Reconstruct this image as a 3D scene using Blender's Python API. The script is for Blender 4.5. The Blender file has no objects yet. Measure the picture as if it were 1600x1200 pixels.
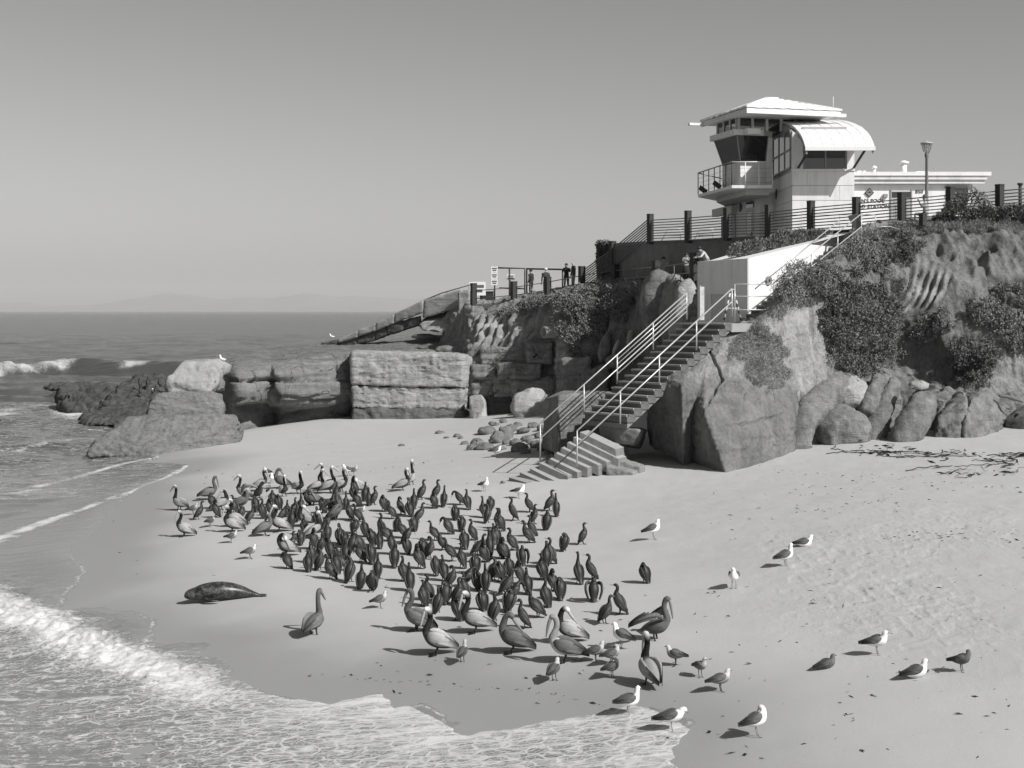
import bpy, bmesh, math, random
import numpy as np
from mathutils import Vector, Matrix, Euler
from mathutils.bvhtree import BVHTree

rng = np.random.default_rng(7)
random.seed(7)
SC = bpy.context.scene
COL = SC.collection

# ------------------------------------------------------------------ camera
F = 2222.2          # focal length in pixels of a 1600 px wide frame (50 mm lens)
H = 7.0             # eye height above the sea
HZ = 486.0          # image row of the horizon
cam = bpy.data.cameras.new('camera')
cam.lens = 50.0
cam.sensor_width = 36.0
cam.shift_y = -(600.0 - HZ) / 1600.0
cam.clip_start = 0.5
cam.clip_end = 90000.0
cam_ob = bpy.data.objects.new('camera', cam)
cam_ob.location = (0, 0, H)
cam_ob.rotation_euler = (math.pi / 2, 0, 0)
COL.objects.link(cam_ob)
SC.camera = cam_ob

# ------------------------------------------------------------------ sky and sun
SUN = Vector((0.58, -0.50, 0.645)).normalized()
SUN_EL = math.asin(SUN.z)
SUN_AZ = math.atan2(SUN.x, SUN.y)
world = bpy.data.worlds.new('World')
SC.world = world
world.use_nodes = True
wn, wl = world.node_tree.nodes, world.node_tree.links
sky = wn.new('ShaderNodeTexSky')
sky.sky_type = 'NISHITA'
sky.sun_disc = False
sky.sun_elevation = SUN_EL
sky.sun_rotation = SUN_AZ
sky.air_density = 1.0
sky.dust_density = 1.2
bw = wn.new('ShaderNodeRGBToBW')
tint = wn.new('ShaderNodeMixRGB')
tint.blend_type = 'MULTIPLY'
tint.inputs[0].default_value = 1.0
tint.inputs[2].default_value = (1.0, 0.997, 0.993, 1)
wl.new(sky.outputs[0], bw.inputs[0])
gam = wn.new('ShaderNodeMath')
gam.operation = 'POWER'
gam.inputs[1].default_value = 1.3
wl.new(bw.outputs[0], gam.inputs[0])
wl.new(gam.outputs[0], tint.inputs[1])
wl.new(tint.outputs[0], wn['Background'].inputs[0])
wn['Background'].inputs[1].default_value = 0.054

sun = bpy.data.lights.new('sun', 'SUN')
sun.energy = 5.0
sun.angle = math.radians(0.53)
sun.color = (1.0, 0.995, 0.985)
sun_ob = bpy.data.objects.new('sun', sun)
sun_ob.rotation_euler = (-SUN).to_track_quat('-Z', 'Y').to_euler()
sun_ob.location = (30, -20, 60)
COL.objects.link(sun_ob)

SC.view_settings.view_transform = 'Standard'
SC.view_settings.look = 'None'
SC.view_settings.exposure = 0.0
SC.view_settings.gamma = 1.0
SC.render.engine = 'CYCLES'
SC.cycles.max_bounces = 6
SC.cycles.diffuse_bounces = 3
SC.cycles.glossy_bounces = 3
SC.cycles.transmission_bounces = 4
SC.cycles.volume_bounces = 0
SC.cycles.use_denoising = True
try:
    SC.cycles.denoiser = 'OPENIMAGEDENOISE'
except Exception:
    pass

# ------------------------------------------------------------------ geometry helpers
def P(px, py, d):
    """world point seen at photo pixel (px, py) at distance d along the view axis"""
    return Vector(((px - 800.0) / F * d, d, H - (py - HZ) / F * d))

def G(px, py, z):
    """world point seen at photo pixel (px, py) that lies at height z"""
    return P(px, py, F * (H - z) / (py - HZ))

def _hash(ix, iy, iz, seed):
    n = (ix * 374761393 + iy * 668265263 + iz * 1274126177 + seed * 2654435) & 0xFFFFFFFF
    n = ((n ^ (n >> 13)) * 1274126177) & 0xFFFFFFFF
    n = (n ^ (n >> 16))
    return (n & 0xFFFF) / 65535.0

def vnoise(p, seed=0):
    """value noise in [0,1]; p is (...,3)"""
    p = np.asarray(p, dtype=np.float64)
    i = np.floor(p).astype(np.int64)
    f = p - i
    f = f * f * f * (f * (f * 6 - 15) + 10)
    x, y, z = i[..., 0], i[..., 1], i[..., 2]
    fx, fy, fz = f[..., 0], f[..., 1], f[..., 2]
    r = 0
    for dx in (0, 1):
        wx = fx if dx else 1 - fx
        for dy in (0, 1):
            wy = fy if dy else 1 - fy
            for dz in (0, 1):
                wz = fz if dz else 1 - fz
                r = r + _hash(x + dx, y + dy, z + dz, seed) * wx * wy * wz
    return r

def fbm(p, octv=4, seed=0, gain=0.5, lac=2.03):
    p = np.asarray(p, dtype=np.float64)
    a, s, t = 1.0, 0.0, 0.0
    for o in range(octv):
        s = s + a * (vnoise(p, seed + o * 17) - 0.5)
        t += a
        a *= gain
        p = p * lac + 11.3
    return s / t * 2          # about -1..1

def ridged(p, octv=3, seed=0):
    p = np.asarray(p, dtype=np.float64)
    a, s, t = 1.0, 0.0, 0.0
    for o in range(octv):
        s = s + a * (1 - np.abs(2 * vnoise(p, seed + o * 31) - 1) * 2)
        t += a
        a *= 0.5
        p = p * 2.1 + 5.7
    return s / t

def smooth(a, b, x):
    t = np.clip((x - a) / (b - a), 0, 1)
    return t * t * (3 - 2 * t)

def catmull(pts, n):
    """resample control points (k,dim) to n points along a Catmull-Rom spline, by chord length"""
    p = np.asarray(pts, dtype=np.float64)
    k = len(p)
    if k == 2:
        return p[0] + (p[1] - p[0]) * np.linspace(0, 1, n)[:, None]
    q = np.vstack([2 * p[0] - p[1], p, 2 * p[-1] - p[-2]])
    L = np.concatenate([[0], np.cumsum(np.linalg.norm(np.diff(p[:, :3], axis=0), axis=1))])
    t = np.linspace(0, L[-1], n)
    i = np.clip(np.searchsorted(L, t, side='right') - 1, 0, k - 2)
    u = ((t - L[i]) / np.maximum(L[i + 1] - L[i], 1e-9))[:, None]
    a, b, c, d = q[i], q[i + 1], q[i + 2], q[i + 3]
    return 0.5 * (2 * b + (c - a) * u + (2 * a - 5 * b + 4 * c - d) * u * u + (3 * b - a - 3 * c + d) * u ** 3)

def link(o, parent=None):
    COL.objects.link(o)
    if parent is not None:
        o.parent = parent
    return o

def tag(o, label=None, cat=None, group=None, kind=None):
    if label: o['label'] = label
    if cat: o['category'] = cat
    if group: o['group'] = group
    if kind: o['kind'] = kind
    return o

def empty(name, loc=(0, 0, 0), label=None, cat=None, group=None):
    o = bpy.data.objects.new(name, None)
    o.location = loc
    o.empty_display_size = 0.2
    COL.objects.link(o)
    return tag(o, label, cat, group)

def mesh_from(name, V, Fc, mats=None, smooth_shade=True):
    me = bpy.data.meshes.new(name)
    V = np.asarray(V, dtype=np.float64)
    if isinstance(Fc, np.ndarray):
        k = Fc.shape[1]
        me.vertices.add(len(V))
        me.vertices.foreach_set('co', V.astype(np.float32).ravel())
        me.loops.add(Fc.size)
        me.loops.foreach_set('vertex_index', Fc.astype(np.int32).ravel())
        me.polygons.add(len(Fc))
        me.polygons.foreach_set('loop_start', np.arange(0, Fc.size, k, dtype=np.int32))
        me.polygons.foreach_set('loop_total', np.full(len(Fc), k, dtype=np.int32))
        me.update(calc_edges=True)
    else:
        me.from_pydata([tuple(v) for v in V], [], [tuple(f) for f in Fc])
    if smooth_shade:
        me.polygons.foreach_set('use_smooth', np.ones(len(me.polygons), dtype=bool))
    if mats is not None:
        for m in (mats if isinstance(mats, (list, tuple)) else [mats]):
            me.materials.append(m)
    me.update()
    return me

def put(name, V, Fc, mat, parent=None, base=None, smooth_shade=True):
    """mesh object from world-space vertices; its origin is set at its base (or the given point)"""
    V = np.asarray(V, dtype=np.float64)
    if parent is None:
        if base is None:
            base = np.array([V[:, 0].mean(), V[:, 1].mean(), V[:, 2].min()])
    else:
        base = np.array(parent_loc(parent)) if base is None else np.asarray(base)
    me = mesh_from(name, V - np.asarray(base), Fc, mat, smooth_shade)
    o = bpy.data.objects.new(name, me)
    if parent is None:
        o.location = base
    else:
        o.location = Vector(base) - Vector(parent_loc(parent))
    link(o, parent)
    return o

def parent_loc(o):
    l = Vector(o.location)
    while o.parent is not None:
        o = o.parent
        l = l + Vector(o.location)
    return l

def set_attr(me, name, vals):
    a = me.attributes.new(name, 'FLOAT', 'POINT')
    a.data.foreach_set('value', np.asarray(vals, dtype=np.float32))

def grid_faces(nu, nv):
    i, j = np.meshgrid(np.arange(nu - 1), np.arange(nv - 1), indexing='ij')
    a = (i * nv + j).ravel()
    return np.stack([a, a + nv, a + nv + 1, a + 1], axis=1)

def grid_normals(Pg):
    du = np.gradient(Pg, axis=0)
    dv = np.gradient(Pg, axis=1)
    n = np.cross(du, dv)
    return n / np.maximum(np.linalg.norm(n, axis=2, keepdims=True), 1e-9)

def seg_dist(X, Y, line):
    """distance of points to a polyline (list of (x,y)), and the arc parameter of the nearest point"""
    best = np.full(X.shape, 1e9)
    tt = np.zeros(X.shape)
    n = len(line) - 1
    for k in range(n):
        ax, ay = line[k]
        bx, by = line[k + 1]
        dx, dy = bx - ax, by - ay
        t = np.clip(((X - ax) * dx + (Y - ay) * dy) / max(dx * dx + dy * dy, 1e-9), 0, 1)
        d = np.hypot(X - ax - t * dx, Y - ay - t * dy)
        m = d < best
        best = np.where(m, d, best)
        tt = np.where(m, (k + t) / n, tt)
    return best, tt

def inside(X, Y, poly):
    r = np.zeros(X.shape, dtype=bool)
    n = len(poly)
    j = n - 1
    for i in range(n):
        xi, yi = poly[i]
        xj, yj = poly[j]
        c = ((yi > Y) != (yj > Y)) & (X < (xj - xi) * (Y - yi) / (yj - yi + 1e-12) + xi)
        r ^= c
        j = i
    return r

def box_vf(c, sx, sy, sz, rz=0.0, V=None, Fc=None):
    """append a box (centre c, full sizes) to lists"""
    V = [] if V is None else V
    Fc = [] if Fc is None else Fc
    b = len(V)
    ca, sa = math.cos(rz), math.sin(rz)
    for dx, dy, dz in ((-1, -1, -1), (1, -1, -1), (1, 1, -1), (-1, 1, -1), (-1, -1, 1), (1, -1, 1), (1, 1, 1), (-1, 1, 1)):
        x, y = dx * sx / 2, dy * sy / 2
        V.append((c[0] + x * ca - y * sa, c[1] + x * sa + y * ca, c[2] + dz * sz / 2))
    Fc += [tuple(b + q for q in f) for f in ((0, 3, 2, 1), (4, 5, 6, 7), (0, 1, 5, 4), (1, 2, 6, 5), (2, 3, 7, 6), (3, 0, 4, 7))]
    return V, Fc

def prism_vf(poly, ext, V=None, Fc=None):
    """polygon (list of 3-D points) swept by vector ext"""
    V = [] if V is None else V
    Fc = [] if Fc is None else Fc
    b, n = len(V), len(poly)
    e = Vector(ext)
    V += [tuple(Vector(p)) for p in poly] + [tuple(Vector(p) + e) for p in poly]
    Fc.append(tuple(b + i for i in range(n))[::-1])
    Fc.append(tuple(b + n + i for i in range(n)))
    for i in range(n):
        j = (i + 1) % n
        Fc.append((b + i, b + j, b + n + j, b + n + i))
    return V, Fc

def tube_vf(pts, r, seg=8, V=None, Fc=None, cap=True):
    """round bar along a polyline; r scalar or list"""
    V = [] if V is None else V
    Fc = [] if Fc is None else Fc
    pts = [Vector(p) for p in pts]
    n = len(pts)
    rs = [r] * n if isinstance(r, (int, float)) else list(r)
    b = len(V)
    up = None
    for i, p in enumerate(pts):
        t = (pts[min(i + 1, n - 1)] - pts[max(i - 1, 0)])
        t = t.normalized() if t.length > 1e-9 else Vector((0, 0, 1))
        if up is None:
            ref = Vector((0, 0, 1)) if abs(t.z) < 0.95 else Vector((1, 0, 0))
            a = t.cross(ref).normalized()
        else:
            a = (up - t * up.dot(t))
            a = a.normalized() if a.length > 1e-6 else t.orthogonal().normalized()
        up = a
        c = t.cross(a)
        for k in range(seg):
            an = 2 * math.pi * k / seg
            V.append(tuple(p + (a * math.cos(an) + c * math.sin(an)) * rs[i]))
    for i in range(n - 1):
        for k in range(seg):
            k2 = (k + 1) % seg
            Fc.append((b + i * seg + k, b + i * seg + k2, b + (i + 1) * seg + k2, b + (i + 1) * seg + k))
    if cap:
        Fc.append(tuple(b + k for k in range(seg))[::-1])
        Fc.append(tuple(b + (n - 1) * seg + k for k in range(seg)))
    return V, Fc

# ------------------------------------------------------------------ materials
def grey(v):
    return (v, v * 0.997, v * 0.992, 1)

class NT:
    """small node-tree helper"""
    def __init__(self, name):
        self.m = bpy.data.materials.new(name)
        self.m.use_nodes = True
        self.n, self.l = self.m.node_tree.nodes, self.m.node_tree.links
        self.b = self.n['Principled BSDF']
        self._co = None
    def co(self, scale=(1, 1, 1), rot=(0, 0, 0), which='Object'):
        t = self.n.new('ShaderNodeTexCoord')
        mp = self.n.new('ShaderNodeMapping')
        mp.inputs['Scale'].default_value = scale
        mp.inputs['Rotation'].default_value = rot
        self.l.new(t.outputs[which], mp.inputs[0])
        return mp.outputs[0]
    def noise(self, scale, detail=4, rough=0.55, co=None, dist=0.0):
        t = self.n.new('ShaderNodeTexNoise')
        t.inputs['Scale'].default_value = scale
        t.inputs['Detail'].default_value = detail
        t.inputs['Roughness'].default_value = rough
        t.inputs['Distortion'].default_value = dist
        self.l.new(co if co is not None else self.co(), t.inputs['Vector'])
        return t.outputs['Fac']
    def voro(self, scale, co=None, feature='F1', rand=1.0):
        t = self.n.new('ShaderNodeTexVoronoi')
        t.feature = feature
        t.inputs['Scale'].default_value = scale
        t.inputs['Randomness'].default_value = rand
        self.l.new(co if co is not None else self.co(), t.inputs['Vector'])
        return t.outputs['Distance']
    def attr(self, name):
        t = self.n.new('ShaderNodeAttribute')
        t.attribute_name = name
        return t.outputs['Fac']
    def math(self, op, a, b=None, clamp=False):
        t = self.n.new('ShaderNodeMath')
        t.operation = op
        t.use_clamp = clamp
        for i, x in enumerate((a, b)):
            if x is None: continue
            if isinstance(x, (int, float)): t.inputs[i].default_value = x
            else: self.l.new(x, t.inputs[i])
        return t.outputs[0]
    def ramp(self, fac, lo, hi, a=0.0, b=1.0):
        t = self.n.new('ShaderNodeMapRange')
        t.interpolation_type = 'SMOOTHSTEP'
        for i, x in zip(range(5), (None, lo, hi, a, b)):
            if x is None: continue
            if isinstance(x, (int, float)): t.inputs[i].default_value = x
            else: self.l.new(x, t.inputs[i])
        self.l.new(fac, t.inputs[0])
        return t.outputs[0]
    def mix(self, fac, a, b):
        t = self.n.new('ShaderNodeMixRGB')
        for i, x in enumerate((fac, a, b)):
            if isinstance(x, (int, float)):
                t.inputs[i].default_value = x if i == 0 else grey(x)
            else:
                self.l.new(x, t.inputs[i])
        return t.outputs[0]
    def col(self, v):
        """scalar socket -> warm grey colour"""
        t = self.n.new('ShaderNodeMixRGB')
        t.blend_type = 'MULTIPLY'
        t.inputs[0].default_value = 1.0
        self.l.new(v, t.inputs[1])
        t.inputs[2].default_value = grey(1.0)
        return t.outputs[0]
    def base(self, c):
        if isinstance(c, (int, float)): self.b.inputs['Base Color'].default_value = grey(c)
        else: self.l.new(c, self.b.inputs['Base Color'])
    def rough(self, r):
        if isinstance(r, (int, float)): self.b.inputs['Roughness'].default_value = r
        else: self.l.new(r, self.b.inputs['Roughness'])
    def bump(self, h, strength=0.5, dist=0.02, prev=None):
        t = self.n.new('ShaderNodeBump')
        t.inputs['Strength'].default_value = strength
        t.inputs['Distance'].default_value = dist
        self.l.new(h, t.inputs['Height'])
        if prev is not None: self.l.new(prev, t.inputs['Normal'])
        self.l.new(t.outputs[0], self.b.inputs['Normal'])
        return t.outputs[0]

def plain(name, v, rough=0.6, var=0.12, scale=6.0, bump=0.0, bdist=0.01, spec=0.3, metal=0.0):
    t = NT(name)
    n = t.noise(scale, 4)
    t.base(t.mix(n, v * (1 - var * 2), v * (1 + var * 2)))
    t.rough(rough)
    t.b.inputs['Specular IOR Level'].default_value = spec
    t.b.inputs['Metallic'].default_value = metal
    if bump:
        t.bump(t.noise(scale * 4, 5, 0.65), bump, bdist)
    return t.m

def painted(name, v, rough=0.55, grime=.16):
    """weathered paint: faint vertical run marks and blotches"""
    t = NT(name)
    run = t.noise(1.6, 5, .65, t.co((2.4, 2.4, .22), which='Object'), .3)
    blot = t.noise(.9, 5, .6)
    c = t.mix(t.ramp(t.math('ADD', t.math('MULTIPLY', run, .6), t.math('MULTIPLY', blot, .4)), .46, .68, 0.0, 1.0), v, v * (1 - grime * 2))
    t.base(c); t.rough(rough)
    t.b.inputs['Specular IOR Level'].default_value = .3
    return t.m

def rock_mat(name, lo, hi, scale=1.0, strata=0.0, bump=0.8, speck=0.0, tilt=0.06, crack=0.0, streak=0.0):
    t = NT(name)
    co = t.co()
    big = t.noise(0.9 * scale, 6, 0.65, co, 0.8)
    mid = t.noise(3.2 * scale, 5, 0.65, co, 0.4)
    fine = t.noise(14 * scale, 6, 0.75, co)
    f = t.math('ADD', t.math('MULTIPLY', big, 0.45), t.math('ADD', t.math('MULTIPLY', mid, 0.33), t.math('MULTIPLY', fine, 0.22)))
    f = t.ramp(f, 0.36, 0.66)
    c = t.mix(f, lo, hi)
    h = t.math('ADD', t.math('MULTIPLY', fine, .7), t.math('ADD', mid, t.math('MULTIPLY', big, 0.5)))
    if strata:
        lay = t.noise(1.7 * scale, 6, 0.68, t.co((0.30, 0.30, 2.4), (tilt, 0.03, 0)), 1.2)
        c = t.mix(t.ramp(lay, 0.44, 0.60, 0.0, strata), c, lo * 0.6)
        h = t.math('ADD', h, t.math('MULTIPLY', lay, 1.5))
    if crack:
        cr = t.noise(.55 * scale, 4, .55, t.co((1, 1, .55), (.3, .25, .4)), 1.0)
        wob = t.math('ABSOLUTE', t.math('SUBTRACT', cr, .5))
        line = t.ramp(wob, .002, .010, 1.0, 0.0)
        line = t.math('MULTIPLY', line, t.ramp(mid, .40, .52))
        c = t.mix(t.math('MULTIPLY', line, crack), c, lo * .3)
        h = t.math('SUBTRACT', h, t.math('MULTIPLY', line, 1.2))
    if streak:
        st = t.noise(3.0 * scale, 5, .65, t.co((1.6, 1.6, .16)), .3)
        c = t.mix(t.ramp(st, .52, .64, 0.0, streak), c, lo * .5)
        c = t.mix(t.ramp(st, .46, .34, 0.0, streak * .8), c, min(hi * 1.3, .7))
    if speck:
        sp = t.ramp(t.noise(24 * scale, 3, 0.6, co), 0.56, 0.66, 0.0, speck)
        sp = t.math('MULTIPLY', sp, t.ramp(mid, .4, .55))
        c = t.mix(sp, c, lo * 0.4)
        sp2 = t.ramp(t.noise(17 * scale, 3, 0.6, t.co((1.1, 1, 1))), 0.58, 0.68, 0.0, speck * 0.6)
        c = t.mix(sp2, c, min(hi * 1.45, 0.75))
    t.base(c)
    t.rough(0.92)
    t.b.inputs['Specular IOR Level'].default_value = 0.15
    t.bump(h, bump, 0.07)
    return t.m
# ================================================================== the setting: sand, sea, hills
# heights of the beach, read off the photo at a few places (pixel x, pixel y, height)
SAND_PTS = [(1600, 1200, .95), (1350, 1200, .75), (1100, 1200, .48), (700, 1130, .36), (335, 1010, .33), (130, 900, .27), (100, 860, .27),
            (205, 768, .28), (292, 729, .33), (150, 714, .22), (370, 690, .7), (420, 670, .9), (550, 655, 1.0), (720, 655, 1.1),
            (700, 700, 1.22), (850, 682, 1.6), (800, 750, 1.55), (1000, 735, 1.72), (1120, 732, 1.8), (1200, 706, 2.1), (1250, 700, 2.2),
            (1400, 706, 2.3), (1500, 712, 2.34), (1600, 690, 2.55), (1300, 800, 1.95), (1500, 900, 1.75), (1580, 1050, 1.45), (1200, 900, 1.45), (1000, 900, 1.15),
            (700, 850, .85), (500, 900, .6), (400, 800, .66), (340, 945, .44), (500, 750, .88), (650, 1000, .58), (900, 1030, .78), (900, 780, 1.3),
            (1250, 1050, 1.05), (1000, 1100, .66), (560, 700, 1.0)]
_sp = np.array([list(G(a, b, c)) for a, b, c in SAND_PTS])
_off = np.array([(-20, 40, -.55), (-16, 30, -.4), (-11, 23, -.25), (-30, 60, -1.2), (-24, 70, -1.0), (-40, 40, -1.6), (-6, 18, -.1), (0, 14, .1), (10, 12, .7), (-25, 90, -1.5),
                 (-10, 12, -.5), (20, 12, 1.2), (24, 30, 2.1), (26, 50, 3.0), (20, 60, 3.2), (5, 62, 2.6), (-2, 90, 1.6), (-14, 90, 0.6), (-12, 80, 0.75)])
_sp = np.vstack([_sp, _off])
def _tps(r2):
    return np.where(r2 > 1e-9, 0.5 * r2 * np.log(np.maximum(r2, 1e-9)), 0)
_K = _tps(((_sp[:, None, :2] - _sp[None, :, :2]) ** 2).sum(2)) + np.eye(len(_sp)) * 12.0
_Pm = np.hstack([np.ones((len(_sp), 1)), _sp[:, :2]])
_A = np.block([[_K, _Pm], [_Pm.T, np.zeros((3, 3))]])
_sol = np.linalg.solve(_A, np.concatenate([_sp[:, 2], np.zeros(3)]))
def sand_z(X, Y):
    X = np.asarray(X, float); Y = np.asarray(Y, float)
    z = _sol[-3] + _sol[-2] * X + _sol[-1] * Y
    for (a, b, _), w in zip(_sp, _sol[:-3]):
        z = z + w * _tps((X - a) ** 2 + (Y - b) ** 2)
    return z

def ground(px, py):
    """point of the sand seen at a photo pixel"""
    z = 1.0
    for _ in range(12):
        p = G(px, py, z)
        z = float(sand_z(p.x, p.y))
    return G(px, py, z)

# outline of the wash, wherever the water lies on the sand now
WASH = [(150, 715), (215, 711), (252, 717), (226, 724), (262, 725), (294, 729), (288, 737), (262, 747), (228, 757), (206, 768), (176, 797), (140, 835), (106, 862),
        (133, 885), (128, 905), (92, 947), (130, 944), (160, 945), (210, 955), (241, 968), (234, 985), (238, 1000), (290, 1003), (333, 1008), (332, 1016), (308, 1022), (365, 1050),
        (358, 1058), (402, 1077), (455, 1090), (520, 1098), (600, 1091), (612, 1112), (650, 1111), (706, 1128), (692, 1150), (728, 1160), (800, 1150), (870, 1146), (985, 1140), (1030, 1150),
        (1064, 1162), (1067, 1174), (1036, 1206)]
_wash = [tuple(G(a, b, .3)[:2]) for a, b in WASH]
_wash_poly = _wash + [(6, 10), (-60, 10), (-80, 130), (-13, 130), (-15, 80), (-17.3, 71)]

def line_xy(pts, z=.25):
    return [tuple(G(a, b, z)[:2]) for a, b in pts]

def wash_sd(X, Y):
    d, t = seg_dist(X, Y, _wash)
    sd = np.where(inside(X, Y, _wash_poly), d, -d)
    p = np.stack([X, Y, np.zeros_like(X)], -1)
    near = smooth(46, 26, Y)
    return sd + fbm(p * 1.5, 4, 3) * (.05 + .24 * near) + fbm(p * 6, 3, 5) * (.015 + .035 * near)

# ---- sand
def build_sand():
    ts = np.concatenate([np.linspace(1500, 1262, 40), np.linspace(1260, 640, 520), np.linspace(638, 560, 40)])
    us = np.concatenate([np.linspace(-.47, .05, 230)[:-1], np.linspace(.05, .40, 330), np.linspace(.402, .80, 60)])
    D = F * 5.6 / (ts - HZ)
    U, DD = np.meshgrid(us, D, indexing='ij')
    X, Y = U * DD, DD
    Z = sand_z(X, Y)
    p = np.stack([X, Y, np.zeros_like(X)], -1)
    dry = smooth(.9, 1.7, Z)
    sd = wash_sd(X, Y)
    Z = Z + fbm(p * .35, 3, 41) * .04 * smooth(0, 6, -sd)
    trod = (.25 + .75 * smooth(.35, .7, vnoise(p * .28, 9))) * smooth(1.0, 1.5, Z) * smooth(1.5, 7, X + 0 * Z) * (.25 + .75 * np.exp(-((Y - 29) / 7) ** 2))
    pock = smooth(.66, .80, vnoise(p * 3.1, 19)) * trod + .6 * smooth(.70, .82, vnoise(p * 5.3, 29)) * trod
    Z = Z + dry * (.010 * fbm(p * 2.5, 3, 2) + .012 * trod * ridged(p * 5, 2, 8))
    Z = Z - .020 * pock + .008 * smooth(.55, .66, vnoise(p * 3.1, 19)) * trod
    V = np.stack([X, Y, Z], -1)
    me = mesh_from('sand', V.reshape(-1, 3), grid_faces(*X.shape)[:, ::-1])
    wet = smooth(-4.2, -.1, sd + 1.6 * fbm(p * .25, 2, 12)) * smooth(1.3, .6, Z) 
    set_attr(me, 'wet', wet.ravel())
    set_attr(me, 'trod', trod.ravel())
    set_attr(me, 'dry', dry.ravel())
    t = NT('sand')
    co = t.co()
    n1 = t.noise(1.1, 5, .6, co)
    n2 = t.noise(38, 4, .7, co)
    n3 = t.noise(6, 5, .7, co)
    c = t.mix(t.math('ADD', t.math('MULTIPLY', n1, .6), t.math('MULTIPLY', n2, .4)), .385, .505)
    track = t.math('MULTIPLY', t.ramp(t.noise(11, 3, .6, co), .60, .68), t.math('MULTIPLY', t.attr('trod'), .55))
    c = t.mix(track, c, .25)
    bits = t.math('MULTIPLY', t.ramp(t.noise(55, 2, .5, co), .70, .74), t.math('MULTIPLY', t.attr('dry'), t.ramp(n3, .48, .62)))
    c = t.mix(t.math('MULTIPLY', bits, .7), c, .13)
    c = t.mix(t.math('MULTIPLY', t.attr('wet'), .9), c, .275)
    t.base(c)
    t.rough(t.ramp(t.attr('wet'), .55, 1.0, .95, .42))
    t.b.inputs['Specular IOR Level'].default_value = .25
    h = t.math('ADD', t.math('MULTIPLY', n2, t.math('ADD', .25, t.attr('dry'))), t.math('MULTIPLY', t.noise(13, 4, .65, co), t.math('ADD', t.math('MULTIPLY', t.attr('trod'), 2.2), .25)))
    t.bump(h, .5, .022)
    me.materials.append(t.m)
    o = link(bpy.data.objects.new('sand', me))
    return tag(o, 'pale sand beach of the cove', 'beach', kind='structure')
sand = build_sand()

# ---- sea
BORE = line_xy([(-120, 880), (0, 938), (100, 985), (205, 1030), (330, 1078), (440, 1110)], .3)
LINE1 = line_xy([(-60, 850), (0, 828), (70, 806), (140, 787), (206, 768), (262, 747), (294, 730)], .3)
LINE3 = line_xy([(-40, 702), (20, 694), (60, 690), (110, 684)], .2)
LINE4 = line_xy([(-40, 775), (30, 766), (80, 758), (130, 757)], .2)
LINE2 = line_xy([(60, 747), (120, 737), (187, 724), (252, 717)], .3)
CURTAIN = [line_xy([(-40, 586), (0, 581), (60, 577), (140, 574), (165, 572), (215, 577)], 0.4), line_xy([(-30, 650), (0, 640), (60, 634), (100, 630), (125, 648)], .1), line_xy([(-20, 615), (80, 617), (180, 603)], .1)]
RIDGE = line_xy([(-400, 590), (0, 582), (110, 576), (190, 577), (280, 580), (420, 584)], .3)

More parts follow.
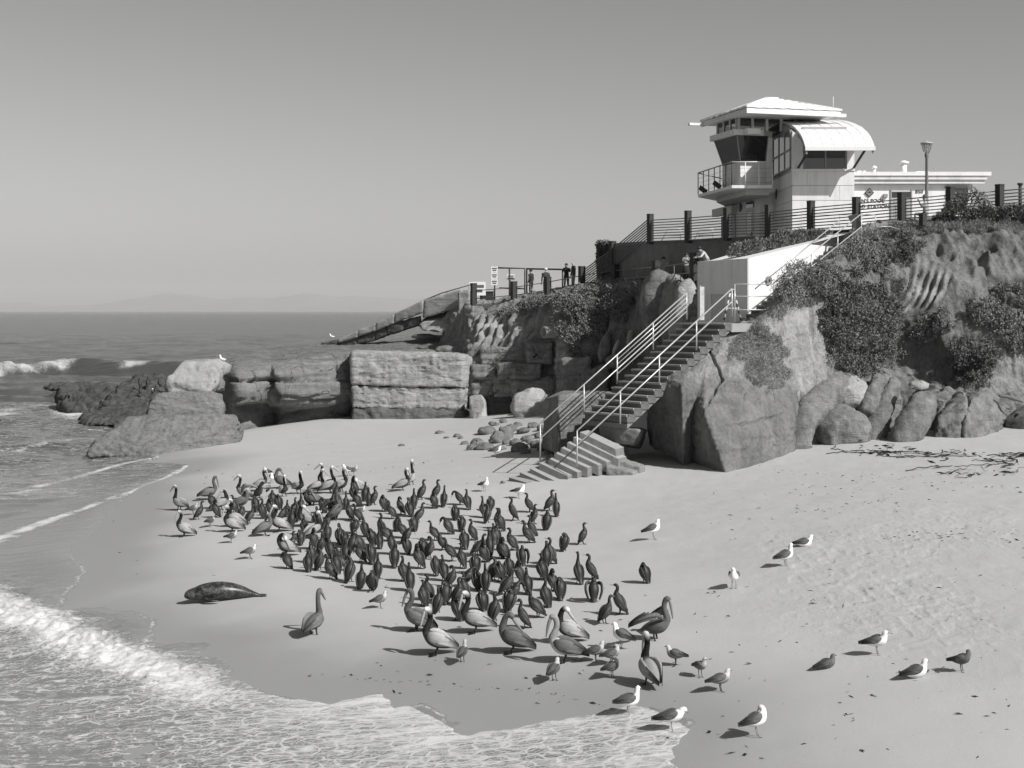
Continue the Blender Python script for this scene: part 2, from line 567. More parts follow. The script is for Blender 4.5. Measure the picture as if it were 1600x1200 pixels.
def build_sea():
    rows = np.concatenate([np.linspace(1290, 720, 420), np.linspace(718, 540, 150), np.linspace(539, 489, 60)])
    D = np.concatenate([F * H / (rows - HZ), [7000, 9500, 14000, 22000, 34000]])
    us = np.concatenate([np.linspace(-.9, -.40, 22)[:-1], np.linspace(-.40, .155, 430), np.linspace(.16, .9, 30)])
    U, DD = np.meshgrid(us, D, indexing='ij')
    X, Y = U * DD, DD
    p = np.stack([X, Y, np.zeros_like(X)], -1)
    far = smooth(20, 90, Y)
    # open-water swell, short-crested, running to the shore
    amp = far * smooth(900, 250, Y)
    w = .16 * np.sin(.55 * (Y + .25 * X) + 2.2 * fbm(p * .05, 2, 61)) + .22 * fbm(p * np.array([.22, .55, 1]), 4, 71) + .10 * fbm(p * np.array([.9, 1.6, 1]), 2, 75)
    Z = amp * w
    d, t = seg_dist(X, Y, RIDGE)
    side = (Y - np.interp(X, [q[0] for q in RIDGE], [q[1] for q in RIDGE]))
    Z = Z + 1.35 * np.exp(-(np.where(side > 0, side / 9, side / 3.0)) ** 2) * smooth(-90, -68, X) * smooth(-18, -40, X)
    # the wash running up the sand
    sd = wash_sd(X, Y)
    zs = sand_z(X, Y)
    sheet = zs + np.where(sd > 0, np.minimum(.022, .006 + .05 * sd), np.maximum(-.35, .006 + .25 * sd))
    zone = smooth(100, 70, Y) 
    Zw = np.maximum(Z, sheet)
    Z = np.where(zone > .5, np.where(sd > 0, Zw, sheet), Z)
    db, tb = seg_dist(X, Y, BORE)
    turb = fbm(p * 1.6, 4, 21) * .5 + ridged(p * 3.2, 3, 23) * .5
    inw = smooth(0.0, .5, sd)
    bore = np.exp(-(db / 1.1) ** 2) * smooth(1.0, .35, tb)
    turb2 = fbm(p * 4.5, 3, 25)
    Z = Z + bore * (.12 + .16 * turb + .05 * turb2) * inw
    chop = smooth(.3, 3, sd) * smooth(34, 24, Y)
    Z = Z + chop * (.05 * fbm(p * np.array([1.2, 1.2, 1]), 3, 33) + .02 * ridged(p * 4, 2, 35))
    # foam
    foam = np.zeros_like(X)
    wob = fbm(p * .9, 3, 51)
    foam = np.maximum(foam, .80 * np.exp(-((db + .35 * wob) / 1.05) ** 2) * smooth(1.08, .7, tb))
    l1, t1 = seg_dist(X, Y, LINE1)
    side1 = .18 + .65 * (1 - t1) ** 1.5
    wob2 = fbm(p * 2.6, 3, 57)
    foam = np.maximum(foam, (.74 + .35 * wob + .45 * wob2) * np.exp(-((l1 + .22 * wob + .1 * wob2) / side1) ** 2))
    l2, t2 = seg_dist(X, Y, LINE2)
    foam = np.maximum(foam, (.75 + .4 * wob) * np.exp(-((l2 + .2 * wob) / (.22 + .3 * (1 - t2))) ** 2))
    for ln, st_ in ((LINE3, .62), (LINE4, .5)):
        l3, t3 = seg_dist(X, Y, ln)
        foam = np.maximum(foam, (st_ + .5 * wob) * np.exp(-((l3 + .3 * wob) / .45) ** 2))
    rim = np.exp(-((sd - .07) / .10) ** 2) * (sd > 0)
    foam = np.maximum(foam, rim * np.where(Y < 38, .52, np.where(Y > 50, .6, .36)) * (.8 + .6 * wob))
    inner = inside(X, Y, line_xy([(-300, 955), (0, 945), (205, 1035), (330, 1075), (402, 1077), (455, 1092), (600, 1092), (720, 1150), (1000, 1135), (1080, 1175), (1040, 1290), (-300, 1290)], .3))
    lace = np.where(inner, .16 + .30 * smooth(-6.5, -1.5, X), .0)
    lace = lace + inner * .16 * np.exp(-(sd / .9) ** 2) * smooth(-7, -3, X) + inner * .18 * np.exp(-(db / 2.6) ** 2)
    lace = np.where((Y > 52) & (Y < 110), .17, lace)
    lace = np.where(Y > 110, -.3, lace)
    for k, c in enumerate(CURTAIN):
        dc, _ = seg_dist(X, Y, c)
        foam = np.maximum(foam, (.80 if k < 1 else .62) * (1 + .9 * fbm(p * np.array([.22, .5, 1]), 3, 67)) * np.exp(-((dc + .8 * wob) / (1.9 if k == 0 else 2.0 if k < 3 else 1.2)) ** 2))
    me = mesh_from('sea', np.stack([X, Y, Z], -1).reshape(-1, 3), grid_faces(*X.shape)[:, ::-1])
    set_attr(me, 'foam', np.maximum(foam, 0).ravel())
    set_attr(me, 'lace', lace.ravel())
    set_attr(me, 'shallow', smooth(75, 40, Y).ravel())
    film = smooth(1.1, .0, sd) * (Y < 60)
    set_attr(me, 'film', film.ravel())
    set_attr(me, 'offshore', smooth(70, 160, Y).ravel())
    t = NT('sea_water')
    co = t.co()
    streak = t.co((.62, 3.0, 1.6), (0, 0, -.66))
    s1 = t.noise(1.2, 7, .68, streak, 1.4)
    s2 = t.noise(6.5, 6, .7, co, .8)
    # lace: edges of warped cells, thicker where there is more foam
    wv = t.n.new('ShaderNodeTexNoise'); wv.inputs['Scale'].default_value = 2.2; wv.inputs['Detail'].default_value = 4
    t.l.new(co, wv.inputs['Vector'])
    wm = t.n.new('ShaderNodeVectorMath'); wm.operation = 'MULTIPLY_ADD'
    t.l.new(wv.outputs['Color'], wm.inputs[0]); wm.inputs[1].default_value = (.55, .55, 0)
    t.l.new(t.co((1.0, 2.3, 1), (0, 0, -.66)), wm.inputs[2])
    cells = t.voro(2.6, wm.outputs[0], 'DISTANCE_TO_EDGE')
    cell2 = t.voro(7.5, wm.outputs[0], 'DISTANCE_TO_EDGE')
    amt = t.math('ADD', t.attr('lace'), t.math('MULTIPLY', t.math('SUBTRACT', s1, .5), 1.35))
    big_net = t.ramp(cells, .0, t.math('MAXIMUM', t.math('MULTIPLY', amt, .42), .004), 1.0, .0)
    fine_net = t.ramp(cell2, .0, t.math('MAXIMUM', t.math('MULTIPLY', amt, .50), .004), 1.0, .0)
    sheet_m = t.ramp(t.math('ADD', amt, t.math('MULTIPLY', t.math('SUBTRACT', s2, .5), .5)), .42, .80)
    lace_m = t.math('MULTIPLY', t.math('MAXIMUM', t.math('MAXIMUM', t.math('MULTIPLY', big_net, .8), t.math('MULTIPLY', fine_net, .55)), sheet_m), t.ramp(amt, .06, .30, 0.0, .9))
    broken = t.math('ADD', t.attr('foam'), t.math('ADD', t.math('MULTIPLY', t.math('SUBTRACT', s2, .5), 1.3), t.math('MULTIPLY', fine_net, .18)))
    foam_m = t.ramp(broken, .30, .85)
    m = t.math('MAXIMUM', lace_m, foam_m, True)
    shallow = t.mix(t.noise(.8, 3, .5, streak), .17, .225)
    deep = t.mix(t.noise(.03, 3, .5, co), .06, .095)
    c = t.mix(t.attr('shallow'), deep, shallow)
    c = t.mix(t.math('MULTIPLY', t.attr('film'), .75), c, .26)
    c = t.mix(m, c, .66)
    t.base(c)
    t.rough(t.ramp(m, 0, 1, .16, .8))
    t.b.inputs['IOR'].default_value = 1.33
    t.b.inputs['Specular IOR Level'].default_value = .5
    wav = t.math('ADD', t.noise(.55, 6, .62, t.co((.55, 1.15, 1)), .4), t.math('MULTIPLY', t.noise(4.2, 4, .6, co), .12))
    b1 = t.n.new('ShaderNodeBump')
    b1.inputs['Distance'].default_value = 1.0
    t.l.new(wav, b1.inputs['Height'])
    t.l.new(t.math('ADD', t.math('MULTIPLY', t.attr('offshore'), .85), .06), b1.inputs['Strength'])
    hf = t.math('ADD', t.math('MULTIPLY', m, 1.2), t.math('MULTIPLY', t.noise(22, 4, .7, co), m))
    t.bump(hf, .5, .025, b1.outputs[0])
    me.materials.append(t.m)
    o = link(bpy.data.objects.new('sea', me))
    return tag(o, 'grey sea with foam washing up the beach', 'sea', kind='structure')
sea = build_sea()

# ---- far hills across the bay
def build_hills():
    prof = [(-900, 40), (-500, 25), (-200, 30), (-60, 14), (40, 16), (65, 9), (120, 8), (170, 12), (215, 20), (265, 28), (310, 21), (345, 19), (395, 22), (440, 22), (476, 28), (520, 23), (560, 24), (600, 20), (660, 21), (720, 18), (800, 24), (900, 20), (1100, 26), (1400, 16), (1700, 22), (2300, 12)]
    xs = np.linspace(-900, 2300, 520)
    h = np.interp(xs, [a for a, _ in prof], [b for _, b in prof])
    h = h + 2.2 * fbm(np.stack([xs * .045, xs * 0, xs * 0], -1), 4, 90)
    ys = np.linspace(0, 1, 14)
    dist = 33000.0
    X = ((xs - 800) / F * dist)[:, None] + 0 * ys[None]
    Y = dist - 3000 * (1 - ys)[None] ** 1.0 + 0 * X
    base = (h * dist / F)[:, None]
    p = np.stack([X / 900, Y / 900, 0 * X], -1)
    Z = base * smooth(0, 1, ys)[None] * (1 + .22 * fbm(p, 4, 95)) - 2
    V = np.stack([X, Y, Z], -1)
    back = V[:, ::-1].copy(); back[:, :, 1] = 2 * dist - back[:, :, 1] + 50
    V = np.concatenate([V, back], 1)
    me = mesh_from('hills', V.reshape(-1, 3), grid_faces(V.shape[0], V.shape[1]), rock_mat('hill_rock', .10, .2, .002))
    return tag(link(bpy.data.objects.new('hills', me)), 'faint hills far across the bay', 'hills', kind='structure')
hills = build_hills()

def build_haze():
    V, Fc = box_vf((0, 19000, 330), 90000, 38600, 664)
    t = bpy.data.materials.new('haze')
    t.use_nodes = True
    nn = t.node_tree.nodes
    nn.remove(nn['Principled BSDF'])
    pv = nn.new('ShaderNodeVolumePrincipled')
    pv.inputs['Color'].default_value = (1, .992, .98, 1)
    pv.inputs['Density'].default_value = 4.6e-5
    pv.inputs['Anisotropy'].default_value = 0.0
    t.node_tree.links.new(pv.outputs[0], nn['Material Output'].inputs['Volume'])
    o = put('haze', V, Fc, t, base=(0, 0, 0), smooth_shade=False)
    return tag(o, 'thin sea haze over the bay', 'haze', kind='stuff')
haze = build_haze()
# ================================================================== cliffs, rocks and plants
M_CLIFF = rock_mat('cliff_soil', .12, .24, 1.0, .25, .9)
M_ROCK = rock_mat('brown_rock', .12, .30, .9, .10, .9, .18, streak=.22)
M_STRATA = rock_mat('layered_rock', .17, .33, 1.0, .35, .9, .15, crack=.7, streak=.25)
M_PALE = rock_mat('pale_sandstone', .28, .46, 1.2, .12, .8, streak=.3)
M_SPECK = rock_mat('lichened_rock', .32, .50, 1.2, .12, .8, .6, streak=.2)
M_COBBLE = rock_mat('cobble_rock', .12, .24, 1.5, .0, .4)
M_CONC = rock_mat('old_concrete', .27, .47, 1.3, .05, .9, .9, streak=.22)
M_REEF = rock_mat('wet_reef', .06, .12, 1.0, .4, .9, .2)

def to_np(ribs):
    return [np.array([list(P(*q)) for q in r]) for r in ribs]

def lin_res(p, n):
    L = np.concatenate([[0], np.cumsum(np.linalg.norm(np.diff(p, axis=0), axis=1))])
    t = np.linspace(0, L[-1], n)
    return np.stack([np.interp(t, L, p[:, k]) for k in range(p.shape[1])], 1)

def loft(name, ribs, nu, nv, mat, disp=None, lin=False):
    R = np.stack([catmull(r, nv) for r in to_np(ribs)])          # (k, nv, 3)
    out = np.stack([(lin_res if lin else catmull)(R[:, j], nu) for j in range(nv)], 1)  # (nu, nv, 3)
    if lin:
        for _ in range(3):
            out[1:-1] = .25 * out[:-2] + .5 * out[1:-1] + .25 * out[2:]
    n = grid_normals(out)
    if n[:, :, 1].mean() > 0: n = -n
    if disp is not None:
        dv = disp(out, n)
        out = out + (dv if dv.ndim == 3 else n * dv[..., None])
    V = out.reshape(-1, 3)
    return V, grid_faces(nu, nv), out

def cliff_disp(big=.35, run=.22, fine=.06, strata=.06, seed=0):
    def f(p, n):
        d = big * fbm(p * .55, 3, seed) + run * ridged(p * np.array([1.5, 1.5, .35]), 3, seed + 5) * .6 + fine * fbm(p * 5, 4, seed + 9)
        zz = p[..., 2] * 2.6 + 1.2 * fbm(p * .5, 2, seed + 3)
        d = d + strata * (np.abs((zz % 1) - .5) * 2 - .5)
        return d
    return f

BVH_V, BVH_F = [], []
def add_bvh(V, Fc):
    b = len(BVH_V)
    BVH_V.extend(map(tuple, V))
    BVH_F.extend([tuple(int(q) + b for q in f) for f in Fc])

# --- the soft cliff on the right
ribs_r = [
    [(1085, 735, 51.2), (1085, 640, 51.6), (1085, 580, 52.0), (1085, 530, 52.6), (1080, 515, 53.4)],
    [(1150, 735, 50.2), (1150, 600, 50.6), (1150, 550, 51.0), (1150, 517, 51.6), (1165, 498, 53)],
    [(1200, 730, 49.8), (1200, 600, 50.3), (1200, 530, 50.6), (1200, 490, 50.9), (1202, 478, 51.3), (1206, 470, 52.2)],
    [(1250, 725, 50.3), (1250, 600, 50.9), (1250, 520, 51.3), (1250, 480, 51.6), (1250, 450, 51.2), (1250, 433, 51.8), (1250, 425, 53.0)],
    [(1300, 725, 50.5), (1300, 610, 51.2), (1300, 520, 52.0), (1300, 460, 52.3), (1300, 432, 52.2), (1300, 406, 53.0), (1300, 393, 54.2)],
    [(1332, 725, 50.9), (1332, 615, 51.8), (1332, 540, 52.8), (1332, 470, 53.2), (1332, 430, 53.2), (1332, 396, 54.0), (1332, 374, 55.5), (1332, 364, 58)],
    [(1370, 725, 51.4), (1370, 620, 52.8), (1370, 560, 53.7), (1370, 500, 54), (1370, 440, 54.5), (1370, 400, 55.2), (1370, 375, 56), (1370, 360, 58), (1372, 354, 62)],
    [(1430, 725, 51.7), (1430, 640, 53.2), (1430, 580, 54.4), (1430, 520, 54.4), (1430, 480, 54.4), (1430, 430, 55.0), (1430, 400, 55.6), (1430, 370, 56.3), (1430, 354, 57.6), (1430, 348, 63)],
    [(1500, 725, 51.7), (1500, 640, 52.8), (1500, 580, 53.9), (1500, 520, 53.7), (1500, 470, 54.2), (1500, 420, 55.1), (1500, 390, 55.8), (1500, 365, 56.4), (1500, 351, 57.6), (1500, 345, 63)],
    [(1570, 715, 52.2), (1570, 630, 53.2), (1570, 570, 53.7), (1570, 510, 53.8), (1570, 460, 54.4), (1570, 410, 55.2), (1570, 385, 55.8), (1570, 360, 56.4), (1570, 348, 57.6), (1570, 342, 63)],
    [(1650, 715, 52.6), (1650, 630, 53.6), (1650, 570, 54), (1650, 510, 54), (1650, 460, 54.6), (1650, 410, 55.4), (1650, 385, 55.9), (1650, 358, 56.5), (1650, 346, 57.6), (1650, 340, 63)],
    [(1760, 715, 53), (1760, 630, 54), (1760, 570, 54.4), (1760, 510, 54.4), (1760, 460, 55), (1760, 410, 56), (1760, 385, 56.8), (1760, 356, 56.6), (1760, 344, 58), (1760, 338, 63)],
    [(2100, 700, 53), (2100, 630, 54), (2100, 570, 54.4), (2100, 510, 54.4), (2100, 460, 55), (2100, 410, 56), (2100, 385, 56.8), (2100, 352, 56.6), (2100, 340, 58), (2100, 332, 63)],
]
def soil_mat():
    t = NT('cliff_soil_and_sandstone')
    co = t.co()
    big = t.noise(.8, 5, .6, co, .8)
    fine = t.noise(8, 6, .7, co)
    run = t.noise(2.2, 5, .65, t.co((1.3, 1.3, .3)), .5)
    f = t.ramp(t.math('ADD', t.math('MULTIPLY', big, .4), t.math('ADD', t.math('MULTIPLY', fine, .25), t.math('MULTIPLY', run, .35))), .36, .64)
    dark = t.mix(f, .11, .25)
    pale = t.mix(f, .24, .44)
    rockc = t.mix(f, .14, .25)
    c = t.mix(t.attr('pale'), dark, pale)
    c = t.mix(t.attr('rocky'), c, rockc)
    t.base(c)
    t.rough(.95)
    t.b.inputs['Specular IOR Level'].default_value = .1
    t.bump(t.math('ADD', t.math('ADD', fine, run), t.math('MULTIPLY', t.noise(30, 4, .7, co), .4)), 1.0, .09)
    return t.m
M_SOIL = soil_mat()
def flute_field(p, px, py, cx, cy, rx, ry, slant, period, seed):
    """eroded ribs and gullies running down the slope round a place of the cliff"""
    w = fbm(p * .9, 3, seed)
    a = (px - cx) + slant * (py - cy) + .006 * (py - cy) ** 2
    mask = np.exp(-((a + 6 * w) / rx) ** 4 - ((py - cy + 14 * w) / ry) ** 4)
    ph = a / period + .55 * fbm(p * .35, 2, seed + 11) + .10 * w
    rid = np.abs(np.sin(math.pi * ph)) ** .7
    ks = vnoise(np.stack([np.floor(ph), 0 * ph, 0 * ph], -1) + .5, seed + 3)
    return mask, (rid * (.45 + .9 * ks) * (.75 + .6 * fbm(p * 1.4, 2, seed + 23)) - .35)
def right_disp(p, n):
    px = 800 + p[..., 0] / p[..., 1] * F
    py = HZ - (p[..., 2] - H) / p[..., 1] * F
    soft = smooth(1270, 1330, px)
    d = (.12 + .24 * soft * smooth(400, 470, py) + .06) * fbm(p * .6, 3, 0) + (.05 + .30 * soft) * ridged(p * np.array([1.6, 1.6, .3]), 3, 5) * .55 + .055 * fbm(p * 5, 4, 9) + .06 * ridged(p * np.array([2.6, 2.6, 1.4]), 3, 14) + .045 * soft * ridged(p * np.array([4.5, 4.5, 6.5]), 3, 16)
    for cx, cy, rx, ry, a in ((1467, 388, 5, 12, -.35), (1545, 391, 14, 4, -.3), (1410, 560, 25, 35, -.7), (1490, 590, 22, 25, -.7), (1400, 625, 14, 18, -.8), (1541, 410, 5, 8, .4), (1505, 378, 14, 5, .3), (1560, 375, 20, 9, .3), (1250, 520, 25, 40, .15), (1268, 505, 4, 30, -.35)):
        d = d + a * np.exp(-((px - cx) / rx) ** 2 - ((py - cy) / ry) ** 2)
    mk, rd = flute_field(p, px, py, 1442, 460, 36, 32, .5, 13.0, 31)
    return d * (1 - .7 * mk) + .72 * mk * rd
V, Fc, gr = loft('cliff', ribs_r, 480, 250, M_SOIL, right_disp)
add_bvh(V, Fc)
me = mesh_from('cliff', V, Fc, M_SOIL)
_px = 800 + gr[..., 0] / gr[..., 1] * F
_py = HZ - (gr[..., 2] - H) / gr[..., 1] * F
_nz = fbm(gr * 1.3, 3, 77)
pale = smooth(1165, 1215, _px + 14 * _nz) * smooth(1320, 1285, _px + 12 * _nz) * smooth(445, 475, _py)
pale = np.maximum(pale, .55 * smooth(365, 355, _py + 6 * _nz) * (_px > 1340))
pale = np.maximum(pale, .4 * np.exp(-((_px - 1450) / 45) ** 2 - ((_py - 425) / 25) ** 2))
pale = np.maximum(pale, .95 * flute_field(gr, _px, _py, 1442, 460, 36, 32, .5, 13.0, 31)[0])
pale = np.maximum(pale, .5 * np.exp(-((_px - 1510) / 20) ** 2 - ((_py - 440) / 20) ** 2))
pale = np.maximum(pale, .55 * smooth(1540, 1560, _px) * smooth(520, 550, _py))
set_attr(me, 'pale', np.clip(pale, 0, 1).ravel())
set_attr(me, 'rocky', np.clip(smooth(590, 640, _py + 20 * _nz) * 1.0, 0, 1).ravel())
cliff_right = tag(link(bpy.data.objects.new('cliff', me)), 'soft eroded cliff with plants', 'cliff', kind='structure')

# --- the cliff behind and beside the stairs
ribs_m = [
    [(690, 660, 83), (690, 600, 84), (690, 560, 85.5), (690, 535, 88), (690, 505, 91), (690, 490, 95)],
    [(728, 668, 80.8), (728, 600, 81.0), (728, 565, 81.6), (728, 535, 83.0), (728, 505, 85.0), (728, 484, 86.0), (728, 476, 89.0)],
    [(738, 672, 79.6), (738, 600, 79.8), (738, 565, 80.2), (738, 538, 81.5), (738, 505, 83.5), (738, 484, 84.4), (738, 475, 86.0)],
    [(790, 676, 79.0), (790, 610, 79.2), (790, 565, 79.6), (790, 540, 80.4), (790, 505, 81.4), (790, 486, 82.0), (790, 474, 83.2), (790, 470, 88.0)],
    [(862, 682, 77.2), (862, 615, 77.4), (862, 565, 77.6), (862, 540, 78.0), (862, 500, 78.4), (862, 472, 79.0), (862, 461, 80.4), (862, 458, 87.0)],
    [(876, 690, 74.6), (876, 620, 74.8), (876, 565, 75.0), (876, 530, 75.3), (876, 490, 75.7), (876, 466, 76.3), (876, 456, 78.4), (876, 454, 86.0)],
    [(945, 700, 73.6), (945, 620, 73.8), (945, 565, 74.0), (945, 515, 74.3), (945, 475, 74.7), (945, 453, 75.4), (945, 445, 77.4), (945, 444, 85.0)],
    [(958, 705, 72.6), (958, 620, 72.9), (958, 565, 73.2), (958, 510, 73.5), (958, 470, 73.9), (958, 451, 74.6), (958, 443, 76.4), (958, 442, 83.0)],
    [(1003, 715, 71.0), (1003, 630, 71.3), (1003, 565, 71.6), (1003, 500, 71.9), (1003, 458, 72.2), (1003, 443, 72.6), (1003, 437, 73.6), (1003, 436, 78.0)],
    [(1014, 720, 67.4), (1014, 630, 67.8), (1014, 565, 68.1), (1014, 500, 68.4), (1014, 458, 68.7), (1014, 443, 69.2), (1014, 437, 71.0), (1014, 436, 76.0)],
    [(1060, 735, 60.4), (1060, 650, 61.2), (1060, 565, 62.4), (1060, 500, 63.0), (1060, 455, 63.6), (1060, 442, 64.2), (1060, 438, 66.0), (1060, 437, 72.0)],
    [(1110, 740, 54.0), (1110, 660, 54.8), (1110, 585, 56), (1110, 525, 56.8), (1110, 500, 57.2), (1110, 470, 58), (1110, 445, 60)],
    [(1180, 740, 52), (1180, 660, 53), (1180, 600, 54.5), (1180, 540, 56.5), (1180, 500, 57.5), (1180, 470, 59), (1180, 445, 61)],
]
_cd = cliff_disp(.35, .30, .07, .06, 140)
def mid_disp(p, n):
    px = 800 + p[..., 0] / p[..., 1] * F
    py = HZ - (p[..., 2] - H) / p[..., 1] * F
    mk, rd = flute_field(p, px, py, 794, 515, 62, 24, .45, 12.5, 37)
    return _cd(p, n) * (1 - .7 * mk) + .8 * mk * rd
V, Fc, gr = loft('cliff', ribs_m, 520, 230, M_CLIFF, mid_disp)
add_bvh(V, Fc)
me = mesh_from('cliff', V, Fc, M_SOIL)
_px = 800 + gr[..., 0] / gr[..., 1] * F
_py = HZ - (gr[..., 2] - H) / gr[..., 1] * F
_nz = fbm(gr * 1.0, 3, 78)
pale = .5 * smooth(860, 770, _px) * smooth(540, 520, _py + 8 * _nz)
pale = np.maximum(pale, flute_field(gr, _px, _py, 794, 515, 62, 24, .45, 12.5, 37)[0])
pale = np.maximum(pale, .5 * smooth(1010, 1040, _px) * smooth(560, 500, _py))
pale = np.maximum(pale, .95 * np.exp(-((_px - 872) / 48) ** 4 - ((_py - 580) / 45) ** 4))
set_attr(me, 'pale', np.clip(pale, 0, 1).ravel())
set_attr(me, 'rocky', np.clip(smooth(555, 600, _py + 15 * _nz) * (1 - np.exp(-((_px - 872) / 45) ** 4 - ((_py - 580) / 40) ** 4)), 0, 1).ravel())
cliff_mid = tag(link(bpy.data.objects.new('cliff', me)), 'cliff behind the beach stairs', 'cliff', kind='structure')

# ------------------------------------------------------------------ rock builders
def finish_rock(name, bm, mat, amp, freq, seed, strata=0.0, label=None, cat='rock', group=None, parent=None, fine=.3, smooth_shade=True, sfreq=3.0):
    bm.normal_update()
    V = np.array([v.co[:] for v in bm.verts])
    N = np.array([v.normal[:] for v in bm.verts])
    Fc = np.array([[v.index for v in f.verts] for f in bm.faces])
    bm.free()
    d = amp * (fbm(V * freq, 4, seed) + fine * ridged(V * freq * 2.2, 3, seed + 3))
    if strata:
        zz = V[:, 2] * sfreq + 1.0 * fbm(V * .6, 2, seed + 8)
        fr = zz % 1
        d = d + strata * (smooth(0, .25, fr) - smooth(.75, 1, fr)) + strata * .6 * (vnoise(np.stack([0 * zz, 0 * zz, np.floor(zz)], -1) + .5, seed) - .5)
    V = V + N * d[:, None]
    o = put(name, V, Fc, mat, parent)
    if parent is None: tag(o, label, cat, group)
    elif label: o['label'] = label
    return o

def hull_rock(name, pts, mat, label, amp=.07, freq=1.3, cell=.13, sm=3, seed=1, strata=0.0, cat='rock', group=None, parent=None, world=False, sfreq=3.0, fine=.3):
    bm = bmesh.new()
    for q in pts:
        bm.verts.new(Vector(q) if world else P(*q))
    bmesh.ops.convex_hull(bm, input=bm.verts)
    loose = [v for v in bm.verts if not v.link_faces]
    bmesh.ops.delete(bm, geom=loose, context='VERTS')
    for _ in range(7):
        es = [e for e in bm.edges if e.calc_length() > cell]
        if not es: break
        bmesh.ops.subdivide_edges(bm, edges=es, cuts=1)
        bmesh.ops.triangulate(bm, faces=[f for f in bm.faces if len(f.verts) > 3])
    for _ in range(sm):
        bmesh.ops.smooth_vert(bm, verts=bm.verts, factor=.5, use_axis_x=True, use_axis_y=True, use_axis_z=True)
    bmesh.ops.recalc_face_normals(bm, faces=bm.faces)
    bm.verts.index_update()
    return finish_rock(name, bm, mat, amp, freq, seed, strata, label, cat, group, parent, fine, sfreq=sfreq)

def blob_rock(name, c, r, mat, label, rot=(0, 0, 0), amp=.16, freq=None, seed=1, sub=4, flat=.0, cat='rock', group=None, parent=None, world=False, strata=0.0, sfreq=3.0):
    """boulder: hull of random points on an ellipsoid, worn and displaced"""
    rs = np.random.default_rng(seed * 7 + 1)
    k = 26 if sub >= 4 else 16
    u = rs.normal(size=(k, 3)); u /= np.linalg.norm(u, axis=1, keepdims=True)
    for _ in range(12):                       # spread the points
        dv = u[:, None] - u[None]; q = (dv ** 2).sum(2) + np.eye(k)
        u = u + .02 * (dv / q[..., None] ** 1.5).sum(1); u /= np.linalg.norm(u, axis=1, keepdims=True)
    u = u * rs.uniform(.86, 1.16, (k, 1))
    Rm = np.array(Euler(rot).to_matrix())
    if flat: u[:, 2] = np.maximum(u[:, 2], -flat)
    cc = np.array(c if world else P(*c))
    pts = cc + (u * np.array(r)) @ Rm.T
    m = min(r)
    return hull_rock(name, [tuple(q) for q in pts], mat, label, amp * m, freq or 1.3 / m, max(.05, max(r) * (.14 if sub >= 4 else .24)), 4 if sub >= 4 else 2, seed, strata, cat, group, parent, True, sfreq, .5)

def tube_rock(name, pts, mat, label, seg=20, n=26, amp=.08, freq=1.6, seed=1, squash=.85, parent=None, group=None, strata=0.0, cat='rock'):
    """rounded column along (px, py, d, radius) control points"""
    C = np.array([list(P(a, b, c)) + [r] for a, b, c, r in pts])
    C = catmull(C, n)
    T = np.gradient(C[:, :3], axis=0)
    T /= np.linalg.norm(T, axis=1, keepdims=True)
    A = np.cross(T, np.array([0, 1.0, 0])); A /= np.linalg.norm(A, axis=1, keepdims=True)
    B = np.cross(A, T)
    s = np.linspace(0, 1, n)
    rr = C[:, 3] * np.sqrt(np.clip(1 - np.clip((.10 - s) / .10, 0, 1) ** 2, .0, 1)) * np.sqrt(np.clip(1 - np.clip((s - .90) / .10, 0, 1) ** 2, .0, 1))
    an = np.linspace(0, 2 * math.pi, seg, endpoint=False)
    V = C[:, None, :3] + rr[:, None, None] * (A[:, None] * np.cos(an)[None, :, None] + B[:, None] * np.sin(an)[None, :, None] * squash)
    bm = bmesh.new()
    vs = [[bm.verts.new(V[i, k]) for k in range(seg)] for i in range(n)]
    for i in range(n - 1):
        for k in range(seg):
            k2 = (k + 1) % seg
            bm.faces.new((vs[i][k], vs[i][k2], vs[i + 1][k2], vs[i + 1][k]))
    bmesh.ops.remove_doubles(bm, verts=bm.verts, dist=.002)
    bmesh.ops.triangulate(bm, faces=bm.faces)
    bmesh.ops.recalc_face_normals(bm, faces=bm.faces)
    bm.verts.index_update()
    return finish_rock(name, bm, mat, amp, freq, seed, strata, label, cat, group, parent)

# ------------------------------------------------------------------ big rocks under the right cliff
def mass_mesh(ribs, nu, nv, disp, pale_y, name, label, seed):
    V, Fc, gr = loft(name, ribs, nu, nv, M_SOIL, disp, True)
    add_bvh(V, Fc)
    o = put(name, V, Fc, M_SOIL)
    py = HZ - (gr[..., 2] - H) / gr[..., 1] * F
    w = fbm(gr * 1.1, 3, seed)
    pl = smooth(pale_y + 30, pale_y - 25, py + 28 * w)
    set_attr(o.data, 'pale', pl.ravel() * .75)
    set_attr(o.data, 'rocky', (1 - pl).ravel())
    return tag(o, label, 'rock')
def groove(px, py, lines):
    """cracks and bedding joints cut along (pixel polyline, width, depth)"""
    d = 0 * px
    for ln, w, dep in lines:
        dd, tt = seg_dist(px, py, ln)
        d = d - dep * np.exp(-(dd / w) ** 2) * (.45 + .55 * np.sin(math.pi * np.clip(tt, .03, .97)))
    return d
WEDGE_CRACKS = [([(1108, 548), (1122, 575), (1128, 592), (1118, 612), (1102, 636)], 1.6, .22), ([(1134, 666), (1160, 664), (1190, 656), (1222, 648)], 1.5, .13), ([(1206, 606), (1209, 625), (1207, 646)], 1.1, .08), ([(1150, 600), (1165, 612), (1160, 630)], 1.2, .07), ([(1222, 690), (1210, 675), (1214, 660)], 1.1, .07), ([(1088, 700), (1096, 672), (1090, 650)], 1.6, .15)]
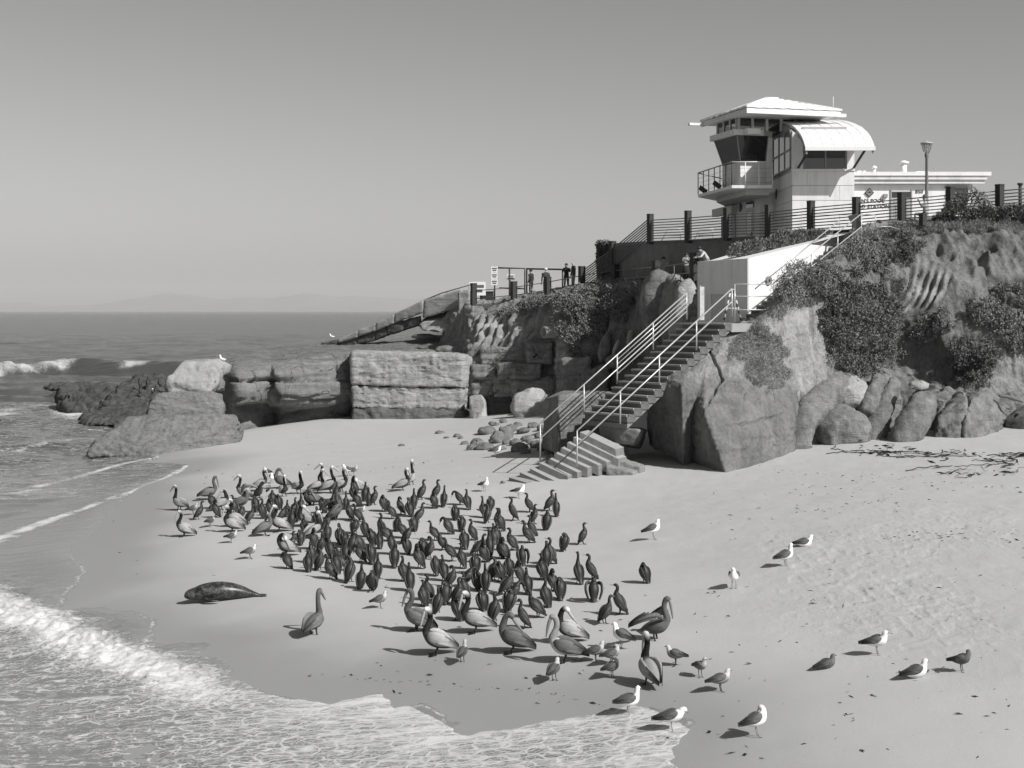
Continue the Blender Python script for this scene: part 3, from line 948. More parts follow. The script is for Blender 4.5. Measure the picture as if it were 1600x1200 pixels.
def mass_disp(seed, a=.10):
    def f(p, n):
        px = 800 + p[..., 0] / p[..., 1] * F
        py = HZ - (p[..., 2] - H) / p[..., 1] * F
        j = 3.0 * fbm(p * 2.5, 3, seed + 6)
        return a * fbm(p * .9, 3, seed) + .06 * ridged(p * np.array([1.6, 1.6, 3.0]), 4, seed + 2) + .03 * fbm(p * 7, 3, seed + 4) + groove(px + j, py + j, WEDGE_CRACKS)
    return f
mass_mesh([[(1014, 694, 51.4), (1013, 660, 50.8), (1013, 625, 50.4), (1014, 604, 50.4), (1018, 596, 51.2), (1022, 590, 53)],
           [(1022, 700, 49.8), (1021, 660, 49.2), (1021, 625, 48.9), (1022, 601, 48.8), (1030, 590, 49.8), (1036, 582, 52.5)],
           [(1050, 714, 48.7), (1050, 665, 48.0), (1049, 625, 47.9), (1050, 593, 48.0), (1056, 578, 49.2), (1062, 566, 51.5)],
           [(1067, 724, 47.8), (1067, 670, 47.2), (1066, 630, 47.1), (1066, 604, 47.2), (1072, 580, 48.6), (1080, 556, 50.9)],
           [(1076, 732, 48.3), (1078, 690, 47.9), (1082, 650, 47.8), (1088, 612, 47.7), (1100, 574, 48.7), (1112, 540, 50.5)],
           [(1110, 735, 50.0), (1110, 690, 49.6), (1112, 650, 49.4), (1116, 612, 49.4), (1126, 572, 50.0), (1136, 536, 51.4)]],
          170, 130, mass_disp(811, .07), 590, 'rock_ledge', 'brown rock ledge whose dark left side overhangs beside the stairs', 5)
mass_mesh([[(1076, 736, 48.9), (1076, 705, 48.5), (1078, 670, 48.2), (1083, 646, 47.9), (1088, 612, 47.95), (1092, 578, 49.0), (1100, 545, 50.6)],
           [(1100, 739, 47.6), (1096, 705, 47.4), (1091, 670, 47.2), (1091, 644, 47.2), (1094, 612, 47.9), (1097, 578, 49.0), (1106, 540, 50.5)],
           [(1135, 741, 45.8), (1123, 708, 46.1), (1110, 672, 46.4), (1101, 642, 46.8), (1101, 610, 47.8), (1103, 577, 48.9), (1113, 536, 50.4)],
           [(1150, 736, 46.2), (1142, 700, 46.3), (1130, 662, 46.7), (1122, 632, 47.3), (1122, 606, 48.0), (1124, 572, 49.1), (1130, 530, 50.3)],
           [(1180, 728, 46.9), (1174, 690, 46.9), (1166, 650, 47.3), (1162, 615, 48.1), (1162, 578, 49.2), (1160, 540, 50.2), (1158, 505, 51.2)],
           [(1210, 716, 47.9), (1206, 680, 47.8), (1200, 640, 48.2), (1196, 605, 48.9), (1194, 572, 49.6), (1190, 535, 50.4), (1188, 500, 51.2)],
           [(1240, 708, 49.0), (1237, 670, 48.9), (1233, 635, 49.2), (1230, 605, 49.7), (1228, 572, 50.2), (1224, 535, 50.8), (1220, 495, 51.4)],
           [(1256, 712, 51.0), (1254, 670, 51.0), (1252, 635, 51.1), (1250, 605, 51.2), (1250, 572, 51.4), (1248, 535, 51.7), (1246, 495, 52.0)]],
          230, 190, mass_disp(821, .08), 600, 'wedge_rock', 'huge wedge of rock with a split dark face, merging into the pale bank', 6)
tube_rock('foot_shaped_rock', [(1320, 592, 52.1, .5), (1282, 630, 50.9, .60), (1258, 662, 50.1, .50), (1251, 690, 49.8, .36), (1254, 716, 49.8, .40)], M_ROCK, 'narrow curved rock like an elephant foot beside the wedge boulder', seg=34, n=44, amp=.15, freq=1.1, seed=13)
blob_rock('boulder', (1312, 672, 50.7), (1.12, .95, .95), M_ROCK, 'smooth rounded boulder right of the elephant-foot rock', (0, .15, .2), .16, .9, 14)
blob_rock('boulder', (1325, 616, 51.8), (.95, .7, .7), M_PALE, 'pale flat-faced rock below the dark hanging shrub', (0, .4, 0), .18, 1.0, 15)
tube_rock('rock_column', [(1374, 588, 52.2, .24), (1366, 615, 51.6, .30), (1352, 650, 51.2, .34)], M_ROCK, 'short pale rock finger left of the deep black hollow', seg=26, n=34, amp=.12, freq=1.5, seed=16)
tube_rock('rock_column', [(1400, 592, 52.3, .20), (1390, 615, 51.8, .30), (1372, 660, 51.2, .40), (1362, 700, 51.0, .42)], M_ROCK, 'leaning rock finger beside the deep black hollow', seg=26, n=34, amp=.14, freq=1.4, seed=17)
tube_rock('tilted_rock', [(1446, 612, 51.2, .36), (1440, 635, 50.8, .52), (1422, 668, 50.3, .50), (1404, 700, 50.0, .40)], M_ROCK, 'thick rounded rock column leaning under a white stone', seg=30, n=40, amp=.16, freq=1.2, seed=18)
blob_rock('white_stone', (1435, 603, 51.0), (.40, .32, .24), M_PALE, 'white cap stone resting on the leaning rock column', (0, .05, .3), .12, 2.0, 19, 3, .5)
hull_rock('split_rock', [(1503, 616, 51.9), (1482, 634, 51.3), (1466, 655, 50.6), (1453, 712, 50.2), (1478, 716, 49.8), (1501, 712, 49.9), (1503, 660, 50.2), (1512, 628, 50.9), (1470, 640, 53), (1500, 610, 53.4), (1455, 715, 53), (1500, 715, 53)],
          M_ROCK, 'left half of the big cracked rock above the kelp', .13, 1.2, .09, 5, 20, fine=.7)
hull_rock('split_rock', [(1516, 626, 51.0), (1508, 655, 50.2), (1505, 712, 49.8), (1548, 708, 50.1), (1556, 690, 50.8), (1564, 655, 51.4), (1572, 640, 52), (1535, 617, 51.6), (1512, 616, 53.4), (1575, 625, 53.6), (1508, 715, 53), (1560, 705, 53)],
          M_ROCK, 'right half of the big cracked rock above the kelp', .14, 1.1, .09, 5, 21, fine=.7)
blob_rock('boulder', (1612, 664, 52.0), (1.0, .8, .75), M_ROCK, 'shaded boulder at the picture edge, right of the cracked rock', (0, 0, .4), .12, .9, 22)
blob_rock('boulder', (1447, 698, 50.4), (.22, .2, .3), M_ROCK, 'small stump of rock at the foot of the cracked rock', (0, 0, 0), .15, 2, 23, 3)
blob_rock('boulder', (1378, 700, 50.6), (.5, .4, .35), M_ROCK, 'low dark rock at the mouth of the black hollow', (0, 0, 0), .15, 1.5, 24, 3)
tube_rock('driftwood', [(1560, 618, 51.6, .05), (1578, 621, 51.5, .07), (1600, 628, 51.4, .06)], plain('driftwood', .16, .9), 'dark driftwood log lying on the rock near the picture edge', amp=.02, seed=3, cat='log')
tube_rock('rock_finger', [(1478, 630, 52.2, .07), (1470, 645, 51.6, .12), (1462, 660, 51.2, .09)], M_ROCK, 'thin rock finger in shadow beside the cracked rock', amp=.03, seed=4)

ap = [[(1225, 720, 50.6), (1230, 660, 50.4), (1235, 610, 50.7), (1240, 575, 51.3)], [(1270, 720, 51.0), (1275, 660, 50.9), (1285, 615, 51.0), (1290, 575, 51.9)], [(1330, 722, 51.6), (1335, 660, 51.6), (1345, 620, 51.7), (1345, 582, 52.6)],
      [(1375, 722, 52.0), (1378, 665, 52.0), (1385, 620, 52.2), (1388, 585, 53.2)], [(1405, 722, 52.6), (1408, 665, 53.3), (1412, 630, 53.6), (1415, 600, 54.2)], [(1450, 722, 51.9), (1455, 670, 52.2), (1462, 635, 52.4), (1465, 605, 53.4)], [(1510, 722, 51.4), (1512, 670, 51.6), (1516, 630, 51.9), (1520, 608, 52.9)], [(1570, 720, 52.0), (1572, 665, 52.2), (1576, 630, 52.5), (1580, 600, 53.4)], [(1660, 715, 52.4), (1660, 665, 52.6), (1660, 620, 52.9), (1660, 595, 53.8)]]
def apron_disp(p, n):
    return .38 * np.abs(fbm(p * np.array([1.0, 1.0, .45]), 4, 611)) + .12 * fbm(p * 3.2, 4, 613) + .05 * ridged(p * 6, 3, 615) - .1
V, Fc, gr = loft('apron', ap, 300, 120, M_ROCK, apron_disp)
tag(put('rock_apron', V, Fc, M_ROCK), 'jumbled rock foot of the right cliff behind the boulders', 'rock')
# ------------------------------------------------------------------ rocks of the middle cliff
def wedge(px0, px1, py0, py1, d, th, slant=0.0, dz=.0):
    """eight corners of a rock block with front face at pixels px0..px1, py0..py1"""
    return [(px0, py0 + slant, d + .3), (px1, py0, d - dz), (px0 + 2, py1, d), (px1 - 1, py1, d - dz - .2), (px0 + 4, py0 + slant - 3, d + th), (px1 + 3, py0 - 4, d + th), (px0, py1, d + th), (px1, py1, d + th)]
BL = [
    ('layered_block', (718, 741, 571, 618, 79.2, 3, 2), 'narrow layered block right beside the old concrete block', .10, M_STRATA),
    ('layered_block', (738, 774, 571, 592, 78.7, 3, 0), 'upper layered block with a shaded left edge above the leaning pale stone', .10, M_STRATA),
    ('layered_block', (736, 771, 594, 620, 78.7, 3, 0), 'lower layered block just above the leaning pale stone', .10, M_STRATA),
    ('layered_block', (772, 806, 588, 618, 77.8, 3, 0), 'cracked dark block in the middle of the layered rocks', .12, M_STRATA),
    ('layered_block', (779, 800, 570, 590, 77.6, 3, 0), 'small notched block under the flat upper slab', .10, M_STRATA),
    ('layered_block', (798, 845, 569, 590, 77.1, 4, 2), 'long rounded ledge block right of the notch', .08, M_STRATA),
    ('layered_block', (800, 872, 591, 640, 77.1, 4, 2), 'broad smooth layered wall behind the white boulder', .08, M_STRATA),
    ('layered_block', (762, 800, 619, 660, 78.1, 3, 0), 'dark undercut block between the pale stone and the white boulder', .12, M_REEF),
    ('layered_slab', (751, 826, 541, 569, 79.1, 4, 4), 'flat tilted slab on top of the layered rocks', .10, M_STRATA),
    ('layered_slab', (823, 862, 535, 566, 77.3, 4, 2), 'weathered slab below the end of the drain pipe', .10, M_STRATA),
    ('layered_slab', (738, 760, 553, 572, 79.5, 3, 10), 'tilted triangular slab above the narrow block', .08, M_STRATA),
    ('layered_block', (878, 922, 559, 590, 73.4, 3, 3), 'upper layered rock of the stack left of the stairs', .07, M_STRATA),
    ('layered_block', (884, 914, 588, 616, 73.0, 3, 0), 'lower pale rock of the stack left of the stairs', .08, M_ROCK),
    ('layered_block', (908, 950, 572, 616, 72.6, 3, 8), 'dark jagged rock just behind the stair rails', .14, M_STRATA),
]
for k, (nm, a, lab, am, mt) in enumerate(BL):
    hull_rock(nm, wedge(*a), mt, lab, am * 1.2, 1.0, .17, 1, 60 + k, .07, 'rock', sfreq=2.4)
blob_rock('white_boulder', (832, 637, 73.5), (1.2, .9, 1.12), M_SPECK, 'big speckled white boulder standing on the sand left of the stairs', (0, .1, .2), .14, .8, 80, strata=.03)
hull_rock('leaning_stone', [(733, 618, 77.4), (752, 616, 77.0), (758, 630, 76.6), (762, 664, 76.2), (745, 668, 76.1), (734, 652, 76.8), (736, 620, 78.4), (758, 625, 78.2), (740, 667, 78), (762, 667, 78)], M_SPECK, 'upright pale stone leaning at the foot of the layered rocks', .08, 1.3, .12, 2, 81)
hull_rock('square_rock', [(850, 624, 52.8), (872, 618, 51.4), (850, 700, 52.6), (872, 712, 51.2), (925, 611, 52.4), (960, 620, 52.5), (960, 680, 52.4), (925, 690, 52.0), (880, 612, 53.6), (960, 612, 55), (850, 690, 55), (950, 700, 55)],
          M_ROCK, 'square brown rock with a shaded end behind the lower handrail', .07, 1.0, .12, 3, 82)
blob_rock('rock_hump', (1030, 478, 66.6), (.92, .85, 1.80), M_ROCK, 'tall rounded rock pillar where a person crouches on top', (0, .04, 0), .10, .8, 83, strata=.02, sfreq=7)
blob_rock('rock_ridge', (1068, 500, 61.6), (.66, .75, 1.8), M_PALE, 'pale eroded rock ridge between the pillar and the stair rails', (0, .1, 0), .18, .9, 84)
blob_rock('rock_pillar', (985, 530, 71.0), (.20, .2, .55), M_PALE, 'small pale rock knob left of the stair rails', (0, .1, 0), .2, 2, 85, 3)
blob_rock('rock_pillar', (962, 545, 71.8), (.16, .2, .55), M_PALE, 'thin upright rock sliver below the ice plant', (0, .35, 0), .2, 2, 86, 3)
blob_rock('rock_pillar', (945, 545, 73.2), (.35, .4, 1.0), M_ROCK, 'brown rock rib under the end of the ice plant', (0, .2, 0), .2, 1.2, 87, 3)
blob_rock('boulder', (968, 563, 71.4), (.7, .6, .4), M_STRATA, 'low layered rock touching the upper stair rails', (0, 0, .2), .2, 1.2, 88, 3)
blob_rock('boulder', (995, 600, 70.0), (.8, .6, .6), M_ROCK, 'shaded rock seen between the stair rails', (0, 0, .2), .2, 1.2, 89, 3)
# boulders on the rock shelf below the walkway
for k, (x, y, d, r, lab) in enumerate(((772, 522, 82, .42, 'white boulder at the left foot of the ribbed sandstone'), (765, 513, 83.5, .36, 'pale boulder above the dark hollow at the ribbed slope'), (779, 529, 81, .3, 'small white boulder below the ribbed sandstone'),
                                       (735, 512, 88, .6, 'grey boulder below the ruined wall end'), (752, 500, 88, .5, 'grey rock under the low concrete kerb'))):
    blob_rock('boulder', (x, y, d), (r * 1.25, r, r * .8), M_PALE if k < 3 else M_ROCK, lab, (0, .2, k), .2, None, 90 + k, 3)

# ------------------------------------------------------------------ cobbles beside the lower steps
COB = [(745, 690, 13, 9), (760, 672, 20, 9), (778, 683, 17, 14), (790, 676, 16, 15), (800, 668, 11, 10), (806, 690, 13, 8), (818, 672, 14, 7), (833, 664, 12, 6), (846, 668, 10, 7), (842, 680, 9, 6), (824, 684, 12, 7), (812, 698, 15, 11),
       (829, 690, 9, 6), (838, 693, 12, 9), (846, 700, 10, 7), (758, 697, 17, 8), (736, 699, 9, 7), (726, 692, 8, 4), (779, 700, 13, 5), (792, 690, 9, 6), (820, 704, 12, 7), (853, 690, 9, 7), (858, 705, 10, 8), (714, 680, 8, 4), (698, 683, 6, 2),
       (688, 675, 9, 4), (627, 695, 7, 3), (720, 683, 5, 3), (772, 662, 10, 5), (787, 657, 9, 5), (868, 700, 8, 6), (862, 714, 9, 6), (850, 728, 8, 5), (838, 735, 8, 5), (828, 742, 7, 4), (786, 753, 5, 3), (808, 663, 10, 6), (856, 676, 12, 9)]
_order = sorted(range(len(COB)), key=lambda i: COB[i][0])
_nth = ['first', 'second', 'third', 'fourth', 'fifth', 'sixth', 'seventh', 'eighth', 'ninth', 'tenth', 'eleventh', 'twelfth', 'thirteenth', 'fourteenth', 'fifteenth', 'sixteenth', 'seventeenth', 'eighteenth', 'nineteenth', 'twentieth',
        'twenty-first', 'twenty-second', 'twenty-third', 'twenty-fourth', 'twenty-fifth', 'twenty-sixth', 'twenty-seventh', 'twenty-eighth', 'twenty-ninth', 'thirtieth', 'thirty-first', 'thirty-second', 'thirty-third', 'thirty-fourth', 'thirty-fifth', 'thirty-sixth', 'thirty-seventh', 'thirty-eighth', 'thirty-ninth', 'fortieth']
for rank, i in enumerate(_order):
    x, y, rx, rz = COB[i]
    g = ground(x, y + rz * .6)
    s = g.y / F
    size = 'large' if rx * rz > 150 else 'small' if rx * rz < 40 else 'medium'
    blob_rock('cobble', (g.x, g.y, g.z + rz * s * .3), (rx * s, rx * s * .85, rz * s * 1.05), M_COBBLE if i % 4 else M_ROCK, '%s rounded cobble beside the stairs, %s from the left of the heap' % (size, _nth[rank]), (0, random.uniform(-.3, .3), random.uniform(0, 3)), .16, None, 200 + i, 3, .45, 'cobble', 'cobbles heaped beside the stairs', world=True)

# ------------------------------------------------------------------ rock shelf, old concrete and reef on the left
def shelf_disp(p, n):
    zz = p[..., 2]
    d = .10 * fbm(p * .8, 3, 301) + .04 * fbm(p * 4, 3, 305) + .26 * smooth(.72, .92, np.abs(((zz * .9 + .35 * fbm(p * .35, 3, 307)) % 1) - .5) * 2) * -1.0 * smooth(.5, .8, np.abs(n[..., 1]))
    px = 800 + p[..., 0] / p[..., 1] * F
    py = HZ - (p[..., 2] - H) / p[..., 1] * F
    j = 3.5 * fbm(p * 1.2, 3, 311)
    d = d + groove(px + j, py + j * .6, [([(360, 595), (420, 594), (480, 596), (548, 594)], 1.6, .45), ([(424, 572), (426, 598), (419, 626)], 1.8, .6), ([(420, 612), (432, 624)], 5, .5), ([(380, 575), (460, 571), (545, 567)], 1.3, .2), ([(526, 566), (527, 594)], 1.3, .3), ([(440, 630), (500, 628), (546, 622)], 2.2, .5), ([(470, 560), (540, 557)], 1.2, .2), ([(372, 640), (415, 636)], 4, .6), ([(455, 648), (530, 640)], 3, .6), ([(470, 566), (474, 592)], 1.0, .12)])
    return d
ribs_s = [
    [(330, 700, 78), (330, 655, 78.5), (330, 610, 79), (330, 575, 79.8), (335, 560, 83), (345, 552, 92)],
    [(362, 694, 75.5), (362, 660, 77.5), (364, 632, 77.2), (364, 628, 76), (364, 600, 75.8), (364, 575, 76.6), (366, 560, 80), (372, 549, 92)],
    [(395, 688, 76), (395, 660, 78.5), (396, 636, 78.4), (396, 628, 76.4), (396, 597, 76.2), (396, 572, 77.2), (398, 556, 82), (402, 545, 94)],
    [(422, 686, 78.2), (422, 668, 80), (422, 640, 80), (422, 626, 77.6), (422, 597, 77.0), (422, 570, 78), (424, 555, 83), (428, 543, 95)],
    [(445, 684, 77), (445, 665, 79.4), (445, 638, 79.4), (445, 630, 77.4), (445, 597, 77.2), (445, 568, 78.4), (447, 552, 84), (452, 541, 96)],
    [(500, 676, 78.5), (500, 660, 80.6), (500, 645, 80.5), (500, 626, 78.6), (500, 597, 78.6), (500, 566, 79.8), (502, 550, 85), (507, 537, 98)],
    [(548, 670, 80), (548, 650, 81.4), (548, 630, 80.8), (548, 618, 80.2), (548, 597, 80.2), (548, 563, 81.4), (550, 548, 86), (556, 534, 98)],
    [(600, 665, 82), (600, 640, 82.4), (600, 610, 82.4), (600, 590, 82.6), (600, 570, 83), (600, 556, 84), (602, 545, 88), (606, 530, 98)],
    [(680, 665, 83), (680, 640, 83.4), (680, 610, 83.4), (680, 590, 83.6), (680, 570, 84), (680, 556, 85), (680, 540, 88), (680, 519, 97)],
    [(740, 665, 83), (740, 640, 83.4), (740, 610, 83.4), (740, 590, 83.6), (740, 570, 84), (740, 552, 85), (740, 530, 88), (740, 505, 96)],
]
V, Fc, gr = loft('shelf', ribs_s, 420, 230, M_STRATA, shelf_disp)
me = mesh_from('rock_shelf', V, Fc, rock_mat('shelf_rock', .14, .235, .7, .32, .7, tilt=.02, crack=.7, streak=.2))
tag(link(bpy.data.objects.new('rock_shelf', me)), 'wide flat-topped rock shelf undercut above the sand', 'rock', kind='thing')

def conc_block(name, pts, label, amp=.05, seed=1, mat=M_CONC, strata=0.03, cell=.16, sm=1, parent=None, sfreq=2.0, fine=.9):
    return hull_rock(name, pts, mat, label, amp * 1.9, 1.2, cell, sm, seed, strata, 'concrete block', None, parent, sfreq=sfreq, fine=fine)
blk = empty('concrete_block', P(640, 655, 80), 'large weathered concrete block of three courses standing at the back of the beach', 'concrete block')
conc_block('course', [(549, 552, 79.0), (722, 557, 78.2), (551, 600, 78.9), (722, 604, 78.1), (736, 562, 79.5), (734, 604, 79.6), (553, 549, 83), (738, 553, 83), (553, 600, 83), (738, 604, 83)], None, .05, 401, M_CONC, .03, .18, 1, blk)
conc_block('course', [(551, 604, 79.0), (722, 608, 78.2), (552, 636, 79.0), (720, 638, 78.2), (734, 608, 79.6), (732, 638, 79.6), (553, 604, 83), (734, 608, 83), (553, 636, 83), (734, 638, 83)], None, .05, 402, M_CONC, .03, .18, 1, blk)
conc_block('course', [(551, 638, 78.95), (720, 641, 78.1), (551, 670, 78.8), (724, 668, 77.9), (737, 641, 79.4), (742, 668, 79.2), (553, 638, 83), (740, 641, 83), (553, 670, 83), (742, 668, 83)], None, .06, 403, rock_mat('barnacled_concrete', .12, .2, 1.3, .2, 1.0, .6), .02, .18, 1, blk)

ruin = empty('concrete_ruin', P(255, 700, 69), 'stepped concrete ruin of three eroded tiers at the water edge', 'ruin')
M_BARN = rock_mat('barnacled_base', .18, .30, 1.6, .1, 1.2, .6)
hull_rock('tier', [(136, 712, 66.0), (150, 692, 66.4), (176, 676, 66.8), (200, 656, 67.6), (225, 651, 68.0), (345, 650, 68.2), (366, 656, 68.4), (377, 672, 68.8), (372, 694, 68.2), (250, 712, 65.4), (150, 715, 66), (200, 655, 72), (366, 652, 73), (150, 700, 71), (375, 690, 73)], M_BARN, None, .085, 1.8, .13, 1, 410, .05, parent=ruin, sfreq=1.5, fine=1.0)
hull_rock('tier', [(231, 650, 69.0), (236, 630, 69.2), (248, 615, 69.6), (330, 614, 69.8), (348, 634, 69.6), (347, 650, 69.2), (240, 615, 73), (345, 618, 73), (232, 650, 73), (348, 650, 73)], M_BARN, None, .07, 1.9, .12, 1, 411, .05, parent=ruin, sfreq=1.5, fine=1.0)
M_RUINTOP = rock_mat('bleached_concrete', .27, .40, 1.0, .2, .7, .4)
hull_rock('tier', [(259, 605, 70.2), (263, 592, 70.2), (286, 568, 70.8), (322, 566, 71.0), (342, 585, 70.8), (340, 600, 70.6), (328, 613, 70.2), (265, 613, 70.2), (290, 566, 74), (350, 562, 74), (262, 600, 74), (345, 605, 74)], M_RUINTOP, None, .08, 1.5, .12, 1, 412, .06, parent=ruin, sfreq=1.0, fine=.8)
hull_rock('tier', [(318, 567, 72.5), (345, 563, 72.8), (360, 570, 73.2), (358, 583, 73.2), (340, 590, 72.6), (325, 580, 72.4), (345, 563, 75), (362, 572, 75), (340, 590, 75)], M_RUINTOP, None, .08, 1.5, .15, 1, 413, .0, parent=ruin)
hull_rock('tier', [(322, 604, 72.2), (340, 588, 72.6), (351, 596, 72.8), (350, 606, 72.6), (336, 612, 72.0), (340, 592, 74), (350, 610, 74)], M_ROCK, None, .07, 1.8, .12, 1, 414, .0, parent=ruin)
for k, (pts, lab) in enumerate((
    ([(92, 640, 100), (94, 612, 101), (120, 604, 102), (160, 603, 103), (200, 615, 100), (215, 640, 97), (150, 650, 97), (110, 645, 98), (130, 604, 108), (200, 612, 108), (100, 640, 108), (220, 640, 108)], 'dark low reef rock where waves break, left of the ruin'),
    ([(165, 632, 97), (185, 606, 101), (215, 594, 103), (245, 590, 104), (262, 597, 103), (270, 640, 96), (230, 652, 92), (180, 648, 93), (220, 592, 109), (265, 600, 109), (180, 640, 106)], 'taller reef rock with cormorants perched on it'),
    ([(128, 652, 92), (160, 642, 94), (230, 640, 92), (236, 660, 87), (180, 664, 86), (130, 662, 88), (200, 642, 98)], 'flat wet reef ledge in front of the reef rocks'),
    ([(70, 606, 118), (85, 602, 119), (115, 602, 119), (118, 608, 116), (90, 609, 116), (95, 602, 122)], 'small reef rock just breaking the water'))):
    hull_rock('reef_rock', pts, M_REEF, lab, .27, .75, .17, 1, 420 + k, .10, 'rock', sfreq=1.6, fine=1.0)

# broken sea wall
M_WALLTOP = rock_mat('sea_wall_concrete', .28, .42, .9, .15, .6, .3)
M_COURSE = rock_mat('sea_wall_stone', .08, .15, 1.0, .3, .9, .3)
wall = empty('ruined_sea_wall', P(640, 530, 93), 'broken sea wall sloping down from the walkway to the rocks', 'sea wall')
def wall_piece(x0, y0t, y0b, x1, y1t, y1b, d0, d1, th, mt, seed, nm, am=.06, cell=.22):
    hull_rock(nm, [(x0, y0t, d0), (x0, y0b, d0), (x1, y1t, d1), (x1, y1b, d1), (x0, y0t - 1, d0 + th), (x0, y0b, d0 + th), (x1, y1t - 1, d1 + th), (x1, y1b, d1 + th)], mt, None, am, 1.2, cell, 1, seed, .0, parent=wall)
for k, a in enumerate(((528, 531, 536, 560, 517, 527, 94, 93.4, 1.6), (559, 517, 526, 588, 505, 517, 93.4, 92.8, 1.6), (587, 505, 517, 617, 491, 505, 92.8, 92.2, 1.6), (616, 491, 505, 662, 470, 488, 92.2, 91.2, 1.6), (661, 470, 497, 722, 452, 480, 91.2, 90.0, 1.6))):
    wall_piece(*a, M_WALLTOP, 440 + k, 'coping')
for k, a in enumerate(((528, 537, 543, 558, 527, 538, 94.2, 93.6, 1.3), (558, 528, 538, 586, 518, 532, 93.6, 93, 1.3), (586, 518, 532, 604, 508, 525, 93, 92.6, 1.3), (604, 506, 524, 629, 496, 516, 92.6, 92.1, 1.3), (628, 503, 516, 658, 494, 508, 92.1, 91.5, 1.3), (502, 536, 543, 528, 531, 543, 94.6, 94.1, 1.2))):
    wall_piece(*a, M_COURSE, 450 + k, 'stone_course', .12, .18)
hull_rock('end_pier', [(716, 456, 88.4), (733, 453, 88.2), (717, 488, 88.2), (732, 490, 88.0), (736, 456, 89.8), (735, 490, 89.8), (718, 456, 89.8), (718, 488, 89.8)], M_RUINTOP, 'crumbling white end pier', .08, 1.6, .15, 1, 460, .0, parent=wall)
hull_rock('fallen_slab', [(655, 505, 92), (668, 493, 92.6), (715, 488, 91.5), (740, 497, 90), (720, 510, 88.6), (660, 516, 90), (690, 520, 88), (700, 492, 94)], M_PALE, 'sloping rubble under the wall', .2, .9, .2, 1, 461, .0, parent=wall)
blob_rock('boulder', (665, 526, 91), (1.0, .6, .22), M_ROCK, 'flat slab lying on the shelf below the sea wall', (0, 0, .1), .2, 1.2, 462, 3)
blob_rock('boulder', (697, 548, 84.5), (.7, .5, .35), M_ROCK, 'low rock on top of the shelf behind the concrete block', (0, 0, .1), .2, 1.2, 463, 3)
blob_rock('boulder', (762, 520, 83), (.7, .5, .5), M_CLIFF, 'dark rock in the hollow left of the ribbed slope', (0, 0, .1), .2, 1.2, 464, 3)

# ================================================================== plants on the cliff
BV = BVHTree.FromPolygons([Vector(v) for v in BVH_V], BVH_F)
def leaf_mat(name, lo, hi):
    t = NT(name)
    n = t.noise(9, 3, .6)
    n2 = t.noise(1.3, 3, .6)
    t.base(t.mix(t.ramp(t.math('ADD', t.math('MULTIPLY', n, .6), t.math('MULTIPLY', n2, .4)), .35, .65), lo, hi))
    t.rough(.65)
    t.b.inputs['Specular IOR Level'].default_value = .2
    return t.m
M_LEAF = leaf_mat('ice_plant_leaf', .12, .29)
M_LEAFD = leaf_mat('dark_shrub_leaf', .07, .20)
M_GRASS = leaf_mat('dry_grass', .14, .30)

def leaves_mesh(name, pos, dirs, L, W, mat, nor=None):
    n = len(pos)
    rnd = rng.normal(size=(n, 3))
    if nor is not None: rnd = nor * 1.3 + np.array([.25, -.2, .5]) + rnd * .55
    side = np.cross(dirs, rnd)
    side /= np.maximum(np.linalg.norm(side, axis=1, keepdims=True), 1e-6)
    l = (L * rng.uniform(.55, 1.25, n))[:, None]
    w = (W * rng.uniform(.6, 1.3, n))[:, None]
    a = pos
    b = pos + dirs * l * .5 + side * w * .5
    c = pos + dirs * l
    d = pos + dirs * l * .5 - side * w * .5
    V = np.stack([a, b, c, d], 1).reshape(-1, 3)
    return V, np.arange(4 * n).reshape(n, 4)

def mat_plant(name, poly, n, label, L=.10, W=.045, thick=.35, hang=.0, mat=None, freq=1.6, seed=1, cat='plant', group=None, depth=None, kind=None, lean=.6, rough_edge=8.0, gap=.24):
    xs = [q[0] for q in poly]; ys = [q[1] for q in poly]
    X = rng.uniform(min(xs) - 6, max(xs) + 6, n * 4)
    Y = rng.uniform(min(ys) - 6, max(ys) + 6, n * 4)
    j = np.stack([X * .06, Y * .06, X * 0 + seed], -1)
    ok = inside(X + rough_edge * fbm(j, 3, seed), Y + rough_edge * fbm(j + 9, 3, seed + 2), poly)
    X, Y = X[ok][:n], Y[ok][:n]
    eye = Vector((0, 0, H))
    pos, nor = [], []
    for x, y in zip(X, Y):
        if depth is not None:
            d = depth(x, y)
            pos.append(P(x, y, d)[:]); nor.append((.2, -.85, .45))
            continue
        dr = (P(x, y, 1.0) - eye).normalized()
        loc, nn, _, _ = BV.ray_cast(eye, dr)
        if loc is None: continue
        if nn.dot(dr) > 0: nn = -nn
        pos.append(loc[:]); nor.append(nn[:])
    pos = np.array(pos); nor = np.array(nor)
    m = len(pos)
    lump = smooth(.3, .7, vnoise(pos * freq, seed)) * .62 + .38 * smooth(.35, .65, vnoise(pos * freq * 2.3, seed + 4))
    if thick > .3:
        keep = vnoise(pos * freq * 1.4, seed + 21) > gap
        pos, nor, lump = pos[keep], nor[keep], lump[keep]; m = len(pos)
    off = thick * (.08 + lump) * np.sqrt(rng.uniform(.1, 1, m))
    pos = pos + nor * off[:, None] + rng.normal(size=(m, 3)) * .03
    up = np.array([0, 0, 1.0])
    dirs = nor * lean + up * (.55 - 1.4 * hang) + rng.normal(size=(m, 3)) * .45
    dirs /= np.linalg.norm(dirs, axis=1, keepdims=True)
    V, Fc = leaves_mesh(name, pos, dirs, L, W, mat, nor)
    o = put(name, V, Fc, mat or M_LEAF, smooth_shade=False)
    return tag(o, label, cat, group, kind)

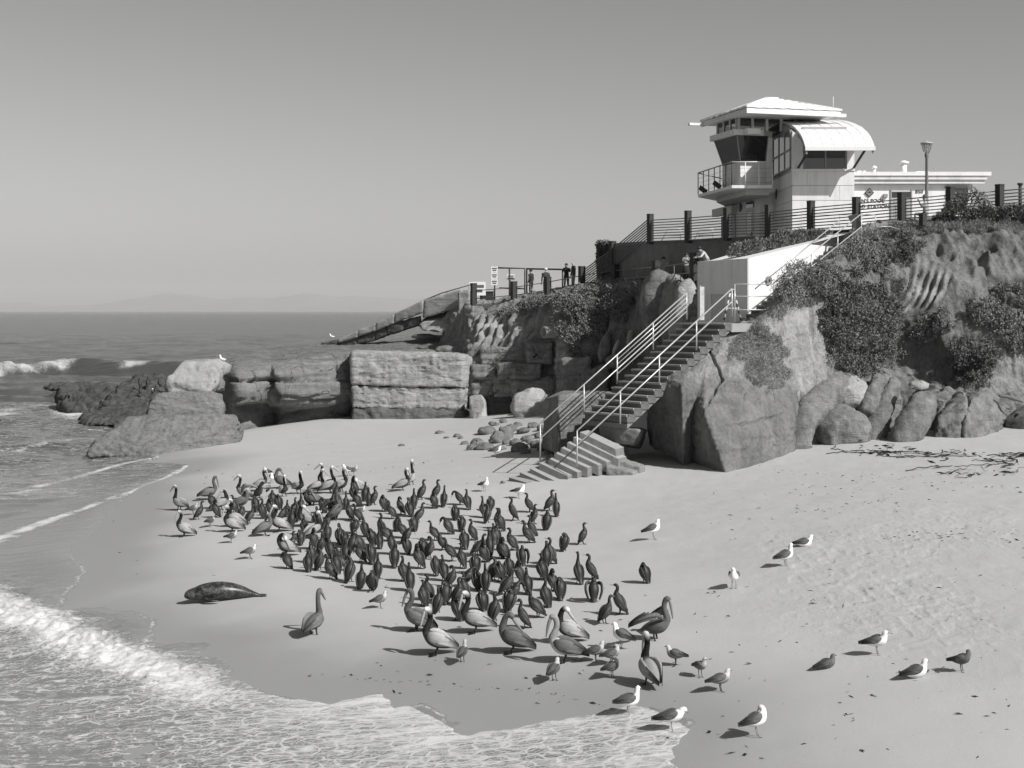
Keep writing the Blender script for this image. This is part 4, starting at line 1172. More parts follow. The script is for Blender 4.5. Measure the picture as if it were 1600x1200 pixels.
GP = 'ice plant mats on the cliffs'
mat_plant('ice_plant', [(772, 492), (800, 480), (840, 466), (900, 455), (960, 446), (1002, 437), (1003, 448), (990, 470), (965, 486), (935, 478), (900, 480), (870, 482), (845, 480), (830, 486), (805, 486), (785, 498)], 13000, 'long ice plant fringe hanging along the walkway edge', .12, .06, .45, .1, M_LEAF, 1.2, 11, group=GP)
mat_plant('ice_plant', [(872, 484), (905, 474), (940, 478), (952, 495), (948, 520), (938, 552), (915, 558), (898, 552), (882, 535), (868, 505)], 12000, 'thick clump of ice plant above the layered rocks, right of the pipe', .12, .06, .75, .15, M_LEAF, 1.1, 12, group=GP)
mat_plant('ice_plant', [(950, 470), (985, 462), (990, 480), (975, 500), (955, 500)], 2500, 'small ice plant clump left of the rock pillar', .11, .05, .5, .2, M_LEAF, 1.5, 13, group=GP)
mat_plant('ice_plant', [(1212, 458), (1222, 438), (1245, 426), (1280, 420), (1322, 424), (1332, 448), (1305, 474), (1280, 466), (1258, 474), (1240, 466), (1224, 478)], 16000, 'ice plant cushion hanging over the brow beside the white wall', .10, .035, .5, .35, M_LEAF, 1.5, 14, group=GP)
mat_plant('hanging_shrub', [(1290, 475), (1312, 452), (1345, 440), (1385, 448), (1396, 480), (1396, 520), (1385, 548), (1365, 572), (1342, 590), (1318, 580), (1300, 560), (1288, 535), (1283, 505)], 24000, 'large dark shrub hanging on the face of the right cliff', .10, .05, .75, .1, M_LEAFD, 1.3, 15)
mat_plant('ice_plant', [(1278, 416), (1300, 400), (1325, 384), (1350, 372), (1375, 380), (1388, 400), (1384, 425), (1378, 440), (1345, 434), (1322, 422)], 11000, 'patchy ice plant covering the slope above the hanging shrub', .10, .05, .31, .0, M_LEAF, 1.8, 16, group=GP, gap=.42)
mat_plant('ice_plant', [(1372, 372), (1400, 362), (1432, 366), (1442, 392), (1432, 412), (1410, 408), (1385, 404)], 7000, 'tangled plants hanging below the cliff edge near the lamp post', .12, .03, .45, .45, M_LEAFD, 1.8, 17, group=GP, gap=.4)
mat_plant('ice_plant', [(1424, 518), (1440, 500), (1462, 492), (1482, 484), (1490, 496), (1482, 515), (1462, 528), (1442, 540), (1426, 534)], 8000, 'ice plant mound just below the pale eroded ribs', .09, .04, .5, .05, M_LEAF, 1.6, 18, group=GP)
mat_plant('hanging_shrub', [(1482, 545), (1502, 522), (1530, 518), (1548, 535), (1552, 570), (1542, 602), (1515, 608), (1494, 596), (1484, 570)], 13000, 'drooping shrub over the cracked rock on the right', .12, .035, .6, .45, M_LEAFD, 1.5, 19)
mat_plant('ice_plant', [(1510, 490), (1530, 466), (1552, 450), (1585, 446), (1615, 456), (1615, 495), (1580, 510), (1545, 514), (1520, 506)], 11000, 'broad low ice plant cushions at the right picture edge', .09, .045, .40, .0, M_LEAF, 1.5, 20, group=GP, gap=.40)
mat_plant('ice_plant', [(1560, 520), (1615, 505), (1615, 545), (1590, 555), (1565, 545)], 4000, 'small low ice plant patch at the picture edge below the broad cushions', .09, .045, .3, .0, M_LEAF, 1.5, 21, group=GP)
mat_plant('moss_patch', [(1178, 505), (1205, 512), (1216, 540), (1232, 565), (1230, 598), (1206, 612), (1170, 592), (1164, 562), (1128, 566), (1150, 530)], 16000, 'dense short green carpet on the pale bank right of the stairs', .05, .022, .10, -.1, M_LEAF, 3, 22, rough_edge=14)
mat_plant('dry_grass', [(1340, 372), (1372, 358), (1430, 350), (1500, 347), (1615, 342), (1615, 356), (1560, 362), (1500, 360), (1430, 364), (1372, 372)], 16000, 'strip of dry grass along the right cliff top', .12, .018, .12, -.2, M_GRASS, 2, 23)
mat_plant('dry_grass', [(1390, 430), (1420, 440), (1410, 480), (1395, 520), (1390, 470)], 2600, 'sparse dry grass beside the pale eroded ribs', .10, .018, .10, -.1, M_GRASS, 2, 24)
mat_plant('dry_grass', [(855, 545), (880, 540), (905, 560), (890, 590), (862, 600), (850, 570)], 3500, 'thin grass on the pale bank under the pipe', .08, .018, .10, .0, M_GRASS, 2, 25)
mat_plant('dry_grass', [(1480, 600), (1520, 606), (1545, 612), (1525, 625), (1490, 622)], 2000, 'pale dry grass tuft between shrub and cracked rock', .16, .012, .2, -.2, leaf_mat('straw', .3, .45), 2, 26)

# ================================================================== stairs down to the beach
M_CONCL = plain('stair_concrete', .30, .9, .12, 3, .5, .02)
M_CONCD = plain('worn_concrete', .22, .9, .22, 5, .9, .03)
M_RISER = plain('shaded_riser', .13, .9, .25, 4, .5, .02)  # stair concrete with the risers' shade painted in as a darker tone
M_RISERL = plain('worn_shaded_riser', .20, .9, .25, 5, .8, .03)  # rough lower risers, colour darkened to stand in for shade
M_STEEL = plain('galvanised_steel', .50, .38, .08, 9, spec=.5, metal=.35)
M_WHITE = painted('white_paint', .78, .6, .09)
M_POST = plain('dark_brown_post', .045, .7, .2, 5)
M_BAR = plain('rail_bar', .17, .5, .15, 5, spec=.4)
M_DARKW = plain('grey_retaining_wall', .19, .9, .25, 1.6, .5, .02)

U3 = Vector((.78, .626, 0)).normalized()
W3 = Vector((U3.y, -U3.x, 0))
S0 = P(980, 658, 47.0)
RISE, RUN, WID, NS = .2, .3145, 2.1, 16
stairs = empty('beach_stairs', (S0.x, S0.y, 1.6), 'long concrete stairs climbing from the sand to the cliff top', 'stairs')
_stepme = None
def step_at(r, z, wid, run, rise, nm='step', mat=M_CONCL):
    a = Vector((r.x, r.y, z))
    poly = [a, a - W3 * wid, a - W3 * wid + U3 * (run + .06), a + U3 * (run + .06)]
    V, Fc = prism_vf(poly, (0, 0, -rise))
    # nosing lip in front
    b = a - U3 * .04 + Vector((0, 0, .004))
    prism_vf([b, b - W3 * wid, b - W3 * wid + U3 * .12, b + U3 * .12], (0, 0, -.06), V, Fc)
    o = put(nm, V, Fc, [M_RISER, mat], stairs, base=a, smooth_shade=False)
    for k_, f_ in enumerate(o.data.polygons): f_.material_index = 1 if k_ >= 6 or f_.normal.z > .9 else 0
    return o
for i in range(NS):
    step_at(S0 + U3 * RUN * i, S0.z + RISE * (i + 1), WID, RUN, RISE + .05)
T0 = S0 + U3 * RUN * NS; T0.z = S0.z + RISE * NS
# landing
a = Vector((T0.x, T0.y, T0.z - .004))
V, Fc = prism_vf([a, a - W3 * (WID + 1.2), a - W3 * (WID + 1.2) + U3 * 2.4, a - W3 * (WID - .1) + U3 * 2.7, a + U3 * 2.7], (0, 0, -.3))
put('landing', V, Fc, M_CONCL, stairs, smooth_shade=False)
T1 = T0 + U3 * 2.65
for i in range(20):
    step_at(T1 + U3 * .305 * i, T1.z + .165 * (i + 1), 1.95, .305, .30)
T2 = T1 + U3 * 6.1; T2.z = T1.z + 3.3
# underside slab
q0 = S0 + U3 * .05 - W3 * .05 + Vector((0, 0, -.10)); q1 = T0 - W3 * .05 + Vector((0, 0, -.12))
V, Fc = prism_vf([q0, q1, q1 - Vector((0, 0, .16)), q0 - Vector((0, 0, .16))], -W3 * (WID - .1))
put('slab', V, Fc, M_CONCD, stairs, smooth_shade=False)
# tilted, half-buried lower steps: (left end, right end) pixels of each front top edge
LOW = [((795, 746), (822, 754)), ((812, 738), (850, 755)), ((828, 732), (868, 752)), ((842, 723), (887, 744)), ((857, 716), (902, 738)), ((866, 707), (918, 731)), ((876, 699), (935, 727)), ((886, 691), (948, 722)), ((896, 683), (966, 717)), ((906, 675), (962, 702))]
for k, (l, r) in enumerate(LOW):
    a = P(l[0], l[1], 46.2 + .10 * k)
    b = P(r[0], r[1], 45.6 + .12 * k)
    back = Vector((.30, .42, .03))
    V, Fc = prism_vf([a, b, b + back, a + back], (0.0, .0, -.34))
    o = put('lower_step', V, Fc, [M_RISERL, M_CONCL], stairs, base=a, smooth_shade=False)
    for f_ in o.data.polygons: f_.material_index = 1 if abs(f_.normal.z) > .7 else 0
for k, (l, r) in enumerate((((946, 727), (990, 739)), ((958, 716), (1000, 730)))):
    a = P(l[0], l[1], 46.4 + .3 * k); b = P(r[0], r[1], 46.2 + .3 * k)
    lo_ = Vector((.02, 0, -.3)); bk_ = Vector((.2, .4, .03))
    hull_rock('broken_step', [tuple(q) for q in (a, b, b + bk_, a + bk_, a + lo_, b + lo_, b + bk_ + lo_, a + bk_ + lo_)], M_CONCD, None, .03, 4.0, .085, 1, 720 + k, parent=stairs, world=True, fine=.8)
hull_rock('broken_base', [(912, 684, 47.6), (962, 696, 47.3), (912, 704, 47.6), (968, 714, 47.4), (900, 676, 49.6), (980, 690, 49.6), (905, 730, 49.6), (985, 730, 49.6)], M_CONCD, None, .08, 1.5, .14, 1, 501, parent=stairs)
hull_rock('broken_base', [(935, 664, 48.2), (1000, 672, 47.6), (940, 690, 48.4), (985, 692, 47.8), (940, 664, 51), (1010, 672, 51), (950, 690, 51), (1000, 700, 51)], M_CONCD, None, .10, 1.2, .14, 1, 502, parent=stairs)

# ---- handrails of the stairs
def rail_obj(name, pts, r, parent, mat=M_STEEL, seg=6):
    V, Fc = tube_vf(pts, r, seg)
    return put(name, V, Fc, mat, parent, base=pts[0])
SL = RISE / RUN
def on_left(s, h):     # s metres along the stairs from the foot of the first flight
    return S0 - W3 * (WID + .05) + U3 * s + Vector((0, 0, SL * s + h))
def on_right(s, h):
    return S0 - W3 * .12 + U3 * s + Vector((0, 0, SL * s + h))
hl = empty('handrail', on_left(-1.95, -.35), 'five-bar galvanised handrail on the far side of the beach stairs', 'handrail', 'handrails of the beach stairs')
for h in (1.12, .62):
    rail_obj('bar', [on_left(-1.95, h), on_left(5.0, h)], .026, hl)
for h in (.95, .79, .45):
    rail_obj('bar', [on_left(1.55, h), on_left(5.0, h)], .021, hl)
for s, z0 in ((-1.95, -.12), (0.0, .1), (1.55, .1), (3.3, .15), (5.0, .15)):
    rail_obj('post', [on_left(s, z0), on_left(s, 1.12)], .030, hl)
hr = empty('handrail', on_right(-2.1, -.3), 'two-bar galvanised handrail on the near side of the beach stairs', 'handrail', 'handrails of the beach stairs')
for h in (1.12, .66):
    rail_obj('bar', [on_right(-2.1, h), on_right(5.2, h)], .028, hr)
for s, z0 in ((-2.1, .0), (-.2, .05), (1.6, .1), (3.4, .12), (5.2, .12)):
    rail_obj('post', [on_right(s, z0), on_right(s, 1.12)], .030, hr)
# landing gate
lg = empty('landing_rail', P(1148, 500, 50.6), 'square three-bar guard rail at the edge of the stair landing', 'railing')
g0, g1 = P(1148, 500, 50.6), P(1209, 477, 51.2)
for yy in (444, 463, 484):
    rail_obj('bar', [P(1148, yy, 50.6), P(1209, yy, 51.2)], .022, lg)
for x, d, yb in ((1148, 50.6, 503), (1209, 51.2, 476)):
    rail_obj('post', [P(x, yb, d), P(x, 444, d)], .024, lg)
h2 = empty('handrail', P(1208, 470, 51.7), 'two-bar handrail climbing past the plants to the cliff top', 'handrail', 'handrails of the beach stairs')
ra, rb = P(1208, 443, 51.66), P(1346, 334, 54.8)
for h in (0, -.5):
    rail_obj('bar', [ra + Vector((0, 0, h)), rb + Vector((0, 0, h))], .024, h2)
for k in (.42, .72, 1.0):
    q = ra + (rb - ra) * k
    rail_obj('post', [q + Vector((0, 0, -1.1)), q], .024, h2)
rc = P(1368, 336, 55.6)
rail_obj('bar', [rb, rc], .024, h2)
rail_obj('post', [rc + Vector((0, 0, -.5)), rc], .024, h2)
rail_obj('chain', [rc + Vector((0, 0, -.45)), P(1392, 354, 56), P(1408, 360, 56.4)], .016, h2)
h3 = empty('handrail', P(1180, 480, 54.2), 'single handrail fixed along the bright white wall', 'handrail', 'handrails of the beach stairs')
wa_, wb_ = P(1181, 450, 54.15), P(1312, 344, 57.2)
rail_obj('bar', [wa_, wb_], .024, h3)
for k in (.1, .5, .9):
    q = wa_ + (wb_ - wa_) * k
    rail_obj('bracket', [q, q - W3 * .22 + Vector((0, 0, -.08))], .014, h3)

# ---- white retaining wall with a hatch and a round vent
cn = Vector((8.98, 53.95, 0)); en = Vector((13.6, 57.66, 0)); lf = Vector((7.31, 56.03, 0))
ww = empty('white_retaining_wall', (cn.x, cn.y, 6.3), 'bright white retaining wall beside the upper stairs with a round vent', 'wall')
def quadprism(pts_top, zb):
    V = [tuple(p) for p in pts_top] + [(p[0], p[1], zb) for p in pts_top]
    n = len(pts_top)
    Fc = [tuple(range(n)), tuple(range(2 * n - 1, n - 1, -1))] + [(i, n + i, n + (i + 1) % n, (i + 1) % n) for i in range(n)]
    return V, Fc
bk = U3 * 0 - W3 * 3.2
V, Fc = quadprism([(cn.x, cn.y, 9.0), (en.x, en.y, 10.12), (en.x + bk.x, en.y + bk.y, 10.12), (lf.x + .6, lf.y + .75, 9.02), (lf.x, lf.y, 8.95)], 6.2)
put('wall', V, [f[::-1] for f in Fc], M_WHITE, ww, smooth_shade=False)
nl = -U3
hp = lambda s, z: cn - W3 * s + nl * .03 + Vector((0, 0, z))
V, Fc = prism_vf([hp(1.14, 6.55), hp(1.91, 6.55), hp(1.91, 7.66), hp(1.14, 7.66)], U3 * .06)
hat = put('hatch', V, Fc, plain('hatch_paint', .55, .6, .05), ww, smooth_shade=False)
V, Fc = [], []
for s0, s1, z0, z1 in ((1.06, 1.14, 6.55, 7.74), (1.91, 1.99, 6.55, 7.74), (1.14, 1.91, 7.66, 7.74)):
    prism_vf([hp(s0, z0) - U3 * .03, hp(s1, z0) - U3 * .03, hp(s1, z1) - U3 * .03, hp(s0, z1) - U3 * .03], U3 * .08, V, Fc)
put('frame', V, Fc, M_WHITE, hat, smooth_shade=False)
V, Fc = tube_vf([hp(1.2, 7.1) - U3 * .06, hp(1.2, 7.2) - U3 * .06], .02)
put('handle', V, Fc, M_STEEL, hat)
vc = cn + U3 * (3.34 - 2.25) + W3 * .03 + Vector((0, 0, 8.18))
V, Fc = tube_vf([vc - W3 * .04, vc + W3 * .05], .16, 20)
vent = put('round_vent', V, Fc, plain('vent_metal', .22, .5), ww, smooth_shade=False)
V, Fc = tube_vf([vc + W3 * .05, vc + W3 * .065], .05, 12)
put('cap', V, Fc, M_POST, vent, smooth_shade=False)
V, Fc = prism_vf([hp(-.02, 6.4), hp(.5, 6.4), hp(.5, 8.98), hp(-.02, 8.98)], U3 * .1 - U3 * .06)
put('pilaster', [tuple(Vector(v) - U3 * .05) for v in V], Fc, M_WHITE, ww, smooth_shade=False)

# barricade and mottled post on the landing
bc = empty('barricade', P(1144, 502, 52.0), 'folding striped barricade standing on the stair landing', 'barricade')
M_STRIPE = NT('barricade_stripes'); _z = M_STRIPE.math('GREATER_THAN', M_STRIPE.math('FRACT', M_STRIPE.math('MULTIPLY', M_STRIPE.noise(0, 0, 0), 1)), .5)
def stripe_mat():
    t = NT('striped_paint')
    sep = t.n.new('ShaderNodeSeparateXYZ'); t.l.new(t.co(), sep.inputs[0])
    k = t.math('GREATER_THAN', t.math('FRACT', t.math('MULTIPLY', sep.outputs[2], 4.0)), .5)
    t.base(t.mix(k, .06, .6)); t.rough(.6)
    return t.m
bpy.data.materials.remove(M_STRIPE.m)
M_STR = stripe_mat()
for x0, x1 in ((1131, 1142), (1158, 1146)):
    for dd in (52.0, 52.5):
        V, Fc = tube_vf([P(x0 if x0 < 1145 else x0, 501, dd), P(x1, 452, 52.2)], .035, 6)
        put('leg', V, Fc, M_STR, bc, base=P(x0, 501, dd))
V, Fc = tube_vf([P(1134, 482, 52.1), P(1155, 482, 52.1)], .03, 6)
put('crossbar', V, Fc, M_STR, bc)
sp = empty('notice_post', P(1097, 500, 52.2), 'narrow white notice board on a post at the top of the first stairs', 'sign')
V, Fc = box_vf(P(1097, 474, 52.2), .16, .05, 1.22); put('board', V, Fc, plain('peeling_white', .6, .8, .3, 7), sp, smooth_shade=False)
V, Fc = box_vf(P(1094.4, 474, 52.25), .05, .06, 1.3); put('post', V, Fc, M_STEEL, sp, smooth_shade=False)

# ================================================================== walkway, terrace, railings
def pav_mat(): return plain('pavement', .30, .95, .1, 2, .3, .01)
M_PAVE = pav_mat()
UP = [(1016, 377, 73.5), (1075, 375, 70.5), (1136, 371, 68.0), (1201, 369, 65.5), (1267, 363, 63.0), (1338, 358, 60.8), (1409, 352, 59.4), (1485, 346, 58.6), (1562, 340, 58.0), (1642, 333, 57.6), (1722, 327, 57.2), (1802, 321, 57.0)]
UPH = [336, 331, 327, 322, 316, 310, 303, 294, 288, 279, 272, 266]
up = [P(*q) for q in UP]
V = [tuple(p + Vector((-.1, .05, -.02))) for p in up] + [(p.x * 1.0 + 4, p.y + 42, p.z + .5) for p in up]
n = len(up)
V[0:0] = []
terr = put('pavement', np.array(V), np.array([[i, i + 1, n + i + 1, n + i] for i in range(n - 1)]), M_PAVE, base=(0, 0, 0))
tag(terr, 'upper terrace pavement around the lifeguard station', 'pavement', kind='structure')
LOWP = [(1100, 437, 62.0), (1085, 437, 63.6), (1025, 442, 71.0), (961, 445, 78.0), (909, 452, 80.5), (856, 462, 81.8), (803, 470, 83.0), (740, 475, 84.5), (735, 476, 85)]
lw = [P(*q) for q in LOWP]
V = [tuple(p + Vector((0, 0, -.04))) for p in lw] + [(p.x + .8, p.y + 7.0, p.z - .04) for p in lw]
n = len(lw)
put_w = put('path', np.array(V), np.array([[n + i, n + i + 1, i + 1, i] for i in range(n - 1)]), M_PAVE, base=(0, 0, 0))
tag(put_w, 'lower walkway along the cliff edge', 'path', kind='structure')

def post_at(name, p, w, h, parent, mat=M_POST, rz=.5):
    V, Fc = box_vf((p.x, p.y, p.z + h / 2), w, w, h, rz)
    o = put(name, V, Fc, mat, parent, base=p, smooth_shade=False)
    V, Fc = box_vf((p.x, p.y, p.z + h + .03), w * 1.06, w * 1.06, .06, rz)
    put('cap', V, Fc, mat, o, base=p, smooth_shade=False)
    return o
uf = empty('terrace_railing', up[0], 'terrace railing of dark square posts and seven thin bars before the station', 'railing')
for p, q, yt in zip(up, UP, UPH):
    h = (q[1] - yt) * q[2] / F if q[0] < 1560 else 1.3
    post_at('post', p + Vector((0, 0, -.15)), .26, h + .15, uf)
for i in range(len(up) - 1):
    for k in range(8):
        z = .14 + k * .135
        V, Fc = tube_vf([up[i] + Vector((0, 0, z)), up[i + 1] + Vector((0, 0, z))], .027, 6)
        put('bar', V, Fc, M_BAR, uf, base=up[i])
df = empty('stair_railing', P(957, 428, 78.5), 'diagonal railing of the steps between walkway and terrace', 'railing')
dp = [up[0], P(957, 420, 78.6), P(909, 452, 81.0)]
post_at('post', P(957, 432, 78.6), .30, 1.9, df)
for k in range(8):
    z = .14 + k * .135
    V, Fc = tube_vf([dp[0] + Vector((-.15, 0, z)), dp[1] + Vector((0, 0, z)), dp[2] + Vector((.1, 0, z))], .034, 6)
    put('bar', V, Fc, M_BAR, df, base=dp[0])
lf_ = empty('walkway_railing', lw[1], 'walkway railing of stout dark posts and two rails above the ice plant', 'railing')
HW = [1.1, 1.15, 1.05, 1.06, 1.25, 1.02, 1.08, 1.18]
for k, p in enumerate(lw[1:8]):
    post_at('post', p + Vector((0, 0, -.25)), .30, HW[k + 1] + .25, lf_)
for i in range(0, 7):
    for z in ((.78, .32)):
        V, Fc = tube_vf([lw[i] + Vector((0, 0, z)), lw[i + 1] + Vector((0, 0, z))], .026, 6)
        put('rail', V, Fc, M_BAR, lf_, base=lw[i])
    m = (lw[i] + lw[i + 1]) / 2
    if i > 0:
        V, Fc = tube_vf([m + Vector((0, 0, -.1)), m + Vector((0, 0, .8))], .02, 6)
        put('baluster', V, Fc, M_BAR, lf_, base=m)
# dark retaining wall under the terrace, with a vine on its end
rw = empty('retaining_wall', P(1016, 440, 74), 'dark streaked retaining wall between walkway and upper terrace', 'wall')
base = [P(932, 440, 81.5), P(1016, 440, 73.8), P(1075, 440, 70.8), P(1136, 440, 68.3), P(1201, 440, 65.8), P(1267, 440, 63.3), P(1340, 440, 61.0)]
tops = [10.8, up[0].z, up[1].z, up[2].z, up[3].z, up[4].z, up[5].z]
for i in range(len(base) - 1):
    a, b = base[i], base[i + 1]
    V, Fc = quadprism([(a.x, a.y, tops[i] - .03), (b.x, b.y, tops[i + 1] - .03), (b.x + .2, b.y + .35, tops[i + 1] - .03), (a.x + .2, a.y + .35, tops[i] - .03)], 7.6)
    put('panel', V, [f[::-1] for f in Fc], M_DARKW, rw, smooth_shade=False)
    V, Fc = quadprism([(a.x - .04, a.y - .06, tops[i] + .03), (b.x - .04, b.y - .06, tops[i + 1] + .03), (b.x + .2, b.y + .40, tops[i + 1] + .03), (a.x + .2, a.y + .40, tops[i] + .03)], min(tops[i], tops[i + 1]) - .06)
    put('coping', V, [f[::-1] for f in Fc], M_CONCD, rw, smooth_shade=False)
mat_plant('wall_vine', [(932, 380), (950, 378), (956, 392), (954, 412), (946, 428), (932, 432)], 2600, 'dark vine on the left end of the retaining wall', .14, .09, .18, .1, M_LEAFD, 1.5, 31, depth=lambda x, y: 81.2 - (x - 930) * .09, rough_edge=2)
mat_plant('ice_plant', [(1135, 402), (1143, 388), (1170, 383), (1200, 378), (1228, 376), (1222, 390), (1195, 396), (1165, 404)], 8000, 'ice plant spilling over the left top of the white wall', .12, .05, .35, .1, M_LEAF, 1.5, 32, group=GP, depth=lambda x, y: 56.0 + (x - 1170) * .02, rough_edge=3)
mat_plant('ice_plant', [(1195, 378), (1215, 366), (1250, 362), (1285, 362), (1300, 366), (1270, 378), (1230, 386)], 7000, 'ice plant strip on the right top of the white wall', .12, .05, .3, .0, M_LEAF, 1.5, 33, group=GP, depth=lambda x, y: 57.2 + (x - 1240) * .015, rough_edge=3)

# ground between wall, stairs and terrace
gp = [P(1170, 403, 56.5), P(1240, 385, 57.2), P(1320, 364, 58.0), P(1372, 356, 58.6), P(1430, 351, 58.6), P(1500, 347, 58.4), P(1620, 342, 58)]
bkp = [up[3], up[4], up[5], up[5] + Vector((.8, -.4, 0)), up[6], up[7], up[9]]
n = len(gp)
V = [tuple(a + Vector((0, -1.2, -.06))) for a in gp] + [tuple(b + Vector((0, .4, -.06))) for b in bkp]
o = put('slope', np.array(V), np.array([[i, i + 1, n + i + 1, n + i] for i in range(n - 1)]), M_CLIFF, base=(0, 0, 0))
tag(o, 'sloping ground at the foot of the terrace', 'ground', kind='structure')

# bushes on the cliff top at the right
def bush(name, label, blobs, n, L=.12, W=.05, mat=M_LEAFD, stem=True):
    c0 = blobs[0]
    root = empty(name, P(c0[0], c0[4], c0[2]), label, 'bush')
    pos, dirs = [], []
    for (x, y, d, r, yb, rz) in blobs:
        m = n // len(blobs)
        v = rng.normal(size=(m, 3)); v /= np.linalg.norm(v, axis=1, keepdims=True)
        rad = rng.uniform(.35, 1, m) ** .5 * (.75 + .5 * vnoise(v * 2.2 + x, 5))
        c = np.array(P(x, y, d))
        pos.append(c + v * rad[:, None] * np.array([r, r, rz]))
        dd = v + rng.normal(size=(m, 3)) * .5 + np.array([0, 0, .3])
        dirs.append(dd / np.linalg.norm(dd, axis=1, keepdims=True))
    V, Fc = leaves_mesh(name, np.concatenate(pos), np.concatenate(dirs), L, W, mat, np.concatenate(dirs))
    put('foliage', V, Fc, mat, root, smooth_shade=False)
    for (x, y, d, r, yb, rz) in blobs:
        b = P(x, yb, d)
        for k in range(4):
            e = P(x, y, d) + Vector((random.uniform(-.6, .6) * r, random.uniform(-.5, .5) * r, random.uniform(-.3, .5) * rz))
            V, Fc = tube_vf([b, (b + e) / 2 + Vector((random.uniform(-.1, .1), 0, 0)), e], [.035, .025, .01], 5)
            put('stem', V, Fc, M_POST, root)
    return root
bush('cliff_top_bush', 'dark leafy bush in front of the terrace railing', [(1515, 322, 57.4, .80, 350, .66), (1492, 335, 57.2, .58, 350, .45), (1535, 338, 57.2, .64, 350, .42), (1475, 345, 57.2, .42, 352, .27)], 7000)
bush('low_hedge', 'low dark hedge along the cliff top at the right picture edge', [(1560, 338, 57.2, .64, 350, .37), (1585, 336, 57.0, .64, 350, .4), (1612, 334, 56.8, .74, 350, .42)], 6000)

# drain pipe
pp = empty('drain_pipe', P(862, 525, 75.8), 'short concrete drain pipe sticking out of the cliff', 'pipe')
a, b = P(850, 519, 74.6), P(892, 517, 74.8)
V, Fc = [], []
def ring_pipe(a, b, ro, ri, seg=20):
    t = (b - a).normalized(); u = t.cross(Vector((0, 0, 1))).normalized(); w = t.cross(u)
    V, Fc = [], []
    for p_, r in ((a, ri), (a, ro), (b, ro), (b, ri)):
        for k in range(seg):
            an = 2 * math.pi * k / seg
            V.append(tuple(p_ + (u * math.cos(an) + w * math.sin(an)) * r))
    for i in range(4):
        j = (i + 1) % 4
        for k in range(seg):
            k2 = (k + 1) % seg
            Fc.append((i * seg + k, i * seg + k2, j * seg + k2, j * seg + k))
    return V, Fc
aa = P(849, 519, 75.6); bb = aa + Vector((1.0, .55, .03)).normalized() * 1.7
V, Fc = ring_pipe(aa, bb, .32, .27); put('barrel', V, Fc, M_CONCL, pp)
cc = aa + (bb - aa) * .38
V, Fc = ring_pipe(cc, cc + (bb - aa).normalized() * .16, .335, .28); put('collar', V, Fc, M_CONCL, pp)

# street lamp
lp = empty('street_lamp', P(1447, 345, 60.5), 'tall lamp post with a glass lantern beside the terrace railing', 'lamp')
b = P(1448, 350, 60.5)
zt = lambda y: H - (y - HZ) / F * 60.5
V, Fc = tube_vf([(b.x, b.y, b.z), (b.x, b.y, b.z + .3), (b.x, b.y, b.z + .35), (b.x, b.y, zt(248)), (b.x, b.y, zt(242)), (b.x, b.y, zt(240))], [.12, .12, .075, .06, .10, .07], 12)
put('pole', V, Fc, plain('lamp_metal', .16, .5), lp)
lam = []
V, Fc = tube_vf([(b.x, b.y, zt(240)), (b.x, b.y, zt(237.5)), (b.x, b.y, zt(224.5))], [.08, .10, .25], 14, cap=False)
gm = NT('lantern_glass'); gm.base(.75); gm.rough(.15); gm.b.inputs['Transmission Weight'].default_value = .85; gm.b.inputs['Alpha'].default_value = .45
put('glass', V, Fc, gm.m, lp)
V, Fc = tube_vf([(b.x, b.y, zt(225)), (b.x, b.y, zt(223)), (b.x, b.y, zt(221.5)), (b.x, b.y, zt(220))], [.27, .25, .10, .03], 16)
put('lamp_cap', V, Fc, plain('lamp_cap', .40, .5), lp)
for k in range(4):
    an = math.pi / 4 + k * math.pi / 2
    c, s = math.cos(an), math.sin(an)
    V, Fc = tube_vf([(b.x + c * .085, b.y + s * .085, zt(240)), (b.x + c * .18, b.y + s * .18, zt(233)), (b.x + c * .255, b.y + s * .255, zt(224.5))], .014, 5)
    put('lantern_rib', V, Fc, M_BAR, lp)
V, Fc = tube_vf([(b.x, b.y, zt(240)), (b.x, b.y, zt(229))], .03, 8)
put('bulb', V, Fc, M_WHITE, lp)
# ================================================================== lifeguard station
M_CLAD = painted('white_cladding', .72, .55, .10)
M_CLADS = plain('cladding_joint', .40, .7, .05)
M_TRIM = painted('white_trim', .80, .5, .08)
M_GLASS = NT('dark_glass'); M_GLASS.base(.02); M_GLASS.rough(.06); M_GLASS.b.inputs['Specular IOR Level'].default_value = .9; M_GLASS = M_GLASS.m
M_FRAME = plain('grey_window_frame', .30, .5)
M_METAL = plain('pale_metal_roof', .78, .45, .02, 2)
M_TILE = plain('white_roof_tile', .74, .7, .08, 6)
M_DARK = plain('dark_metal', .04, .5)
M_SOFF = plain('soffit', .55, .7, .03)

st = empty('lifeguard_station', (14.6, 74, 10.3), 'white lifeguard station with a hipped lookout roof, curved canopy and low wing', 'building')
def bx(name, x0, x1, y0, y1, z0, z1, mat, parent=st):
    V, Fc = box_vf(((x0 + x1) / 2, (y0 + y1) / 2, (z0 + z1) / 2), x1 - x0, y1 - y0, z1 - z0)
    return put(name, V, Fc, mat, parent, smooth_shade=False)
XL, XR, YF, YB, ZG = 14.59, 17.82, 74.0, 84.2, 10.2
sill = 14.29
bx('tower_wall', XL + .04, XR - .04, YF + .04, YB, ZG, sill, M_CLADS)
